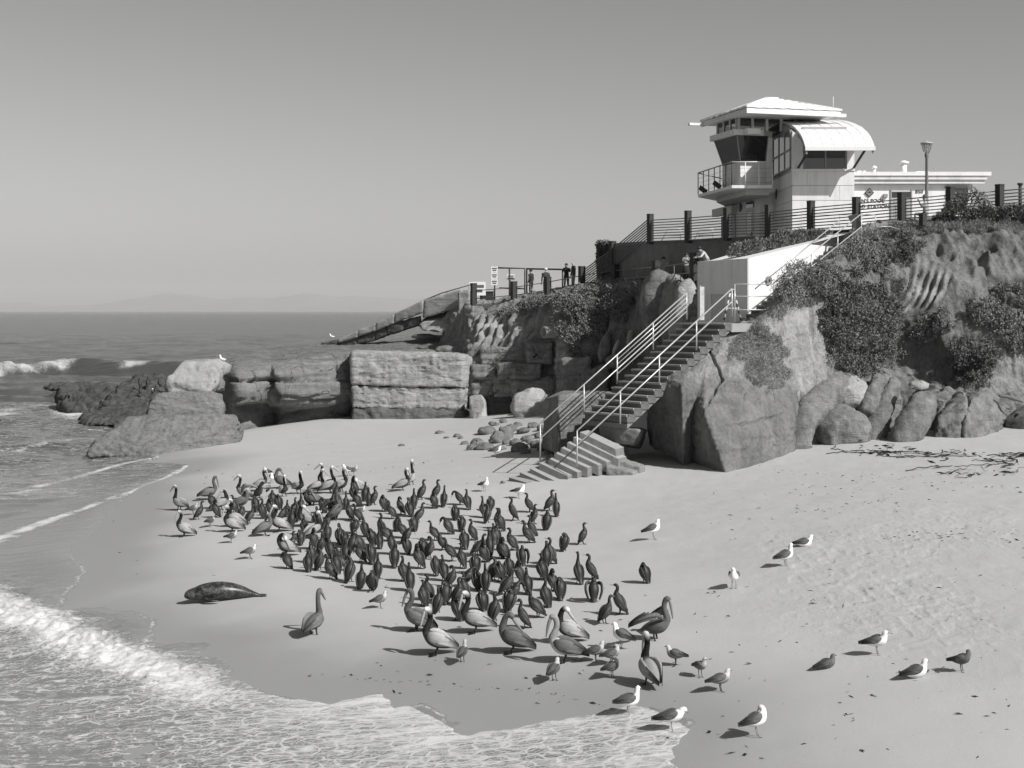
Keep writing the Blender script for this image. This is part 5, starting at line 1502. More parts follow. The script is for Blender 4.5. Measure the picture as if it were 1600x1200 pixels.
# upper part of the tower under the curved canopy: side wall as a polygon
arc = [(72.4, 15.35), (72.65, 15.62), (73.1, 15.98), (73.6, 16.26), (74.6, 16.66), (75.8, 17.0), (77.2, 17.32), (78.8, 17.6), (80.4, 17.80), (82, 17.93), (83.8, 18.0)]
def skew(y): return .0614 * (83.8 - y)
def arc_z(y): return float(np.interp(y, [a for a, _ in arc], [b for _, b in arc]))
side = [(XL + .04, YF + .25, sill)] + [(XL + .04, YB, sill), (XL + .04, YB, 17.7)] + [(XL + .04, y, arc_z(y) - .16) for y in (82, 80, 78, 76, YF + .25)]
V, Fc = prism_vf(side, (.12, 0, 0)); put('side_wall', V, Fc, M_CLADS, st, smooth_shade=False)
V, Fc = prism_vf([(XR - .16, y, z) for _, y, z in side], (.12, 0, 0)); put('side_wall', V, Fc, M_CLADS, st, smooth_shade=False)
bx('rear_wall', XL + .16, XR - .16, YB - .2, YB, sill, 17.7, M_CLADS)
rows = [sill, 13.53, 12.76, 12.0, 11.2, ZG]
k = 0
for i in range(5):
    cuts = [XL, 15.36, XR] if i % 2 == 0 else [XL, 17.05, XR]
    for a, b in zip(cuts[:-1], cuts[1:]):
        bx('panel', a + .008 + (0 if a > XL else -.012), b - .008, YF - .0, YF + .05, rows[i + 1] + .012, rows[i] - .012, M_CLAD)
    cy = [YF + .05, 79.6, 81.9, YB] if i % 2 else [YF + .05, 77.2, 80.4, YB]
    for a, b in zip(cy[:-1], cy[1:]):
        bx('panel', XL - .01, XL + .04, a + .012, b - .012, rows[i + 1] + .012, rows[i] - .012, M_CLAD)
for zz in ((14.3, 15.15), (15.17, 16.05), (16.07, 16.95), (16.97, 17.55)):
    bx('panel', XL - .01, XL + .04, 79.6, 81.6, zz[0], zz[1], M_CLAD)
    bx('panel', XL - .01, XL + .04, 81.63, 84.1, zz[0], zz[1], M_CLAD)
bx('sill_band', XL - .03, XR + .02, YF - .05, YF + .3, sill, sill + .09, M_TRIM)
# tall side window
sw = bx('window', XL - .015, XL + .02, 74.5, 79.4, 14.55, 16.5, M_GLASS)
for a, b, c, d in ((74.42, 74.55, 14.5, 16.62), (79.3, 79.45, 14.5, 16.62), (76.0, 76.1, 14.5, 16.62), (77.6, 77.7, 14.5, 16.62)):
    bx('mullion', XL - .05, XL + .03, a, b, c, d, M_FRAME, sw)
for c, d in ((14.47, 14.56), (15.42, 15.52), (16.5, 16.6)):
    bx('transom', XL - .045, XL + .025, 74.42, 79.45, c, d, M_FRAME, sw)
# front window bay
fw = bx('window', XL + .62, XR - .42, YF + .16, YF + .2, sill + .12, 15.75, M_GLASS)
for x in (XL + .58, (XL + XR) / 2 + .1, XR - .46):
    bx('mullion', x, x + .07, YF + .10, YF + .2, sill + .09, 15.85, M_FRAME, fw)
for z in (sill + .09, 15.42):
    bx('transom', XL + .58, XR - .4, YF + .11, YF + .2, z, z + .06, M_FRAME, fw)
bx('pier', XL, XL + .55, YF + .02, YF + .3, sill + .09, 16.3, M_CLAD)
bx('pier', XR - .38, XR, YF + .02, YF + .3, sill + .09, 16.3, M_TRIM)
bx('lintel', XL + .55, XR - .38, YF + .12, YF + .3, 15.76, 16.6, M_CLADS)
# curved canopy roof
n = 40
yy = 72.4 + (83.8 - 72.4) * np.linspace(0, 1, n) ** 1.6
V, Fc = [], []
for y in yy:
    z = arc_z(y)
    for x, dz in ((XL - .28, 0), (XR + .02, 0), (XR + .02, -.13), (XL - .28, -.13)):
        V.append((x + skew(y) * .9, y, z + dz))
for i in range(n - 1):
    for a in range(4):
        b = (a + 1) % 4
        Fc.append((i * 4 + a, i * 4 + b, (i + 1) * 4 + b, (i + 1) * 4 + a))
Fc += [(0, 1, 2, 3), tuple((n - 1) * 4 + q for q in (3, 2, 1, 0))]
cp = put('curved_canopy', V, Fc, M_METAL, st, smooth_shade=False)
V, Fc = [], []
for x in np.arange(XL + .1, XR, .55):
    tube_vf([(x + skew(y) * .9, y, arc_z(y) + .012) for y in yy[::3]], .012, 5, V, Fc)
put('roof_seams', V, Fc, M_METAL, cp)
V, Fc = [], []
for y0, y1 in zip(yy[:-1:2], yy[2::2]):
    pass
for x in (XL - .26, XR - .1):
    V, Fc = [], []
    for i in range(n):
        z = arc_z(yy[i])
        for dx, dz in ((0, -.14), (.08, -.14), (.08, -.36), (0, -.36)):
            V.append((x + dx + skew(yy[i]) * .9, yy[i], z + dz))
    for i in range(n - 1):
        for a in range(4):
            b = (a + 1) % 4
            Fc.append((i * 4 + a, i * 4 + b, (i + 1) * 4 + b, (i + 1) * 4 + a))
    Fc += [(0, 1, 2, 3), tuple((n - 1) * 4 + q for q in (3, 2, 1, 0))]
    put('edge_beam', V, Fc, M_FRAME, cp, smooth_shade=False)
bx('front_fascia', XL + .33, XR + .67, 72.32, 72.42, 15.17, 15.37, M_METAL, cp)
for x in (XL + .3, XR - .05):
    V, Fc = tube_vf([(x, 73.95, 14.45), (x + .45, 72.7, 15.5)], .065, 8); put('brace', V, Fc, M_DARK, st)

# rotated lookout under the hipped roof
A0 = Vector((12.25, 74.0, 0)); EF = Vector((.963, .27, 0)); EL = Vector((-.27, .963, 0))
def rp(f, l, z): return A0 + EF * f + EL * l + Vector((0, 0, z))
def rbox(name, f0, f1, l0, l1, z0, z1, mat, parent=st):
    V, Fc = prism_vf([rp(f0, l0, z0), rp(f1, l0, z0), rp(f1, l1, z0), rp(f0, l1, z0)], (0, 0, z1 - z0))
    return put(name, V, Fc, mat, parent, smooth_shade=False)
RF, RL, ZE = 5.3, 5.8, 17.42
roof = empty('roof', (0, 0, 0)); roof.parent = st; roof.location = rp(RF / 2, RL / 2, ZE) - Vector(st.location)
rbox('eave_slab', 0, RF, 0, RL, ZE - .05, ZE + .12, M_TRIM, roof)
rbox('fascia', -.06, RF + .06, -.06, 0, ZE - .12, ZE + .16, M_TRIM, roof)
rbox('fascia', -.06, 0, 0, RL + .06, ZE - .12, ZE + .16, M_CLAD, roof)
rid0, rid1, zr = (RF * .46, RL * .5), (RF * .60, RL * .5), ZE + 1.12
corners = [(-.1, -.1), (RF + .1, -.1), (RF + .1, RL + .1), (-.1, RL + .1)]
apex = [rid0, rid1, rid1, rid0]
NC = 9
for s_ in range(4):
    c0, c1 = corners[s_], corners[(s_ + 1) % 4]
    a0, a1 = apex[s_], apex[(s_ + 1) % 4]
    for k in range(NC):
        t0, t1 = k / NC, (k + 1.12) / NC
        t1 = min(t1, 1)
        def lerp(t, lift):
            p0 = (c0[0] + (a0[0] - c0[0]) * t, c0[1] + (a0[1] - c0[1]) * t); p1 = (c1[0] + (a1[0] - c1[0]) * t, c1[1] + (a1[1] - c1[1]) * t)
            z = ZE + .14 + (zr - ZE - .14) * t + lift
            m = 17
            return [rp(p0[0] + (p1[0] - p0[0]) * q / (m - 1), p0[1] + (p1[1] - p0[1]) * q / (m - 1), z + random.uniform(0, .022) + (.025 if q % 2 else 0)) for q in range(m)]
        lo, hi = lerp(t0, .075), lerp(t1, .0)
        und = [p - Vector((0, 0, .06)) for p in lo]
        V = [tuple(p) for p in und + lo + hi]
        m = len(lo)
        Fc = [(r * m + q, r * m + q + 1, (r + 1) * m + q + 1, (r + 1) * m + q) for r in range(2) for q in range(m - 1)]
        put('tile_course', V, Fc, M_TILE, roof, smooth_shade=False)
for s_ in range(4):
    V, Fc = tube_vf([rp(*corners[s_], ZE + .22), rp(*apex[s_], zr + .04)], .07, 6); put('hip_cap', V, Fc, M_TILE, roof)
V, Fc = tube_vf([rp(*rid0, zr + .05), rp(*rid1, zr + .05)], .08, 6); put('ridge_cap', V, Fc, M_TILE, roof)
V, Fc = tube_vf([rp(RF - .3, .1, ZE + .1), rp(RF - .3, .1, ZE + .95)], .018, 5); put('antenna', V, Fc, M_TRIM, st)
rbox('beam_end', RF, RF + .45, .05, .25, ZE - .1, ZE + .06, M_TRIM, roof)
rbox('beam_end', -.9, 0, RL - .25, RL - .02, ZE - .08, ZE + .06, M_TRIM, roof)
# clerestory, beams, glass and parapet
F0, F1, L0, L1 = .45, 4.9, .7, 5.0
LC = 2.3
cl = rbox('clerestory', F0 + .05, F1 - .05, LC + .05, L1, 16.72, 17.38, M_GLASS)
for f in np.linspace(F0, F1 - .2, 6): rbox('mullion', f, f + .16, LC, LC + .2, 16.72, 17.37, M_TRIM, cl)
for l in np.linspace(LC, L1 - .15, 4): rbox('mullion', F0, F0 + .2, l, l + .15, 16.72, 17.37, M_CLAD, cl)
rbox('ring_beam', F0 - .3, 1.9, LC - .3, L1 + .2, 16.42, 16.72, M_CLAD)
rbox('ring_beam_end', F0 + .3, 1.5, LC - .75, LC - .29, 16.44, 16.74, M_TRIM)
# tapered glass
LG = 2.1
gt = [rp(F0 - .1, LG - .02, 16.42), rp(2.2, LG - .02, 16.42), rp(2.2, L1, 16.42), rp(F0 - .1, L1, 16.42)]
gb = [rp(F0 + .3, LG + .35, 15.0), rp(2.2, LG + .35, 15.0), rp(2.2, L1 - .3, 15.0), rp(F0 + .3, L1 - .3, 15.0)]
lk = put('lookout_window', [tuple(p) for p in gb + gt], [(3, 2, 1, 0), (4, 5, 6, 7)] + [(i, (i + 1) % 4, 4 + (i + 1) % 4, 4 + i) for i in range(4)], M_GLASS, st, smooth_shade=False)
for i in range(4):
    V, Fc = tube_vf([gb[i], gt[i]], .035, 6); put('mullion', V, Fc, M_FRAME, lk)
rbox('lookout_parapet', F0 + .26, 2.25, LG + .3, L1 - .25, 13.7, 15.02, M_CLAD)
# lower wall under the balcony
wa, wb = Vector((13.76, 79.0, 0)), Vector((12.72, 86.0, 0))
def lwp(px, z, off=0.0):
    u = (px - 800) / F
    t = (wa.x - u * wa.y) / (u * (wb.y - wa.y) - (wb.x - wa.x))
    p = wa + (wb - wa) * t
    nrm = Vector((-(wb - wa).y, (wb - wa).x, 0)).normalized()
    return p + nrm * off + Vector((0, 0, z))
V, Fc = prism_vf([lwp(1187, ZG), lwp(1132, ZG), lwp(1132, 13.55), lwp(1187, 13.55)], Vector((1.2, .2, 0))); put('lower_wall', V, Fc, M_CLAD, st, smooth_shade=False)
def lwbox(name, p0, p1, z0, z1, off, mat, parent=st):
    V, Fc = prism_vf([lwp(p0, z0, off), lwp(p1, z0, off), lwp(p1, z1, off), lwp(p0, z1, off)], lwp(p0, z0, 0) - lwp(p0, z0, off + .0) if off else (.02, 0, 0))
    return put(name, V, Fc, mat, parent, smooth_shade=False)
dr = lwbox('door', 1178, 1167, ZG, 12.75, .04, M_SOFF)
lwbox('pane', 1176, 1169, 11.4, 12.6, .06, M_GLASS, dr)
lwbox('transom', 1178, 1167, 12.85, 13.2, .05, M_GLASS, dr)
V, Fc = tube_vf([lwp(1176.6, 11.2, .1), lwp(1176.6, 11.45, .1)], .03, 6); put('handle', V, Fc, M_DARK, dr)
lwbox('shutter_box', 1152, 1121, 12.75, 13.2, .35, M_SOFF)
sh = lwbox('service_window', 1150, 1133, 10.9, 12.65, .06, M_FRAME)
lwbox('shutter', 1136, 1129, 10.4, 12.7, .09, M_DARK, sh)
def diamond(c, ux, uz, r, nrm, parent, rim=M_DARK, face=None):
    pts = [c - ux * r, c - uz * r, c + ux * r, c + uz * r]
    V, Fc = prism_vf(pts, nrm * .04); o = put('emblem', V, Fc, rim, parent, smooth_shade=False)
    r2 = r * .74
    V, Fc = prism_vf([c - ux * r2 + nrm * .03, c - uz * r2 + nrm * .03, c + ux * r2 + nrm * .03, c + uz * r2 + nrm * .03], nrm * .02)
    put('emblem_face', V, Fc, face or plain('emblem_grey', .22, .5), o, smooth_shade=False)
    r3 = r * .45
    V, Fc = prism_vf([c - ux * r3 + nrm * .045 - uz * r3 * .1, c + ux * r3 + nrm * .045 - uz * r3 * .1, c + uz * r3 * .9 + nrm * .045], nrm * .01)
    put('emblem_peak', V, Fc, M_DARK, o, smooth_shade=False)
    return o
diamond(lwp(1158, 13.0, .05), (wb - wa).normalized(), Vector((0, 0, 1)), .26, Vector((-1, -.15, 0)), st)
diamond(Vector((XL - .02, 78.4, 13.45)), Vector((0, -1, 0)), Vector((0, 0, 1)), .30, Vector((-1, 0, 0)), st)
# balcony
zb = 13.72
bal = empty('balcony', (0, 0, 0)); bal.parent = st; bal.location = Vector((11.73, 76, zb)) - Vector(st.location)
B0, B1, B2 = Vector((11.73, 75.9, zb)), Vector((10.73, 82.0, zb)), Vector((13.9, 75.9, zb))
V, Fc = prism_vf([B0, B1, Vector((12.6, 85.5, zb)), Vector((14.5, 82.5, zb)), B2], (0, 0, -.16)); put('deck', V, Fc, M_TRIM, bal, smooth_shade=False)
V, Fc = prism_vf([B0 + Vector((.9, .9, -.17)), B1 + Vector((1.1, .2, -.17)), Vector((12.8, 85.3, zb - .17)), Vector((14.4, 82.4, zb - .17)), B2 + Vector((0, .9, -.17))], (0, 0, -.28)); put('soffit', V, Fc, M_SOFF, bal, smooth_shade=False)
for a, b, m in ((B0, B1, 7), (B0, B2, 4)):
    for k in range(m):
        p = a + (b - a) * (k / (m - 1) if a is not b else 0)
        if b is B2 and k == 0: continue
        V, Fc = tube_vf([p, p + Vector((0, 0, 1.22))], .028, 6); put('baluster', V, Fc, M_DARK if b is B1 else M_TRIM, bal, base=p)
    V, Fc = tube_vf([a + Vector((0, 0, 1.24)), b + Vector((0, 0, 1.24))], .035, 6); put('top_rail', V, Fc, M_FRAME if b is B1 else M_TRIM, bal)
    for z in (.15, .4, .65, .9):
        V, Fc = tube_vf([a + Vector((0, 0, z)), b + Vector((0, 0, z))], .008, 4); put('cable', V, Fc, M_FRAME, bal)
V, Fc = tube_vf([B1 + Vector((0, 0, 1.24)), Vector((12.6, 85.5, zb + 1.24))], .035, 6); put('top_rail', V, Fc, M_FRAME, bal)
for p in (B1 + Vector((.15, -.6, .08)), B0 + (B1 - B0) * .42 + Vector((-.05, 0, .1))):
    V, Fc = prism_vf([p + Vector((-.2, 0, .18)), p + Vector((-.1, 0, .42)), p + Vector((.32, 0, .12)), p + Vector((.2, 0, -.12))], (0.05, .35, 0)); put('floodlight', V, Fc, M_DARK, bal, smooth_shade=False)

# low wing
YW = 75.2
wing_x0, wing_x1 = XR + .01, 24.3
bx('wing_wall', wing_x0, wing_x1, YW, 83, 10.6, 13.9, M_TRIM)
wr = bx('wing_roof', wing_x0 - .1, 25.2, 74.75, 83.5, 14.12, 14.32, M_TRIM)
bx('fascia', wing_x0 - .1, 25.0, 74.82, 74.9, 13.92, 14.11, M_CLAD, wr)
bx('fascia', wing_x0 - .1, 24.9, 74.92, 75.15, 13.72, 13.91, M_TRIM, wr)
def wx(px): return (px - 800) / F * YW
wd = bx('door', wx(1392), wx(1424), YW - .03, YW + .02, 10.7, 13.38, M_SOFF)
bx('transom', wx(1393.5), wx(1422.5), YW - .05, YW, 13.0, 13.3, M_GLASS, wd)
bx('frame', wx(1391), wx(1393), YW - .06, YW, 10.7, 13.42, M_FRAME, wd)
bx('frame', wx(1423), wx(1425), YW - .06, YW, 10.7, 13.42, M_FRAME, wd)
bx('leaf', wx(1395), wx(1421), YW - .045, YW, 10.7, 12.95, plain('door_grey', .35, .5), wd)
for z in (12.4, 12.1, 11.8, 11.5): bx('louvre', wx(1399), wx(1404), YW - .06, YW, z, z + .2, M_FRAME, wd)
gw = bx('dark_window', wx(1478), wx(1512), YW - .04, YW + .02, 12.6, 13.5, M_GLASS)
bx('frame', wx(1476), wx(1514), YW - .07, YW, 13.5, 13.62, M_FRAME, gw)
bx('louvre', wx(1478), wx(1512), YW - .09, YW - .03, 13.1, 13.2, M_DARK, gw)
bx('bench', wx(1362), wx(1392), YW - 1.2, YW - .8, 11.55, 11.75, M_DARK)
diamond(Vector((wx(1358), YW - .02, 13.25)), Vector((1, 0, 0)), Vector((0, 0, 1)), .25, Vector((0, -1, 0)), st)
lt = bx('wall_light', wx(1380), wx(1386), YW - .16, YW, 13.0, 13.18, M_FRAME)
def text(s, x, z, size, parent, ext=.012, y=YW - .012):
    c = bpy.data.curves.new('lettering', 'FONT'); c.body = s; c.size = size; c.extrude = ext; c.materials.append(M_DARK)
    c.space_character = 1.05
    o = bpy.data.objects.new('lettering', c); o.rotation_euler = (math.pi / 2, 0, 0)
    o.location = Vector((x, y, z)) - parent_loc(parent)
    dg = bpy.context.evaluated_depsgraph_get()
    me = bpy.data.meshes.new_from_object(o)
    o2 = bpy.data.objects.new('lettering', me); o2.rotation_euler = o.rotation_euler; o2.location = o.location
    bpy.data.objects.remove(o)
    return link(o2, parent)
text("EN'S POOL", wx(1341.5), 12.74, .27, st)
text("RD STATION", wx(1341.5), 12.44, .27, st)
text("850", wx(1430), 13.22, .27, st)
# roof equipment
def pipe(px, y0, y1, r, hat=True, d=78):
    p0, p1 = P(px, y0, d), P(px, y1, d)
    V, Fc = tube_vf([(p0.x, p0.y, 14.3), p1], r, 10); o = put('roof_vent', V, Fc, M_TRIM, st)
    if hat:
        V, Fc = tube_vf([p1 + Vector((0, 0, .02)), p1 + Vector((0, 0, .10)), p1 + Vector((0, 0, .18))], [r * 1.7, r * 1.7, r * .5], 10); put('cap', V, Fc, M_TRIM, o)
pipe(1366, 272, 264, .09); pipe(1412, 272, 256, .17); pipe(1342, 272, 267, .14, False); pipe(1350, 272, 267, .1, False)
V, Fc = tube_vf([P(1345, 270, 78), P(1388, 270, 78), P(1391, 266, 78)], .04, 6); put('conduit', V, Fc, M_FRAME, st)
bx('hatch', P(1428, 270, 78).x, P(1447, 270, 78).x, 77.5, 78.5, 14.3, 14.62, M_TRIM)
V, Fc = tube_vf([P(1461, 276, 78), P(1461, 264, 78), P(1458, 263, 78)], .025, 6); put('conduit', V, Fc, M_FRAME, st)
bx('roof_curb', P(1398, 270, 78).x, P(1430, 270, 78).x, 77, 78.8, 14.3, 14.45, M_TRIM)
# planter wall and small dark post near the person on the terrace
pst = P(1442, 352, 56.4)
po = empty('short_post', pst, 'short dark square post at the end of the upper stairs', 'post')
post_at('shaft', pst, .22, .42, po)
pl = empty('thin_pole', P(1594, 335, 66), 'thin dark pole at the right picture edge', 'pole')
V, Fc = tube_vf([P(1594, 335, 66), P(1594, 287, 66)], [.09, .08], 8); put('shaft', V, Fc, M_POST, pl)
V, Fc = tube_vf([P(1594, 289, 66), P(1594, 286, 66)], .13, 10); put('cap', V, Fc, M_POST, pl)
# small tilted panel by the top of the stairs
tp = empty('interpretive_panel', P(1340, 365, 56), 'tilted dark information panel at the top of the beach stairs', 'sign')
V, Fc = prism_vf([P(1324, 338, 56.2), P(1338, 334, 56.0), P(1349, 354, 55.6), P(1338, 362, 55.8)], (.02, .05, .01)); put('panel', V, Fc, plain('panel_face', .13, .5), tp, smooth_shade=False)
V, Fc = tube_vf([P(1338, 368, 56), P(1337, 350, 56)], .05, 6); put('leg', V, Fc, M_BAR, tp)
# benches seen through the terrace railing at its left end
for k, px in enumerate((1046, 1096)):
    b = P(px, 376, 76); zz = up[0].z
    be = empty('bench', (b.x, b.y, zz), ['pale tube-framed bench at the far left of the terrace', 'pale tube-framed bench nearer the station on the terrace'][k], 'bench')
    V, Fc = tube_vf([(b.x - .5, b.y, zz), (b.x - .1, b.y, zz + .75), (b.x + .6, b.y, zz + .78), (b.x + .6, b.y, zz)], .03, 6); put('frame', V, Fc, M_STEEL, be)
    V, Fc = box_vf((b.x + .25, b.y, zz + .45), .8, .4, .05); put('seat', V, Fc, M_CONCD, be, smooth_shade=False)
# ================================================================== birds and seal
def skin_tube(spine, n=22, seg=10):
    """one continuous body: control points (x, y, z, lateral radius, in-plane radius, tone)"""
    C = catmull(np.array(spine, float), n)
    C[:, 3:5] = np.maximum(C[:, 3:5], .004)
    T = np.gradient(C[:, :3], axis=0)
    T /= np.maximum(np.linalg.norm(T, axis=1, keepdims=True), 1e-9)
    ref = np.tile(np.array([0, 1.0, 0]), (n, 1))
    B = ref - T * (ref * T).sum(1, keepdims=True)
    B /= np.maximum(np.linalg.norm(B, axis=1, keepdims=True), 1e-9)
    N = np.cross(T, B)
    an = np.linspace(0, 2 * math.pi, seg, endpoint=False)
    V = C[:, None, :3] + B[:, None] * (np.cos(an)[None, :, None] * C[:, 3][:, None, None]) + N[:, None] * (np.sin(an)[None, :, None] * C[:, 4][:, None, None])
    tone = np.repeat(C[:, 5], seg)
    under = np.tile(np.sin(an), n)
    V = V.reshape(-1, 3)
    Fc = []
    for i in range(n - 1):
        for k in range(seg):
            k2 = (k + 1) % seg
            Fc.append((i * seg + k, i * seg + k2, (i + 1) * seg + k2, (i + 1) * seg + k))
    Fc.append(tuple(range(seg))[::-1])
    Fc.append(tuple((n - 1) * seg + k for k in range(seg)))
    return V, Fc, tone, under

def plumage(name, rough=.6, fleck=.35, sheen=.3, stretch=6.0):
    t = NT(name)
    tone = t.attr('tone')
    n = t.noise(14, 4, .7, t.co((1, 1, 1)))
    nf = t.noise(34, 4, .7, t.co((.22, 1.3, 1.2), (0, .5, 0)))
    oi = t.n.new('ShaderNodeObjectInfo')
    v = t.math('MULTIPLY', tone, t.math('ADD', 1 - fleck, t.math('MULTIPLY', t.math('ADD', n, nf), fleck)))
    v = t.math('MULTIPLY', v, t.math('ADD', .8, t.math('MULTIPLY', oi.outputs['Random'], .4)))
    t.base(t.col(v)); t.rough(rough)
    t.b.inputs['Specular IOR Level'].default_value = sheen
    t.bump(nf, .4, .01)
    return t.m
M_CORM = plumage('cormorant_feathers', .5, .5, .35)
M_PEL = plumage('pelican_feathers', .7, .75, .2)
M_GULL = plumage('gull_feathers', .7, .12, .2)
M_BILL = plain('bill_horn', .22, .5); M_BILLD = plain('dark_bill', .06, .5); M_LEG = plain('dark_leg', .035, .6); M_LEGP = plain('pale_leg', .30, .6)

def tone_mesh(name, V, Fc, tone, mat):
    me = mesh_from(name, V, Fc, mat)
    set_attr(me, 'tone', tone)
    return me
def lens(spine, tones=None, n=12, seg=8, mat=None, name='wing'):
    V, Fc, t, u = skin_tube(spine, n, seg)
    return tone_mesh(name, V, Fc, t, mat)
def feathered(spine, blades, n=12, seg=8, mat=None, spread=.03, drop=.02, dark=.6):
    """folded wing: a covert shell with long flight feathers layered over its rear half"""
    V, Fc, t, u = skin_tube(spine, n, seg)
    V = list(map(tuple, V)); Fc = list(Fc); t = list(t)
    C = catmull(np.array(spine, float), 12)
    sg = 1 if C[5, 1] > 0 else -1
    for k in range(blades):
        f = k / max(blades - 1, 1)
        i0 = 3 + int(3 * f)
        sp = []
        for j, q in enumerate(C[i0:]):
            s_ = j / (len(C) - i0 - 1)
            off = (f - .45) * spread * 2
            sp.append((q[0] - .02 * s_, q[1] + sg * (q[3] * .55 + .004), q[2] + off * (1 - .35 * s_) - drop * s_ * f, .006, max(.004, spread * .42 * (1 - .75 * s_ ** 2)), q[5] * (1.05 - (1 - dark) * f - .25 * s_ + (.12 if k % 2 else 0))))
        v2, f2, t2, u2 = skin_tube(sp, 8, 6)
        b = len(V)
        V += list(map(tuple, v2)); Fc += [tuple(b + q for q in ff) for ff in f2]; t += list(t2)
    return tone_mesh('wing', np.array(V), Fc, np.array(t), mat)
def leg_mesh(top, foot, r, mat, web=.05):
    V, Fc = tube_vf([top, ((top[0] + foot[0]) / 2 - .01, (top[1] + foot[1]) / 2, (top[2] + foot[2]) / 2), (foot[0], foot[1], foot[2] + .008)], [r * 1.6, r, r], 6)
    b = len(V)
    f = Vector(foot)
    V += [tuple(f + Vector(q)) for q in ((-.01, 0, .012), (web, -web * .6, .004), (web * 1.25, 0, .006), (web, web * .6, .004), (-.01, 0, .0))]
    Fc += [(b, b + 1, b + 2), (b, b + 2, b + 3), (b + 4, b + 2, b + 1), (b + 4, b + 3, b + 2)]
    return mesh_from('leg', V, Fc, mat)
def bill_mesh(pts, rs, mat, flat=1.0):
    V, Fc = tube_vf(pts, rs, 6)
    return mesh_from('bill', V, Fc, mat)

class Bird:
    """a bird kind in one pose: meshes shared by all of its copies"""
    def __init__(self, body, parts): self.body, self.parts = body, parts
    def place(self, name, loc, heading, scale, label, cat, group, tiny=False):
        o = bpy.data.objects.new(name, self.body)
        o.location = loc
        o.rotation_euler = (random.uniform(-.07, .07), random.uniform(-.12, .08), heading)
        o.scale = (scale * random.uniform(.93, 1.07), scale * random.uniform(.94, 1.08), scale * random.uniform(.93, 1.07))
        link(o); tag(o, label, cat, group)
        if not tiny:
            for nm, me in self.parts:
                c = bpy.data.objects.new(nm, me); link(c, o)
        return o

# ---- cormorants (about 0.7 m tall), facing +x
CB = .024
def cormorant(neck, head_dir, headp, lean=0.0, wing_open=0.0, fat=1.0):
    body = [(-.20, 0, .035, .045, .012, CB * .6), (-.15, 0, .10, .055, .022, CB * .7), (-.09, 0, .17, .078 * fat, .060 * fat, CB), (-.03, 0, .27, .100 * fat, .098 * fat, CB * 1.1), (.02, 0, .37, .102 * fat, .100 * fat, CB * 1.15), (.055, 0, .455, .078 * fat, .080 * fat, CB)]
    if lean:
        c, s = math.cos(lean), math.sin(lean)
        rot = lambda q: (c * (q[0]) + s * (q[2] - .18), q[1], -s * q[0] + c * (q[2] - .18) + .18) + tuple(q[3:])
    else: rot = lambda q: q
    sp = [rot(q) for q in body] + [rot(q + (CB * .8,)) if len(q) == 5 else rot(q) for q in neck]
    sp = [(q[0], q[1], q[2] - .035, q[3] * 1.12, q[4] * 1.10, q[5]) for q in sp]
    V, Fc, t, u = skin_tube(sp, 30, 10)
    bm = tone_mesh('cormorant_body', V, Fc, t, M_CORM)
    parts = []
    for sg in (-1, 1):
        w = [(.07, sg * .070, .46, .014, .03, CB * 1.5), (.03, sg * .104 * fat, .40, .022, .075, CB * 2.0), (-.04, sg * .104 * fat, .29, .022, .085, CB * 2.2), (-.10, sg * .075 * fat, .18, .016, .055, CB * 1.8), (-.16, sg * .035, .10, .008, .02, CB * 1.2)]
        if wing_open:
            w = [(.07, sg * .07, .47, .02, .03, CB * 1.5), (.03, sg * (.12 + wing_open * .3), .47, .03, .07, CB * 2), (-.05, sg * (.13 + wing_open * .45), .34, .03, .10, CB * 2), (-.12, sg * (.10 + wing_open * .4), .20, .02, .07, CB * 1.6), (-.15, sg * (.08 + wing_open * .3), .12, .01, .02, CB)]
        parts.append(('wing', feathered([(r[0], r[1] * 1.12, r[2] - .035) + tuple(r[3:]) for r in (rot(q) for q in w)], 4, mat=M_CORM, spread=.045, drop=.0)))
    hp = Vector(rot(tuple(headp) + (0, 0, 0))[:3]) - Vector((0, 0, .035)); hd = Vector(head_dir).normalized()
    parts.append(('bill', bill_mesh([hp, hp + hd * .05 + Vector((0, 0, -.002)), hp + hd * .095 + Vector((0, 0, -.012))], [.013, .008, .004], M_BILL)))
    for sg in (-1, 1):
        parts.append(('leg', leg_mesh((-.02, sg * .05, .15), (.0, sg * .055, 0), .012, M_LEG, .07)))
    return Bird(bm, parts)
CK = CB * .8
N_up = [(.060, 0, .53, .046, .046, CK), (.035, 0, .60, .033, .034, CK), (.040, 0, .66, .031, .033, CK), (.075, 0, .690, .033, .035, CK), (.115, 0, .686, .020, .020, CK)]
N_tall = [(.062, 0, .54, .044, .044, CK), (.050, 0, .63, .031, .032, CK), (.048, 0, .71, .029, .030, CK), (.080, 0, .745, .032, .034, CK), (.12, 0, .742, .020, .020, CK)]
N_hunch = [(.055, 0, .51, .056, .056, CK), (.050, 0, .55, .044, .044, CK), (.075, 0, .585, .036, .037, CK), (.112, 0, .580, .020, .020, CK)]
N_tuck = [(.045, .01, .50, .062, .062, CK), (.020, .03, .535, .046, .044, CK), (-.015, .05, .52, .036, .036, CK), (-.045, .05, .49, .022, .022, CK)]
N_preen = [(.065, 0, .53, .045, .045, CK), (.055, .015, .60, .034, .034, CK), (.010, .04, .64, .032, .032, CK), (-.040, .06, .60, .034, .035, CK), (-.065, .06, .555, .020, .022, CK)]
N_side = [(.065, 0, .53, .045, .045, CK), (.065, .03, .60, .034, .034, CK), (.045, .08, .64, .032, .032, CK), (.040, .125, .61, .034, .035, CK), (.040, .145, .56, .020, .022, CK)]
N_down = [(.09, 0, .52, .046, .046, CK), (.15, 0, .56, .035, .035, CK), (.20, 0, .53, .032, .033, CK), (.235, 0, .47, .034, .035, CK), (.25, 0, .43, .020, .020, CK)]
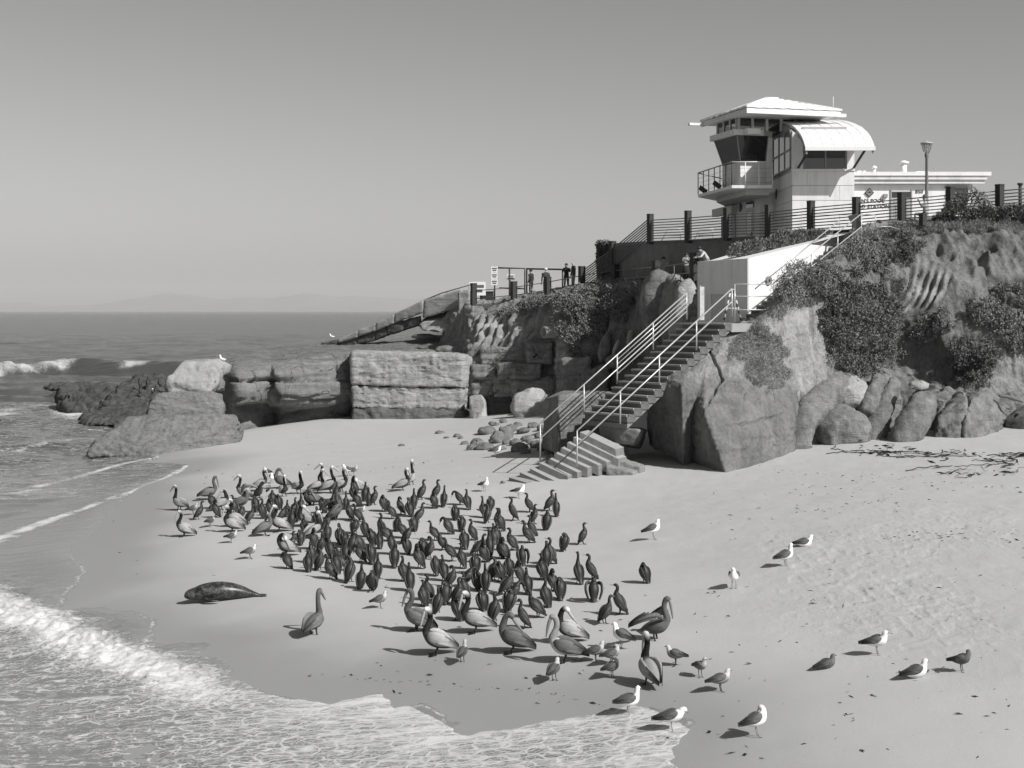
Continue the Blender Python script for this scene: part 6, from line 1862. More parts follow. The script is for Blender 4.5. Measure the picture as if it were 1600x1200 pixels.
CORM = {
    'u': cormorant(N_up, (1, 0, .06), (.115, 0, .686)),
    't': cormorant(N_tall, (1, 0, .15), (.12, 0, .742), fat=.92),
    'k': cormorant(N_hunch, (1, 0, -.05), (.112, 0, .58), fat=1.06),
    'h': cormorant(N_tuck, (-.6, .1, -.7), (-.05, .05, .485), fat=1.12),
    'p': cormorant(N_preen, (-.3, .1, -1), (-.068, .06, .55), fat=1.05),
    's': cormorant(N_side, (0, .3, -1), (.04, .147, .555)),
    'd': cormorant(N_down, (.4, 0, -1), (.252, 0, .425), lean=.15),
    'l': cormorant(N_up, (1, 0, .1), (.115, 0, .686), lean=.28),
    'w': cormorant(N_hunch, (1, 0, -.05), (.112, 0, .58), wing_open=.07),
}
POSE = {'u': 'standing upright', 't': 'stretching its neck up', 'k': 'standing hunched', 'h': 'with its head tucked into its back', 'p': 'preening its back', 's': 'turning its bill to its side', 'd': 'reaching its neck down', 'l': 'leaning forward', 'w': 'holding its wings out'}
# (foot x, foot y, pose, heading in degrees: 0 right, 90 away, 180 left, 270 to the camera)
COR = [(311, 812, 'l', 25), (337, 809, 'p', 160), (376, 813, 'h', 80), (331, 794, 'k', 150), (390, 819, 'l', 40), (409, 811, 'u', 130), (400, 800, 'h', 100), (434, 796, 'h', 140), (448, 808, 'u', 100), (420, 806, 'p', 170),
       (460, 805, 'u', 60), (470, 800, 't', 90), (480, 790, 'd', 150), (455, 824, 'k', 90), (503, 803, 'h', 170), (525, 781, 'u', 80), (521, 812, 'h', 120), (530, 798, 'u', 100), (540, 796, 't', 80), (553, 783, 'p', 130),
       (558, 792, 'p', 150), (570, 782, 'u', 90), (576, 790, 'u', 110), (586, 789, 'u', 20), (598, 799, 'h', 140), (612, 811, 'l', 150), (512, 845, 't', 95), (555, 833, 'h', 60), (530, 850, 'p', 120), (538, 854, 'h', 100),
       (550, 864, 'u', 80), (489, 858, 'p', 150), (501, 864, 'u', 70), (580, 852, 'h', 130), (592, 857, 'u', 110), (594, 838, 'u', 165), (606, 846, 'l', 150), (449, 889, 'd', 140), (481, 894, 'u', 110), (487, 879, 'p', 130),
       (516, 905, 'l', 150), (525, 896, 'u', 120), (540, 877, 'u', 95), (547, 909, 's', 60), (563, 879, 'd', 150), (580, 880, 'h', 110), (564, 919, 'u', 85), (580, 925, 'k', 265), (590, 903, 'u', 100), (615, 885, 'u', 110),
       (659, 781, 'u', 35), (676, 794, 'p', 150), (682, 780, 'u', 20), (693, 791, 't', 85), (718, 789, 'd', 160), (730, 796, 'u', 120), (712, 812, 'h', 90), (647, 795, 'u', 80), (626, 804, 'p', 170), (640, 807, 'p', 120),
       (646, 831, 'p', 110), (680, 845, 'l', 155), (635, 850, 'd', 20), (629, 842, 'l', 160), (722, 830, 'h', 80), (738, 845, 'u', 150), (725, 858, 'p', 120), (756, 808, 't', 110), (766, 798, 'h', 80), (761, 816, 's', 60),
       (771, 851, 'u', 100), (778, 825, 'u', 140), (766, 868, 't', 90), (634, 866, 'p', 130), (630, 907, 'u', 130), (641, 923, 'u', 100), (655, 887, 'p', 140), (660, 868, 'h', 100), (672, 872, 's', 40), (680, 898, 'h', 110),
       (706, 876, 'l', 160), (721, 887, 'u', 135), (742, 895, 'h', 100), (755, 878, 'p', 150), (694, 906, 'u', 100), (705, 918, 's', 30), (731, 917, 'd', 20), (746, 921, 'h', 95), (760, 923, 'u', 85), (660, 947, 'u', 130),
       (669, 938, 'u', 170), (684, 957, 'u', 60), (696, 943, 'h', 90), (714, 969, 'h', 130), (717, 944, 'u', 20), (754, 953, 'h', 110), (773, 970, 'u', 45), (786, 873, 'p', 150), (794, 901, 'u', 110), (781, 908, 'h', 140),
       (815, 883, 'w', 120), (824, 927, 'u', 100), (811, 912, 'p', 160), (846, 905, 'u', 120), (852, 885, 'u', 95), (860, 880, 'u', 165), (862, 923, 'p', 150), (874, 936, 'h', 90), (904, 912, 't', 115), (927, 938, 'w', 100),
       (924, 906, 'u', 165), (852, 948, 'u', 120), (840, 965, 'l', 155), (819, 982, 'u', 175), (795, 955, 'h', 80), (791, 928, 'l', 40), (801, 813, 'u', 180), (827, 800, 'u', 165), (859, 798, 'u', 15), (870, 806, 't', 80),
       (835, 818, 'u', 15), (854, 828, 'k', 70), (832, 839, 'u', 165), (825, 849, 'l', 160), (881, 860, 'h', 70), (912, 850, 'u', 15), (782, 830, 'u', 150), (774, 850, 'u', 110), (782, 872, 'p', 120), (945, 974, 'l', 35), (968, 959, 'u', 165), (1007, 911, 'h', 120),
       (366, 801, 'u', 150), (425, 789, 'k', 110), (441, 816, 'd', 20), (466, 816, 's', 70), (475, 836, 'u', 140), (496, 823, 'p', 120), (508, 831, 'l', 35), (519, 796, 'k', 60), (546, 813, 'u', 165), (561, 816, 'l', 150), (470, 851, 'h', 90), (456, 861, 'u', 30), (516, 871, 'k', 120), (535, 891, 'l', 145), (500, 891, 's', 50), (561, 861, 'd', 160), (611, 866, 'u', 160), (570, 839, 's', 110), (621, 831, 'k', 80), (655, 817, 'l', 30), (700, 835, 'd', 150), (690, 860, 'k', 200), (745, 868, 'l', 25), (800, 860, 'u', 150), (770, 905, 's', 60), (725, 935, 'u', 165), (805, 940, 'd', 25)]
BANDS = [(0, 797, 'back row'), (797, 830, 'second row'), (830, 862, 'third row'), (862, 895, 'middle row'), (895, 930, 'fifth row'), (930, 2000, 'front row')]
def facing(a):
    a = a % 360
    return 'facing right' if a < 50 or a > 320 else 'seen from behind' if a < 140 else 'facing left' if a < 215 else 'facing the camera'
GROUP_C = 'cormorants flocked on the sand'
for lo, hi, row in BANDS:
    row_b = sorted([c for c in COR if lo <= c[1] < hi])
    for k, (x, y, ps, hd) in enumerate(row_b):
        g = ground(x, y)
        lab = 'cormorant %s, %s from left in %s of flock' % (POSE[ps], _nth[k], row)
        sc = random.uniform(.80, .93)
        CORM[ps].place('cormorant', g + Vector((0, 0, -.004)), math.radians(hd + random.uniform(-10, 10)), sc, lab, 'cormorant', GROUP_C)

# ---- pelicans (about 1 m tall)
def pelican(neck, bill_pts, adult=True, wing='fold', white_belly=False, lean=0.0):
    bt, nt, ht = (.06, .018, .70) if adult else (.08, .09, .12)
    if white_belly: bt, nt, ht = .62, .30, .34
    body = [(-.44, 0, .215, .05, .014, .10), (-.36, 0, .235, .075, .035, .10), (-.24, 0, .275, .115, .095, bt), (-.06, 0, .330, .150, .145, bt), (.10, 0, .385, .140, .145, bt), (.20, 0, .455, .090, .100, bt if adult or white_belly else .12)]
    tn = [nt] * (len(neck) - 3) + [(nt + ht) / 2 if adult else nt, ht, ht]
    sp = body + [tuple(q) + (t_,) for q, t_ in zip(neck, tn)]
    sp = [(q[0] * .86, q[1], q[2] - .07, q[3] * (.90 if i < 6 else 1.2), q[4] * (.95 if i < 6 else 1.22), q[5]) for i, q in enumerate(sp)]
    V, Fc, t, u = skin_tube(sp, 36, 12)
    wt = .30 if adult else .13
    t = np.where((u > .1) & (V[:, 0] < .08) & (V[:, 0] > -.34) & (V[:, 2] < .46), wt * .7, t)
    bm = tone_mesh('pelican_body', V, Fc, t, M_PEL)
    parts = []
    for sg in (-1, 1):
        w = [(.20, sg * .075, .47, .02, .04, wt * .7), (.12, sg * .135, .43, .035, .10, wt), (-.06, sg * .150, .375, .035, .125, wt * 1.15), (-.24, sg * .115, .315, .025, .085, wt), (-.38, sg * .06, .26, .015, .045, wt * .5), (-.48, sg * .02, .215, .006, .015, .05)]
        if wing == 'open':
            w = [(.18, sg * .08, .50, .03, .04, wt * .8), (.10, sg * .28, .60, .05, .05, wt), (-.04, sg * .42, .58, .08, .04, wt), (-.22, sg * .50, .50, .08, .03, wt * .8), (-.36, sg * .50, .42, .06, .02, wt * .5), (-.46, sg * .46, .36, .02, .01, .05)]
        parts.append(('wing', feathered([(q[0] * .86, q[1] * .98, q[2] - .06, q[3], q[4] * 1.0, q[5]) for q in w], 7, 16, mat=M_PEL, spread=.075, drop=.03, dark=.35)))
    V, Fc = [], []
    bp = catmull(np.array([tuple(q) + (r,) for q, r in bill_pts], float), 8)
    tube_vf([(q[0] * .86, q[1], q[2] - .07) for q in bp], [float(q[3]) for q in bp], 8, V, Fc)
    parts.append(('bill', mesh_from('bill', V, Fc, plain('pelican_bill_adult', .36, .5) if adult else plain('pelican_bill_young', .20, .5))))
    for sg in (-1, 1):
        parts.append(('leg', leg_mesh((-.02, sg * .07, .18), (.02, sg * .075, 0), .017, M_LEG, .11)))
    return Bird(bm, parts)
N_s = [(.235, 0, .53, .062, .062), (.195, 0, .62, .048, .048), (.150, 0, .72, .042, .043), (.150, 0, .82, .040, .042), (.185, 0, .895, .044, .046), (.235, 0, .905, .044, .044), (.275, 0, .885, .026, .030)]
B_s = [((.265, 0, .885), .030), ((.310, 0, .78), .030), ((.350, 0, .64), .022), ((.375, 0, .54), .008)]
N_t = [(.220, 0, .54, .060, .060), (.180, 0, .65, .046, .046), (.155, 0, .76, .041, .042), (.150, 0, .88, .040, .041), (.175, 0, .965, .042, .044), (.225, 0, .985, .043, .043), (.265, 0, .970, .026, .028)]
B_t = [((.255, 0, .970), .030), ((.340, 0, .90), .030), ((.430, 0, .81), .022), ((.500, 0, .75), .008)]
N_r = [(.225, 0, .53, .062, .062), (.215, 0, .62, .050, .050), (.190, .02, .71, .044, .044), (.150, .03, .76, .042, .044), (.100, .04, .775, .044, .046), (.055, .05, .750, .044, .044), (.025, .05, .72, .026, .030)]
B_r = [((.035, .05, .725), .030), ((-.04, .06, .64), .030), ((-.13, .06, .55), .022), ((-.20, .06, .48), .008)]
N_p = [(.235, 0, .52, .062, .062), (.235, .03, .60, .050, .050), (.200, .09, .67, .044, .044), (.150, .14, .68, .042, .044), (.105, .17, .64, .044, .046), (.075, .18, .59, .044, .044), (.055, .18, .55, .026, .030)]
B_p = [((.06, .18, .56), .030), ((.0, .19, .46), .030), ((-.06, .19, .36), .022), ((-.10, .18, .28), .008)]
PEL = {'s': pelican(N_s, B_s), 't': pelican(N_t, B_t), 'r': pelican(N_r, B_r), 'p': pelican(N_p, B_p),
       'S': pelican(N_s, B_s, False), 'T': pelican(N_t, B_t, False), 'R': pelican(N_r, B_r, False), 'P': pelican(N_p, B_p, False), 'W': pelican(N_s, B_s, False, 'open'), 'B': pelican(N_s, B_s, False, 'fold', True), 'w': pelican(N_p, B_p, True, 'open')}
PPOSE = {'s': 'white-headed pelican with lowered bill', 't': 'white-headed pelican with raised neck', 'r': 'white-headed pelican resting bill on back', 'p': 'white-headed pelican preening its wing', 'S': 'brown pelican with lowered bill', 'T': 'brown young pelican with neck raised', 'R': 'young brown pelican resting bill on back', 'P': 'brown young pelican preening', 'W': 'brown pelican with half-open wings', 'B': 'pale-bellied young pelican with curved neck', 'w': 'pelican preening under raised wing'}
PELS = [(280, 797, 't', 150), (287, 839, 's', 182), (326, 781, 'S', 15), (347, 797, 'r', 15), (379, 779, 't', 160), (407, 767, 's', 5), (403, 781, 'w', 300), (444, 775, 's', 300), (438, 763, 'R', 190), (467, 770, 's', 310), (496, 769, 't', 10), (506, 765, 't', 170),
        (516, 769, 't', 5), (534, 769, 's', 340), (559, 771, 'p', 180), (490, 791, 'P', 200), (479, 823, 'r', 185), (491, 840, 's', 40), (435, 831, 's', 190), (415, 837, 'P', 10), (446, 869, 'p', 200), (366, 823, 't', 180), (362, 832, 's', 182), (377, 796, 'P', 0),
        (630, 767, 's', 8), (643, 758, 't', 70), (524, 814, 'W', 20), (490, 992, 'T', 62), (650, 986, 'S', 165), (682, 1023, 's', 185), (743, 989, 's', 182), (800, 1021, 'R', 180), (888, 1005, 'r', 180), (883, 1035, 'B', 178), (1015, 1070, 's', 110), (1024, 1001, 'W', 335)]
NEAR = {(490, 992): 'standing alone nearest the surf', (1015, 1070): 'in the very front among the gulls', (1024, 1001): 'at the right front corner of the flock', (883, 1035): 'behind the smallest gull in front', (682, 1023): 'foremost of the left front group', (630, 767): 'left of a tall pair behind the flock', (643, 758): 'right of a tall pair behind the flock', (280, 797): 'farthest left, seen from behind', (287, 839): 'farthest left in full profile'}
prank = sorted(range(len(PELS)), key=lambda i: PELS[i][0])
for r_, i in enumerate(prank):
    x, y, ps, hd = PELS[i]
    g = ground(x, y)
    where = NEAR.get((x, y)) or '%s, %s pelican from the left' % ('behind the flock' if x < 620 and y < 800 else 'in the flock' if x < 620 else 'in the front group', _nth[r_])
    PEL[ps].place('pelican', g + Vector((0, 0, -.004)), math.radians(hd), random.uniform(.86, .94) if y < 900 else random.uniform(.93, 1.0), PPOSE[ps] + ' ' + where, 'pelican', 'pelicans on the sand')

# ---- gulls (about 0.42 m tall)
def gull(kind, pose):
    bt, wt, ht, tip = {'w': (.80, .10, .82, .04), 'g': (.22, .10, .50, .04), 'b': (.13, .09, .15, .05)}[kind]
    dz = -.155 if pose == 'sit' else 0.0
    head = [(.150, 0, .335, .046, .048), (.165, 0, .385, .038, .040), (.190, 0, .405, .036, .036), (.218, 0, .398, .020, .020)]
    bill = [(.212, 0, .398), (.240, 0, .396), (.262, 0, .386)]
    if pose == 'preen':
        head = [(.155, .01, .33, .046, .048), (.165, .04, .380, .038, .040), (.140, .075, .395, .037, .037), (.110, .085, .375, .020, .022)]
        bill = [(.115, .085, .378), (.09, .09, .36), (.075, .09, .345)]
    if pose == 'tall':
        head = [(.140, 0, .345, .044, .046), (.145, 0, .41, .035, .037), (.165, 0, .455, .036, .036), (.195, 0, .452, .020, .020)]
        bill = [(.19, 0, .452), (.215, 0, .448), (.235, 0, .438)]
    if pose == 'down':
        head = [(.165, 0, .32, .046, .048), (.195, 0, .35, .038, .040), (.225, 0, .345, .036, .036), (.248, 0, .325, .020, .020)]
        bill = [(.243, 0, .328), (.262, 0, .308), (.275, 0, .288)]
    sp = [(-.27, 0, .215, .035, .010, tip), (-.20, 0, .225, .045, .028, bt), (-.11, 0, .235, .070, .065, bt), (.0, 0, .25, .085, .088, bt), (.10, 0, .275, .076, .082, bt)] + [q + (ht,) for q in head]
    sp = [(q[0], q[1], q[2] + dz) + tuple(q[3:]) for q in sp]
    sp = [(q[0] * .86, q[1], q[2], q[3] * 1.12, q[4] * 1.12, q[5]) for q in sp]
    V, Fc, t, u = skin_tube(sp, 26, 10)
    t = np.where((u > .2) & (V[:, 0] < .07) & (V[:, 0] > -.22) & (V[:, 2] < .36 + dz), wt, t)
    bm = tone_mesh('gull_body', V, Fc, t, M_GULL)
    parts = []
    for sg in (-1, 1):
        w = [(.11, sg * .045, .325, .012, .02, wt), (.06, sg * .074, .305, .018, .050, wt), (-.05, sg * .080, .275, .018, .055, wt), (-.16, sg * .055, .245, .012, .032, wt * .7), (-.26, sg * .025, .225, .007, .014, tip), (-.33, sg * .008, .215, .003, .006, tip)]
        parts.append(('wing', feathered([(q[0] * .80, q[1] * 1.14, q[2] + dz) + tuple(q[3:]) for q in w], 4, mat=M_GULL, spread=.032, drop=.0)))
    parts.append(('bill', bill_mesh([(q[0] * .86, q[1], q[2] + dz) for q in bill], [.011, .009, .004], M_BILLD if kind != 'w' else M_BILL)))
    if pose != 'sit':
        for sg in (-1, 1):
            parts.append(('leg', leg_mesh((.0, sg * .035, .185), (.012, sg * .04, 0), .0075, M_LEGP if kind == 'w' else M_LEG, .045)))
    return Bird(bm, parts)
GULLS = {(k, p_): gull(k, p_) for k, p_ in (('w', 'stand'), ('w', 'preen'), ('w', 'tall'), ('w', 'sit'), ('w', 'down'), ('g', 'stand'), ('g', 'preen'), ('g', 'sit'), ('g', 'tall'), ('b', 'sit'), ('b', 'preen'), ('b', 'stand'))}
GL = [(1184, 1152, 'w', 'preen', 10, 'largest white gull nearest the camera, turning its head back'), (1050, 1143, 'w', 'down', -5, 'white gull with lowered head beside the foam edge'), (981, 1118, 'w', 'tall', 15, 'white gull stretching its neck just above the foam'),
      (1126, 1081, 'g', 'stand', 10, 'grey gull with white head facing right, alone in front of the pelicans'), (1094, 1058, 'g', 'down', 300, 'small grey gull bending forward, facing the camera'), (1056, 1041, 'g', 'stand', 160, 'grey gull facing left, right of the foremost pelican'),
      (866, 1064, 'g', 'stand', 60, 'small grey gull in front of the pale-bellied pelican'), (931, 1035, 'g', 'stand', 12, 'grey gull with white head behind two other gulls'), (955, 1040, 'g', 'preen', 20, 'grey gull partly hidden behind another gull'), (957, 1060, 'g', 'preen', 25, 'grey gull left of the foremost pelican, legs in full view'),
      (970, 1015, 'w', 'stand', 150, 'dark-backed white-headed gull facing left behind the gulls'), (722, 1035, 'g', 'tall', 70, 'thin grey gull right of the front pelican'), (595, 951, 'g', 'stand', 12, 'small grey gull walking alone at the flock edge'),
      (1147, 919, 'w', 'stand', 255, 'white gull facing the camera in the open sand'), (1228, 886, 'w', 'tall', 15, 'white gull with raised head standing below a sitting gull'), (1256, 854, 'w', 'sit', 5, 'white gull sitting farthest right in the upper sand'), (1022, 843, 'w', 'stand', 8, 'white gull standing right of the flock'),
      (1371, 1023, 'w', 'stand', 340, 'white gull standing on the right above two sitting gulls'), (1432, 1059, 'w', 'sit', 5, 'white dark-winged gull sitting low on the right'), (1292, 1044, 'b', 'sit', 10, 'brown young gull sitting with its head drawn in'), (1503, 1050, 'b', 'preen', 320, 'brown young gull bending over, farthest right'),
      (757, 768, 'w', 'tall', 320, 'white gull behind the cormorants, left of the other'), (810, 779, 'w', 'stand', 340, 'white gull just left of a cormorant at the flock top'), (774, 714, 'w', 'stand', 10, 'white gull at the foot of the cobble heap'), (417, 739, 'g', 'sit', 170, 'small grey gull resting high on the beach, left of the flock'),
      (425, 756, 'w', 'stand', 270, 'small white gull among the back left pelicans'), (391, 873, 'g', 'stand', 20, 'small grey gull in the open left of the flock'), (361, 849, 'g', 'stand', 15, 'small white-headed gull in front of the left pelicans'), (328, 824, 'g', 'stand', 50, 'small white-headed gull near the leftmost pelican'),
      (302, 804, 'g', 'stand', 5, 'small grey gull right of the leftmost pelican'), (563, 801, 'g', 'sit', 15, 'small grey gull sitting inside the flock'), (553, 743, 'g', 'stand', 10, 'small grey gull beside the tallest back pelican'), (545, 744, 'w', 'stand', 200, 'white gull head showing behind the back pelicans')]
for x, y, k, ps, hd, lab in GL:
    g = ground(x, y)
    GULLS[(k, ps) if (k, ps) in GULLS else (k, 'stand')].place('gull', g, math.radians(hd), random.uniform(.95, 1.05) * (1.02 if k == 'w' else .84), lab, 'gull', 'gulls on the beach')
for x, y, d, lab in ((519, 531, 99.2, 'tiny white gull on the low end of the ruined sea wall'), (347, 568, 73.0, 'tiny white gull on top of the concrete ruin'), (241, 617, 99, 'tiny white gull low on the reef rock')):
    GULLS[('w', 'stand')].place('gull', P(x, y, d), math.radians(200), 1.05, lab, 'gull', 'gulls on the rocks', True)
for k, (x, y, d, hd) in enumerate(((219, 606, 99.0, 150), (231, 604, 99.5, 100), (250, 606, 99.0, 170), (219, 618, 97.5, 120), (243, 617, 98.0, 80))):
    CORM['u'].place('cormorant', P(x, y, d), math.radians(hd), 1.05, 'cormorant perched on the reef rock, %s from the left' % _nth[k], 'cormorant', 'cormorants on the reef', True)

# ---- seal
def build_seal():
    a, b = ground(281, 946), ground(404, 932)
    L = (a - b).length * .93
    hd = math.atan2(a.y - b.y, a.x - b.x)
    sp = [(.0, 0, .06, .06, .03, .05), (.05, 0, .075, .075, .055, .05), (.12, 0, .10, .11, .085, .05), (.25, 0, .15, .17, .14, .055), (.42, 0, .19, .225, .185, .055), (.60, 0, .20, .245, .195, .055), (.76, 0, .18, .215, .175, .055), (.86, .0, .15, .155, .14, .06), (.92, .01, .14, .13, .125, .06), (.965, .01, .12, .105, .10, .07), (.995, .01, .10, .065, .065, .05), (1.01, .01, .09, .03, .03, .05)]
    sp = [(q[0] * L,) + q[1:] for q in sp]
    V, Fc, t, u = skin_tube(sp, 40, 18)
    V[:, 2] = np.maximum(V[:, 2], .0 + 0 * V[:, 2])
    m = NT('seal_fur')
    n1 = m.noise(9, 4, .65); n2 = m.noise(30, 3, .6)
    m.base(m.mix(m.ramp(m.math('ADD', m.math('MULTIPLY', n1, .5), m.math('MULTIPLY', n2, .5)), .46, .58), .016, .10)); m.rough(.36)
    m.b.inputs['Specular IOR Level'].default_value = .45
    me = mesh_from('seal', V, Fc, m.m)
    o = bpy.data.objects.new('seal', me); o.location = b + Vector((0, 0, -.02)); o.rotation_euler = (0, 0, hd)
    link(o); tag(o, 'dark mottled seal lying on the wet sand near the surf', 'seal')
    for sg in (-1, 1):
        V, Fc, t, u = skin_tube([(.74 * L, sg * .17, .08, .03, .02, 0), (.68 * L, sg * .25, .05, .07, .018, 0), (.60 * L, sg * .30, .03, .06, .012, 0), (.54 * L, sg * .31, .025, .02, .008, 0)], 10, 8)
        link(bpy.data.objects.new('flipper', mesh_from('flipper', V, Fc, m.m)), o)
        V, Fc, t, u = skin_tube([(.02 * L, sg * .03, .05, .05, .02, 0), (-.05 * L, sg * .07, .05, .06, .015, 0), (-.11 * L, sg * .10, .04, .04, .01, 0)], 8, 8)
        link(bpy.data.objects.new('tail_flipper', mesh_from('tail_flipper', V, Fc, m.m)), o)
    V, Fc = tube_vf([(.998 * L, .01, .10), (1.014 * L, .01, .095)], [.022, .012], 8)
    link(bpy.data.objects.new('nose', mesh_from('nose', V, Fc, M_DARK)), o)
build_seal()

# ================================================================== kelp and beach litter
M_KELP = plain('kelp', .035, .6, .3, 8)
def kelp(name, label, x0, x1, y0, y1, n, seed, blades=60, r=.022):
    rs = random.Random(seed)
    c = ground((x0 + x1) / 2, (y0 + y1) / 2)
    root = empty(name, c, label, 'seaweed', 'kelp washed up on the sand')
    V, Fc = [], []
    for _ in range(n):
        px, py = rs.uniform(x0, x1), rs.uniform(y0, y1)
        g = ground(px, py); ang = rs.gauss(0, .5) + (math.pi if rs.random() < .5 else 0)
        pts = []
        p_ = Vector(g)
        for k in range(rs.randint(8, 18)):
            z = float(sand_z(p_.x, p_.y)) + r + rs.uniform(0, .05)
            pts.append((p_.x, p_.y, z)); ang += rs.gauss(0, .45)
            p_ = p_ + Vector((math.cos(ang), math.sin(ang), 0)) * .13
        tube_vf(pts, r * rs.uniform(.5, 1.1), 5, V, Fc)
    put('stalk', V, Fc, M_KELP, root)
    pos = np.array([list(ground(rs.uniform(x0, x1), rs.uniform(y0, y1)) + Vector((0, 0, rs.uniform(.01, .09)))) for _ in range(blades)])
    d = rng.normal(size=(blades, 3)) * np.array([1, 1, .25]); d /= np.linalg.norm(d, axis=1, keepdims=True)
    V, Fc = leaves_mesh('blade', pos, d, .30, .08, M_KELP)
    put('blades', V, Fc, M_KELP, root, smooth_shade=False)['kind'] = 'stuff'
kelp('kelp_pile', 'long tangle of dark kelp in front of the cracked rock', 1415, 1520, 707, 715, 8, 1, 30, .014)
kelp('kelp_pile', 'dark kelp tangle at the right picture edge', 1535, 1610, 710, 728, 9, 2, 36, .015)
kelp('kelp_pile', 'thin loose kelp strands left of the long tangle', 1340, 1420, 700, 712, 9, 3, 30, .014)
kelp('kelp_pile', 'sparse kelp strands on the sand below the tangles', 1460, 1580, 728, 745, 7, 4, 30, .014)
def litter():
    rs = np.random.default_rng(3)
    px, py = [], []
    for (x0, x1, y0, y1, n) in ((1100, 1600, 735, 850, 120), (1250, 1600, 850, 1190, 120), (300, 480, 730, 780, 60), (480, 800, 680, 760, 45), (560, 1000, 900, 1110, 45), (1000, 1300, 900, 1190, 55), (150, 330, 760, 900, 8), (1250, 1420, 760, 800, 25), (1350, 1600, 820, 850, 40)):
        px += list(rs.uniform(x0, x1, n)); py += list(rs.uniform(y0, y1, n))
    for line, n, jit in (([(480, 1055), (620, 1064), (750, 1075), (880, 1088), (960, 1108), (1015, 1132)], 42, 2.0), ([(1130, 716), (1240, 738), (1330, 745), (1420, 750), (1500, 757), (1595, 766)], 90, 3.0), ([(880, 1000), (905, 1030), (910, 1060)], 20, 2.5), ([(1240, 800), (1340, 792), (1400, 770), (1420, 765)], 30, 2.5), ([(430, 722), (520, 729), (600, 735), (660, 722)], 40, 2.0), ([(1390, 842), (1480, 836), (1595, 828)], 45, 4.0)):
        L = catmull(np.array(line, float).repeat(1, 0) if False else np.c_[np.array(line, float), np.zeros(len(line))], n)
        px += list(L[:, 0] + rs.normal(size=n) * 4); py += list(L[:, 1] + rs.normal(size=n) * jit)
    pos = np.array([list(ground(a, b) + Vector((0, 0, .008))) for a, b in zip(px, py)])
    d = rs.normal(size=(len(pos), 3)) * np.array([1, .6, .12]); d /= np.linalg.norm(d, axis=1, keepdims=True)
    V, Fc = leaves_mesh('bits', pos, d, .10, .03, M_KELP)
    k = rs.uniform(.35, 1.5, len(pos))
    c = np.repeat(pos, 4, 0); V = c + (V - c) * np.repeat(k, 4)[:, None]
    V[:, 2] = np.maximum(V[:, 2], np.repeat(pos[:, 2], 4) - .003)
    o = put('beach_debris', V, Fc, M_KELP, smooth_shade=False)
    tag(o, 'scattered dark scraps of seaweed on the sand', 'debris', kind='stuff')
litter()
# ================================================================== people, signs and gate on the walkway
M_SKIN = plain('skin', .34, .6, .05); M_HAIR = plain('dark_hair', .03, .6); M_CLOTH = {}
def cloth(v):
    if v not in M_CLOTH: M_CLOTH[v] = plain('cloth_%02d' % int(v * 100), v, .9, .2, 9)
    return M_CLOTH[v]
def hand_mesh():
    V, Fc = tube_vf([(0, 0, .01), (.0, 0, -.04), (.0, 0, -.085)], [.026, .036, .034], 8)
    for k, (y, l) in enumerate(((-.026, .062), (-.009, .078), (.009, .074), (.026, .056))):
        tube_vf([(0, y, -.078), (.008, y, -.078 - l * .5), (.026, y, -.078 - l)], [.0095, .0085, .006], 5, V, Fc)
    tube_vf([(.012, -.030, -.03), (.03, -.05, -.055), (.042, -.05, -.085)], [.011, .0095, .007], 5, V, Fc)
    return mesh_from('hand', V, Fc, M_SKIN)
HAND = hand_mesh()
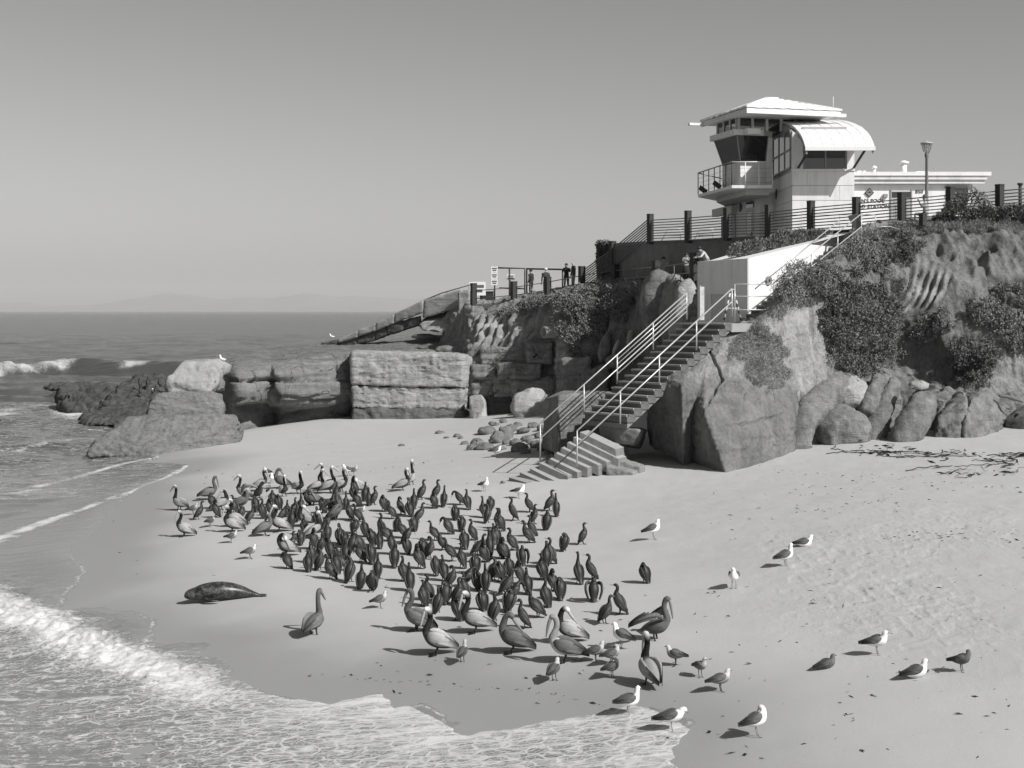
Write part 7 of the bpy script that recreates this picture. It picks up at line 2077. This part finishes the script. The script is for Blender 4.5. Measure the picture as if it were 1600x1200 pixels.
def person(loc, heading, pose, top, legs, label, hat=None, hair=.03, scale=1.0, holds=None, skirt=False):
    J = dict(pelvis=(0, 0, .92), spine=(0, 0, 1.14), chest=(.01, 0, 1.34), neck=(.01, 0, 1.48), head=(.03, 0, 1.58), crown=(.03, 0, 1.67), nose=(.125, 0, 1.585))
    R_ = dict(pelvis=.135, spine=.125, chest=.145, neck=.055, head=.088, crown=.07, nose=.016)
    for s, n in ((-1, 'r'), (1, 'l')):
        J['sh' + n] = (.0, s * .185, 1.40); R_['sh' + n] = .075
        J['el' + n] = (.0, s * .245, 1.13); R_['el' + n] = .052
        J['wr' + n] = (.09, s * .23, .90); R_['wr' + n] = .036
        J['hip' + n] = (0, s * .09, .88); R_['hip' + n] = .10
        J['kn' + n] = (.03, s * .10, .50); R_['kn' + n] = .064
        J['an' + n] = (-.01, s * .105, .09); R_['an' + n] = .046
        J['toe' + n] = (.15, s * .12, .04); R_['toe' + n] = .038
    if pose == 'camera':
        for s, n in ((-1, 'r'), (1, 'l')):
            J['el' + n] = (.13, s * .24, 1.20); J['wr' + n] = (.24, s * .07, 1.47)
    if pose == 'lean':
        for k in ('spine', 'chest', 'neck', 'head', 'crown', 'nose', 'shr', 'shl'):
            x, y, z = J[k]; dz = z - .92; J[k] = (x + dz * .62, y, .92 + dz * .78)
        for s, n in ((-1, 'r'), (1, 'l')):
            J['el' + n] = (.50, s * .25, 1.08); J['wr' + n] = (.62, s * .12, 1.06)
    if pose == 'sit':
        for k in list(J):
            x, y, z = J[k]
            J[k] = (x, y, z - .46) if k[:2] not in ('kn', 'an', 'to') else J[k]
        for s, n in ((-1, 'r'), (1, 'l')):
            J['kn' + n] = (.42, s * .14, .50); J['an' + n] = (.40, s * .13, .09); J['toe' + n] = (.55, s * .14, .04)
            J['el' + n] = (.12, s * .24, .76); J['wr' + n] = (.24, s * .07, .98)
    E_ = [('pelvis', 'spine'), ('spine', 'chest'), ('chest', 'neck'), ('neck', 'head'), ('head', 'crown'), ('head', 'nose')]
    for n in 'rl':
        E_ += [('chest', 'sh' + n), ('sh' + n, 'el' + n), ('el' + n, 'wr' + n), ('pelvis', 'hip' + n), ('hip' + n, 'kn' + n), ('kn' + n, 'an' + n), ('an' + n, 'toe' + n)]
    names = list(J)
    bm = bmesh.new()
    lay = bm.verts.layers.skin.verify()
    vs = {}
    for k in names:
        v = bm.verts.new(J[k]); v[lay].radius = (R_[k], R_[k]); v[lay].use_root = (k == 'pelvis'); vs[k] = v
    for a, b in E_: bm.edges.new((vs[a], vs[b]))
    me = bpy.data.meshes.new('person'); bm.to_mesh(me); bm.free()
    tmp = bpy.data.objects.new('tmp_person', me); COL.objects.link(tmp)
    tmp.modifiers.new('skin', 'SKIN'); m2 = tmp.modifiers.new('sub', 'SUBSURF'); m2.levels = 1; m2.render_levels = 1
    dg = bpy.context.evaluated_depsgraph_get()
    body = bpy.data.meshes.new_from_object(tmp.evaluated_get(dg))
    bpy.data.objects.remove(tmp); bpy.data.meshes.remove(me)
    body.materials.clear()
    for m in (M_SKIN, cloth(top), cloth(legs), cloth(.05)): body.materials.append(m)
    part = {}
    for a, b in E_:
        part[(a, b)] = 0 if a in ('neck', 'head') else 3 if b[:3] == 'toe' else 2 if (a == 'pelvis' and b[:3] == 'hip') or a[:3] == 'hip' or a[:2] == 'kn' else 1
    segs = [(Vector(J[a]), Vector(J[b]), part[(a, b)]) for a, b in E_]
    for f in body.polygons:
        c = f.center; best, mi = 9, 1
        for a, b, k in segs:
            ab = b - a; t = max(0, min(1, (c - a).dot(ab) / ab.length_squared)); d = (c - a - ab * t).length
            if d < best: best, mi = d, k
        f.material_index = mi; f.use_smooth = True
    o = bpy.data.objects.new('person', body)
    o.location = loc; o.rotation_euler = (0, 0, heading); o.scale = (scale,) * 3
    link(o); tag(o, label, 'person', 'people on the walkway and terrace')
    hc, cr = Vector(J['head']), Vector(J['crown'])
    def cap(nm, r, dz, mat, cut):
        b2 = bmesh.new(); bmesh.ops.create_uvsphere(b2, u_segments=14, v_segments=9, radius=1)
        for v in b2.verts: v.co = Vector((v.co.x * r * 1.05, v.co.y * r, max(v.co.z, cut) * r * 1.15)) + (hc + cr) / 2 + Vector((-.012, 0, dz))
        m = bpy.data.meshes.new(nm); b2.to_mesh(m); b2.free(); m.materials.append(mat)
        m.polygons.foreach_set('use_smooth', [True] * len(m.polygons))
        return link(bpy.data.objects.new(nm, m), o)
    if hat is None and hair is not None: cap('hair', .102, .018, plain('hair_tone', hair, .7) if hair != .03 else M_HAIR, -.25)
    if hat is not None:
        cap('hat', .106, .03, cloth(hat), -.05)
        V, Fc = box_vf((hc.x + .12, 0, hc.z + .075), .11, .15, .012); link(bpy.data.objects.new('brim', mesh_from('brim', V, Fc, cloth(hat))), o)
    for n in 'rl':
        h = bpy.data.objects.new('hand', HAND)
        d = (Vector(J['wr' + n]) - Vector(J['el' + n])).normalized()
        h.location = Vector(J['wr' + n]) + d * .02; h.rotation_mode = 'QUATERNION'; h.rotation_quaternion = Vector((0, 0, -1)).rotation_difference(d)
        if n == 'l': h.scale = (1, -1, 1)
        link(h, o)
    if skirt:
        V, Fc = tube_vf([(0, 0, .98), (0, 0, .75), (0, 0, .42)], [.16, .21, .27], 14); link(bpy.data.objects.new('skirt', mesh_from('skirt', V, Fc, cloth(legs))), o)
    return o
def camera_thing(pers, label):
    p = pers.matrix_basis @ Vector((.30, 0, 1.50))
    V, Fc = box_vf((p.x, p.y, p.z), .10, .16, .11)
    c = empty('photo_camera', p, label, 'camera')
    put('camera_body', V, Fc, M_DARK, c, smooth_shade=False)
    d = pers.matrix_basis.to_3x3() @ Vector((1, 0, 0)); d.normalize()
    V, Fc = tube_vf([p, p + d * .16], .04, 10); put('lens', V, Fc, M_DARK, c)
R = math.radians
zw = lambda x, y, d: P(x, y, d)
person(zw(830, 466, 84.8), R(150), 'stand', .04, .09, 'person in a dark jacket seen from behind, left of two on the walkway')
person(zw(853, 465, 84.0), R(110), 'stand', .05, .06, 'person in a white cap and dark jacket on the walkway', hat=.7)
q = person(zw(885, 456, 82.6), R(265), 'camera', .03, .05, 'person in black raising a camera by the walkway rail', scale=.95)
camera_thing(q, 'black camera held up by the person in black')
person(zw(896, 455, 82.2), R(200), 'stand', .06, .30, 'bald person in an open dark jacket with pale trousers', hair=None)
q = person(zw(1037, 441, 71.6), R(265), 'sit', .35, .25, 'person in a pale patterned jacket sitting above the rock pillar with hands raised')
person(zw(1072, 441, 67.6), R(280), 'camera', .32, .03, 'person in a pale top and long dark skirt behind the rail', scale=.80, skirt=True)
person(zw(1106, 438, 63.4), R(200), 'lean', .55, .25, 'person in a light shirt leaning over by the white wall', scale=.95)
person(zw(1143, 440, 63.5), R(230), 'stand', .50, .30, 'person in a light shirt half hidden by the plants above the white wall', scale=.98)
person(zw(1446, 352, 60.0), R(165), 'sit', .42, .3, 'person in a cap sitting behind the short post near the lamp', hat=.10)

M_SIGN = plain('sign_white', .78, .5, .03); M_PRINT = plain('sign_print', .12, .6)
def sign(label, px0, px1, py0, py1, d, post_px, post_y, lines, panels=1):
    r = empty('warning_sign', P(post_px, post_y, d), label, 'sign')
    V, Fc = tube_vf([P(post_px, post_y, d + .06), P(post_px, py0, d + .06)], .05, 6); put('post', V, Fc, M_POST, r)
    hgt = (py1 - py0) / panels
    for k in range(panels):
        a, b = P(px0, py0 + hgt * k + .4, d), P(px1, py0 + hgt * (k + 1) - .4, d)
        V, Fc = box_vf(((a.x + b.x) / 2, d, (a.z + b.z) / 2), b.x - a.x, .03, a.z - b.z)
        bd = put('board', V, Fc, M_SIGN, r, smooth_shade=False)
        n = lines
        for j in range(n):
            z = a.z + (b.z - a.z) * (j + 1) / (n + 1)
            w = (b.x - a.x) * (.78 if j % 2 == 0 else .6)
            V, Fc = box_vf(((a.x + b.x) / 2, d - .018, z), w, .006, abs(a.z - b.z) * .45 / n)
            put('print', V, Fc, M_PRINT, bd, smooth_shade=False)['kind'] = 'stuff'
sign('wide low white sign board at the left end of the walkway', 733, 759, 440, 462, 90.5, 735, 474, 2)
sign('tall narrow sign of three white panels on a post', 767.5, 777.5, 416, 446, 89.0, 773, 475, 2, 3)
sign('small square white sign between the gate posts', 792, 804, 428, 438, 88.0, 797, 472, 2)
gt_ = empty('walkway_gate', P(820, 466, 87.5), 'tall open pipe gate frame across the walkway', 'gate')
for pts in ([(778, 418.5), (820, 419.5), (820, 466)], [(823, 466), (823, 420), (879, 421), (879, 460)], [(780, 450), (820, 451)], [(796, 419), (796, 470)]):
    V, Fc = tube_vf([P(x, y, 87.5 - max(0, x - 823) * .06) for x, y in pts], .055, 6); put('pipe', V, Fc, M_POST, gt_)
bb_ = empty('storage_box', P(760, 472, 91), 'dark low box behind the walkway rail near the signs', 'box')
V, Fc = box_vf(P(761, 463, 91), .9, .6, .55); put('bin', V, Fc, M_DARK, bb_, smooth_shade=False)
V, Fc = box_vf(P(761, 456, 91), .98, .68, .06); put('lid', V, Fc, M_POST, bb_, smooth_shade=False)
kb = hull_rock('concrete_kerb', [(736, 475, 84.6), (785, 473, 83.4), (736, 486, 84.6), (785, 484, 83.4), (736, 475, 92), (785, 473, 90), (736, 486, 92), (785, 484, 90)], M_CONCD, 'low concrete kerb carrying the left end of the walkway rail', .03, 1.5, .2, 1, 520, cat='kerb')
hw = empty('wall_handrail', P(722, 452, 90), 'thin dark handrail along the top of the broken sea wall', 'handrail')
V, Fc = tube_vf([P(661, 470, 93.2), P(690, 458, 92), P(735, 445, 90)], .04, 6); put('rail', V, Fc, M_BAR, hw)
for x, y, yb, d in ((698, 455, 462, 91.6), (733, 446, 456, 90)):
    V, Fc = tube_vf([P(x, y, d), P(x, yb, d)], .035, 6); put('post', V, Fc, M_BAR, hw)
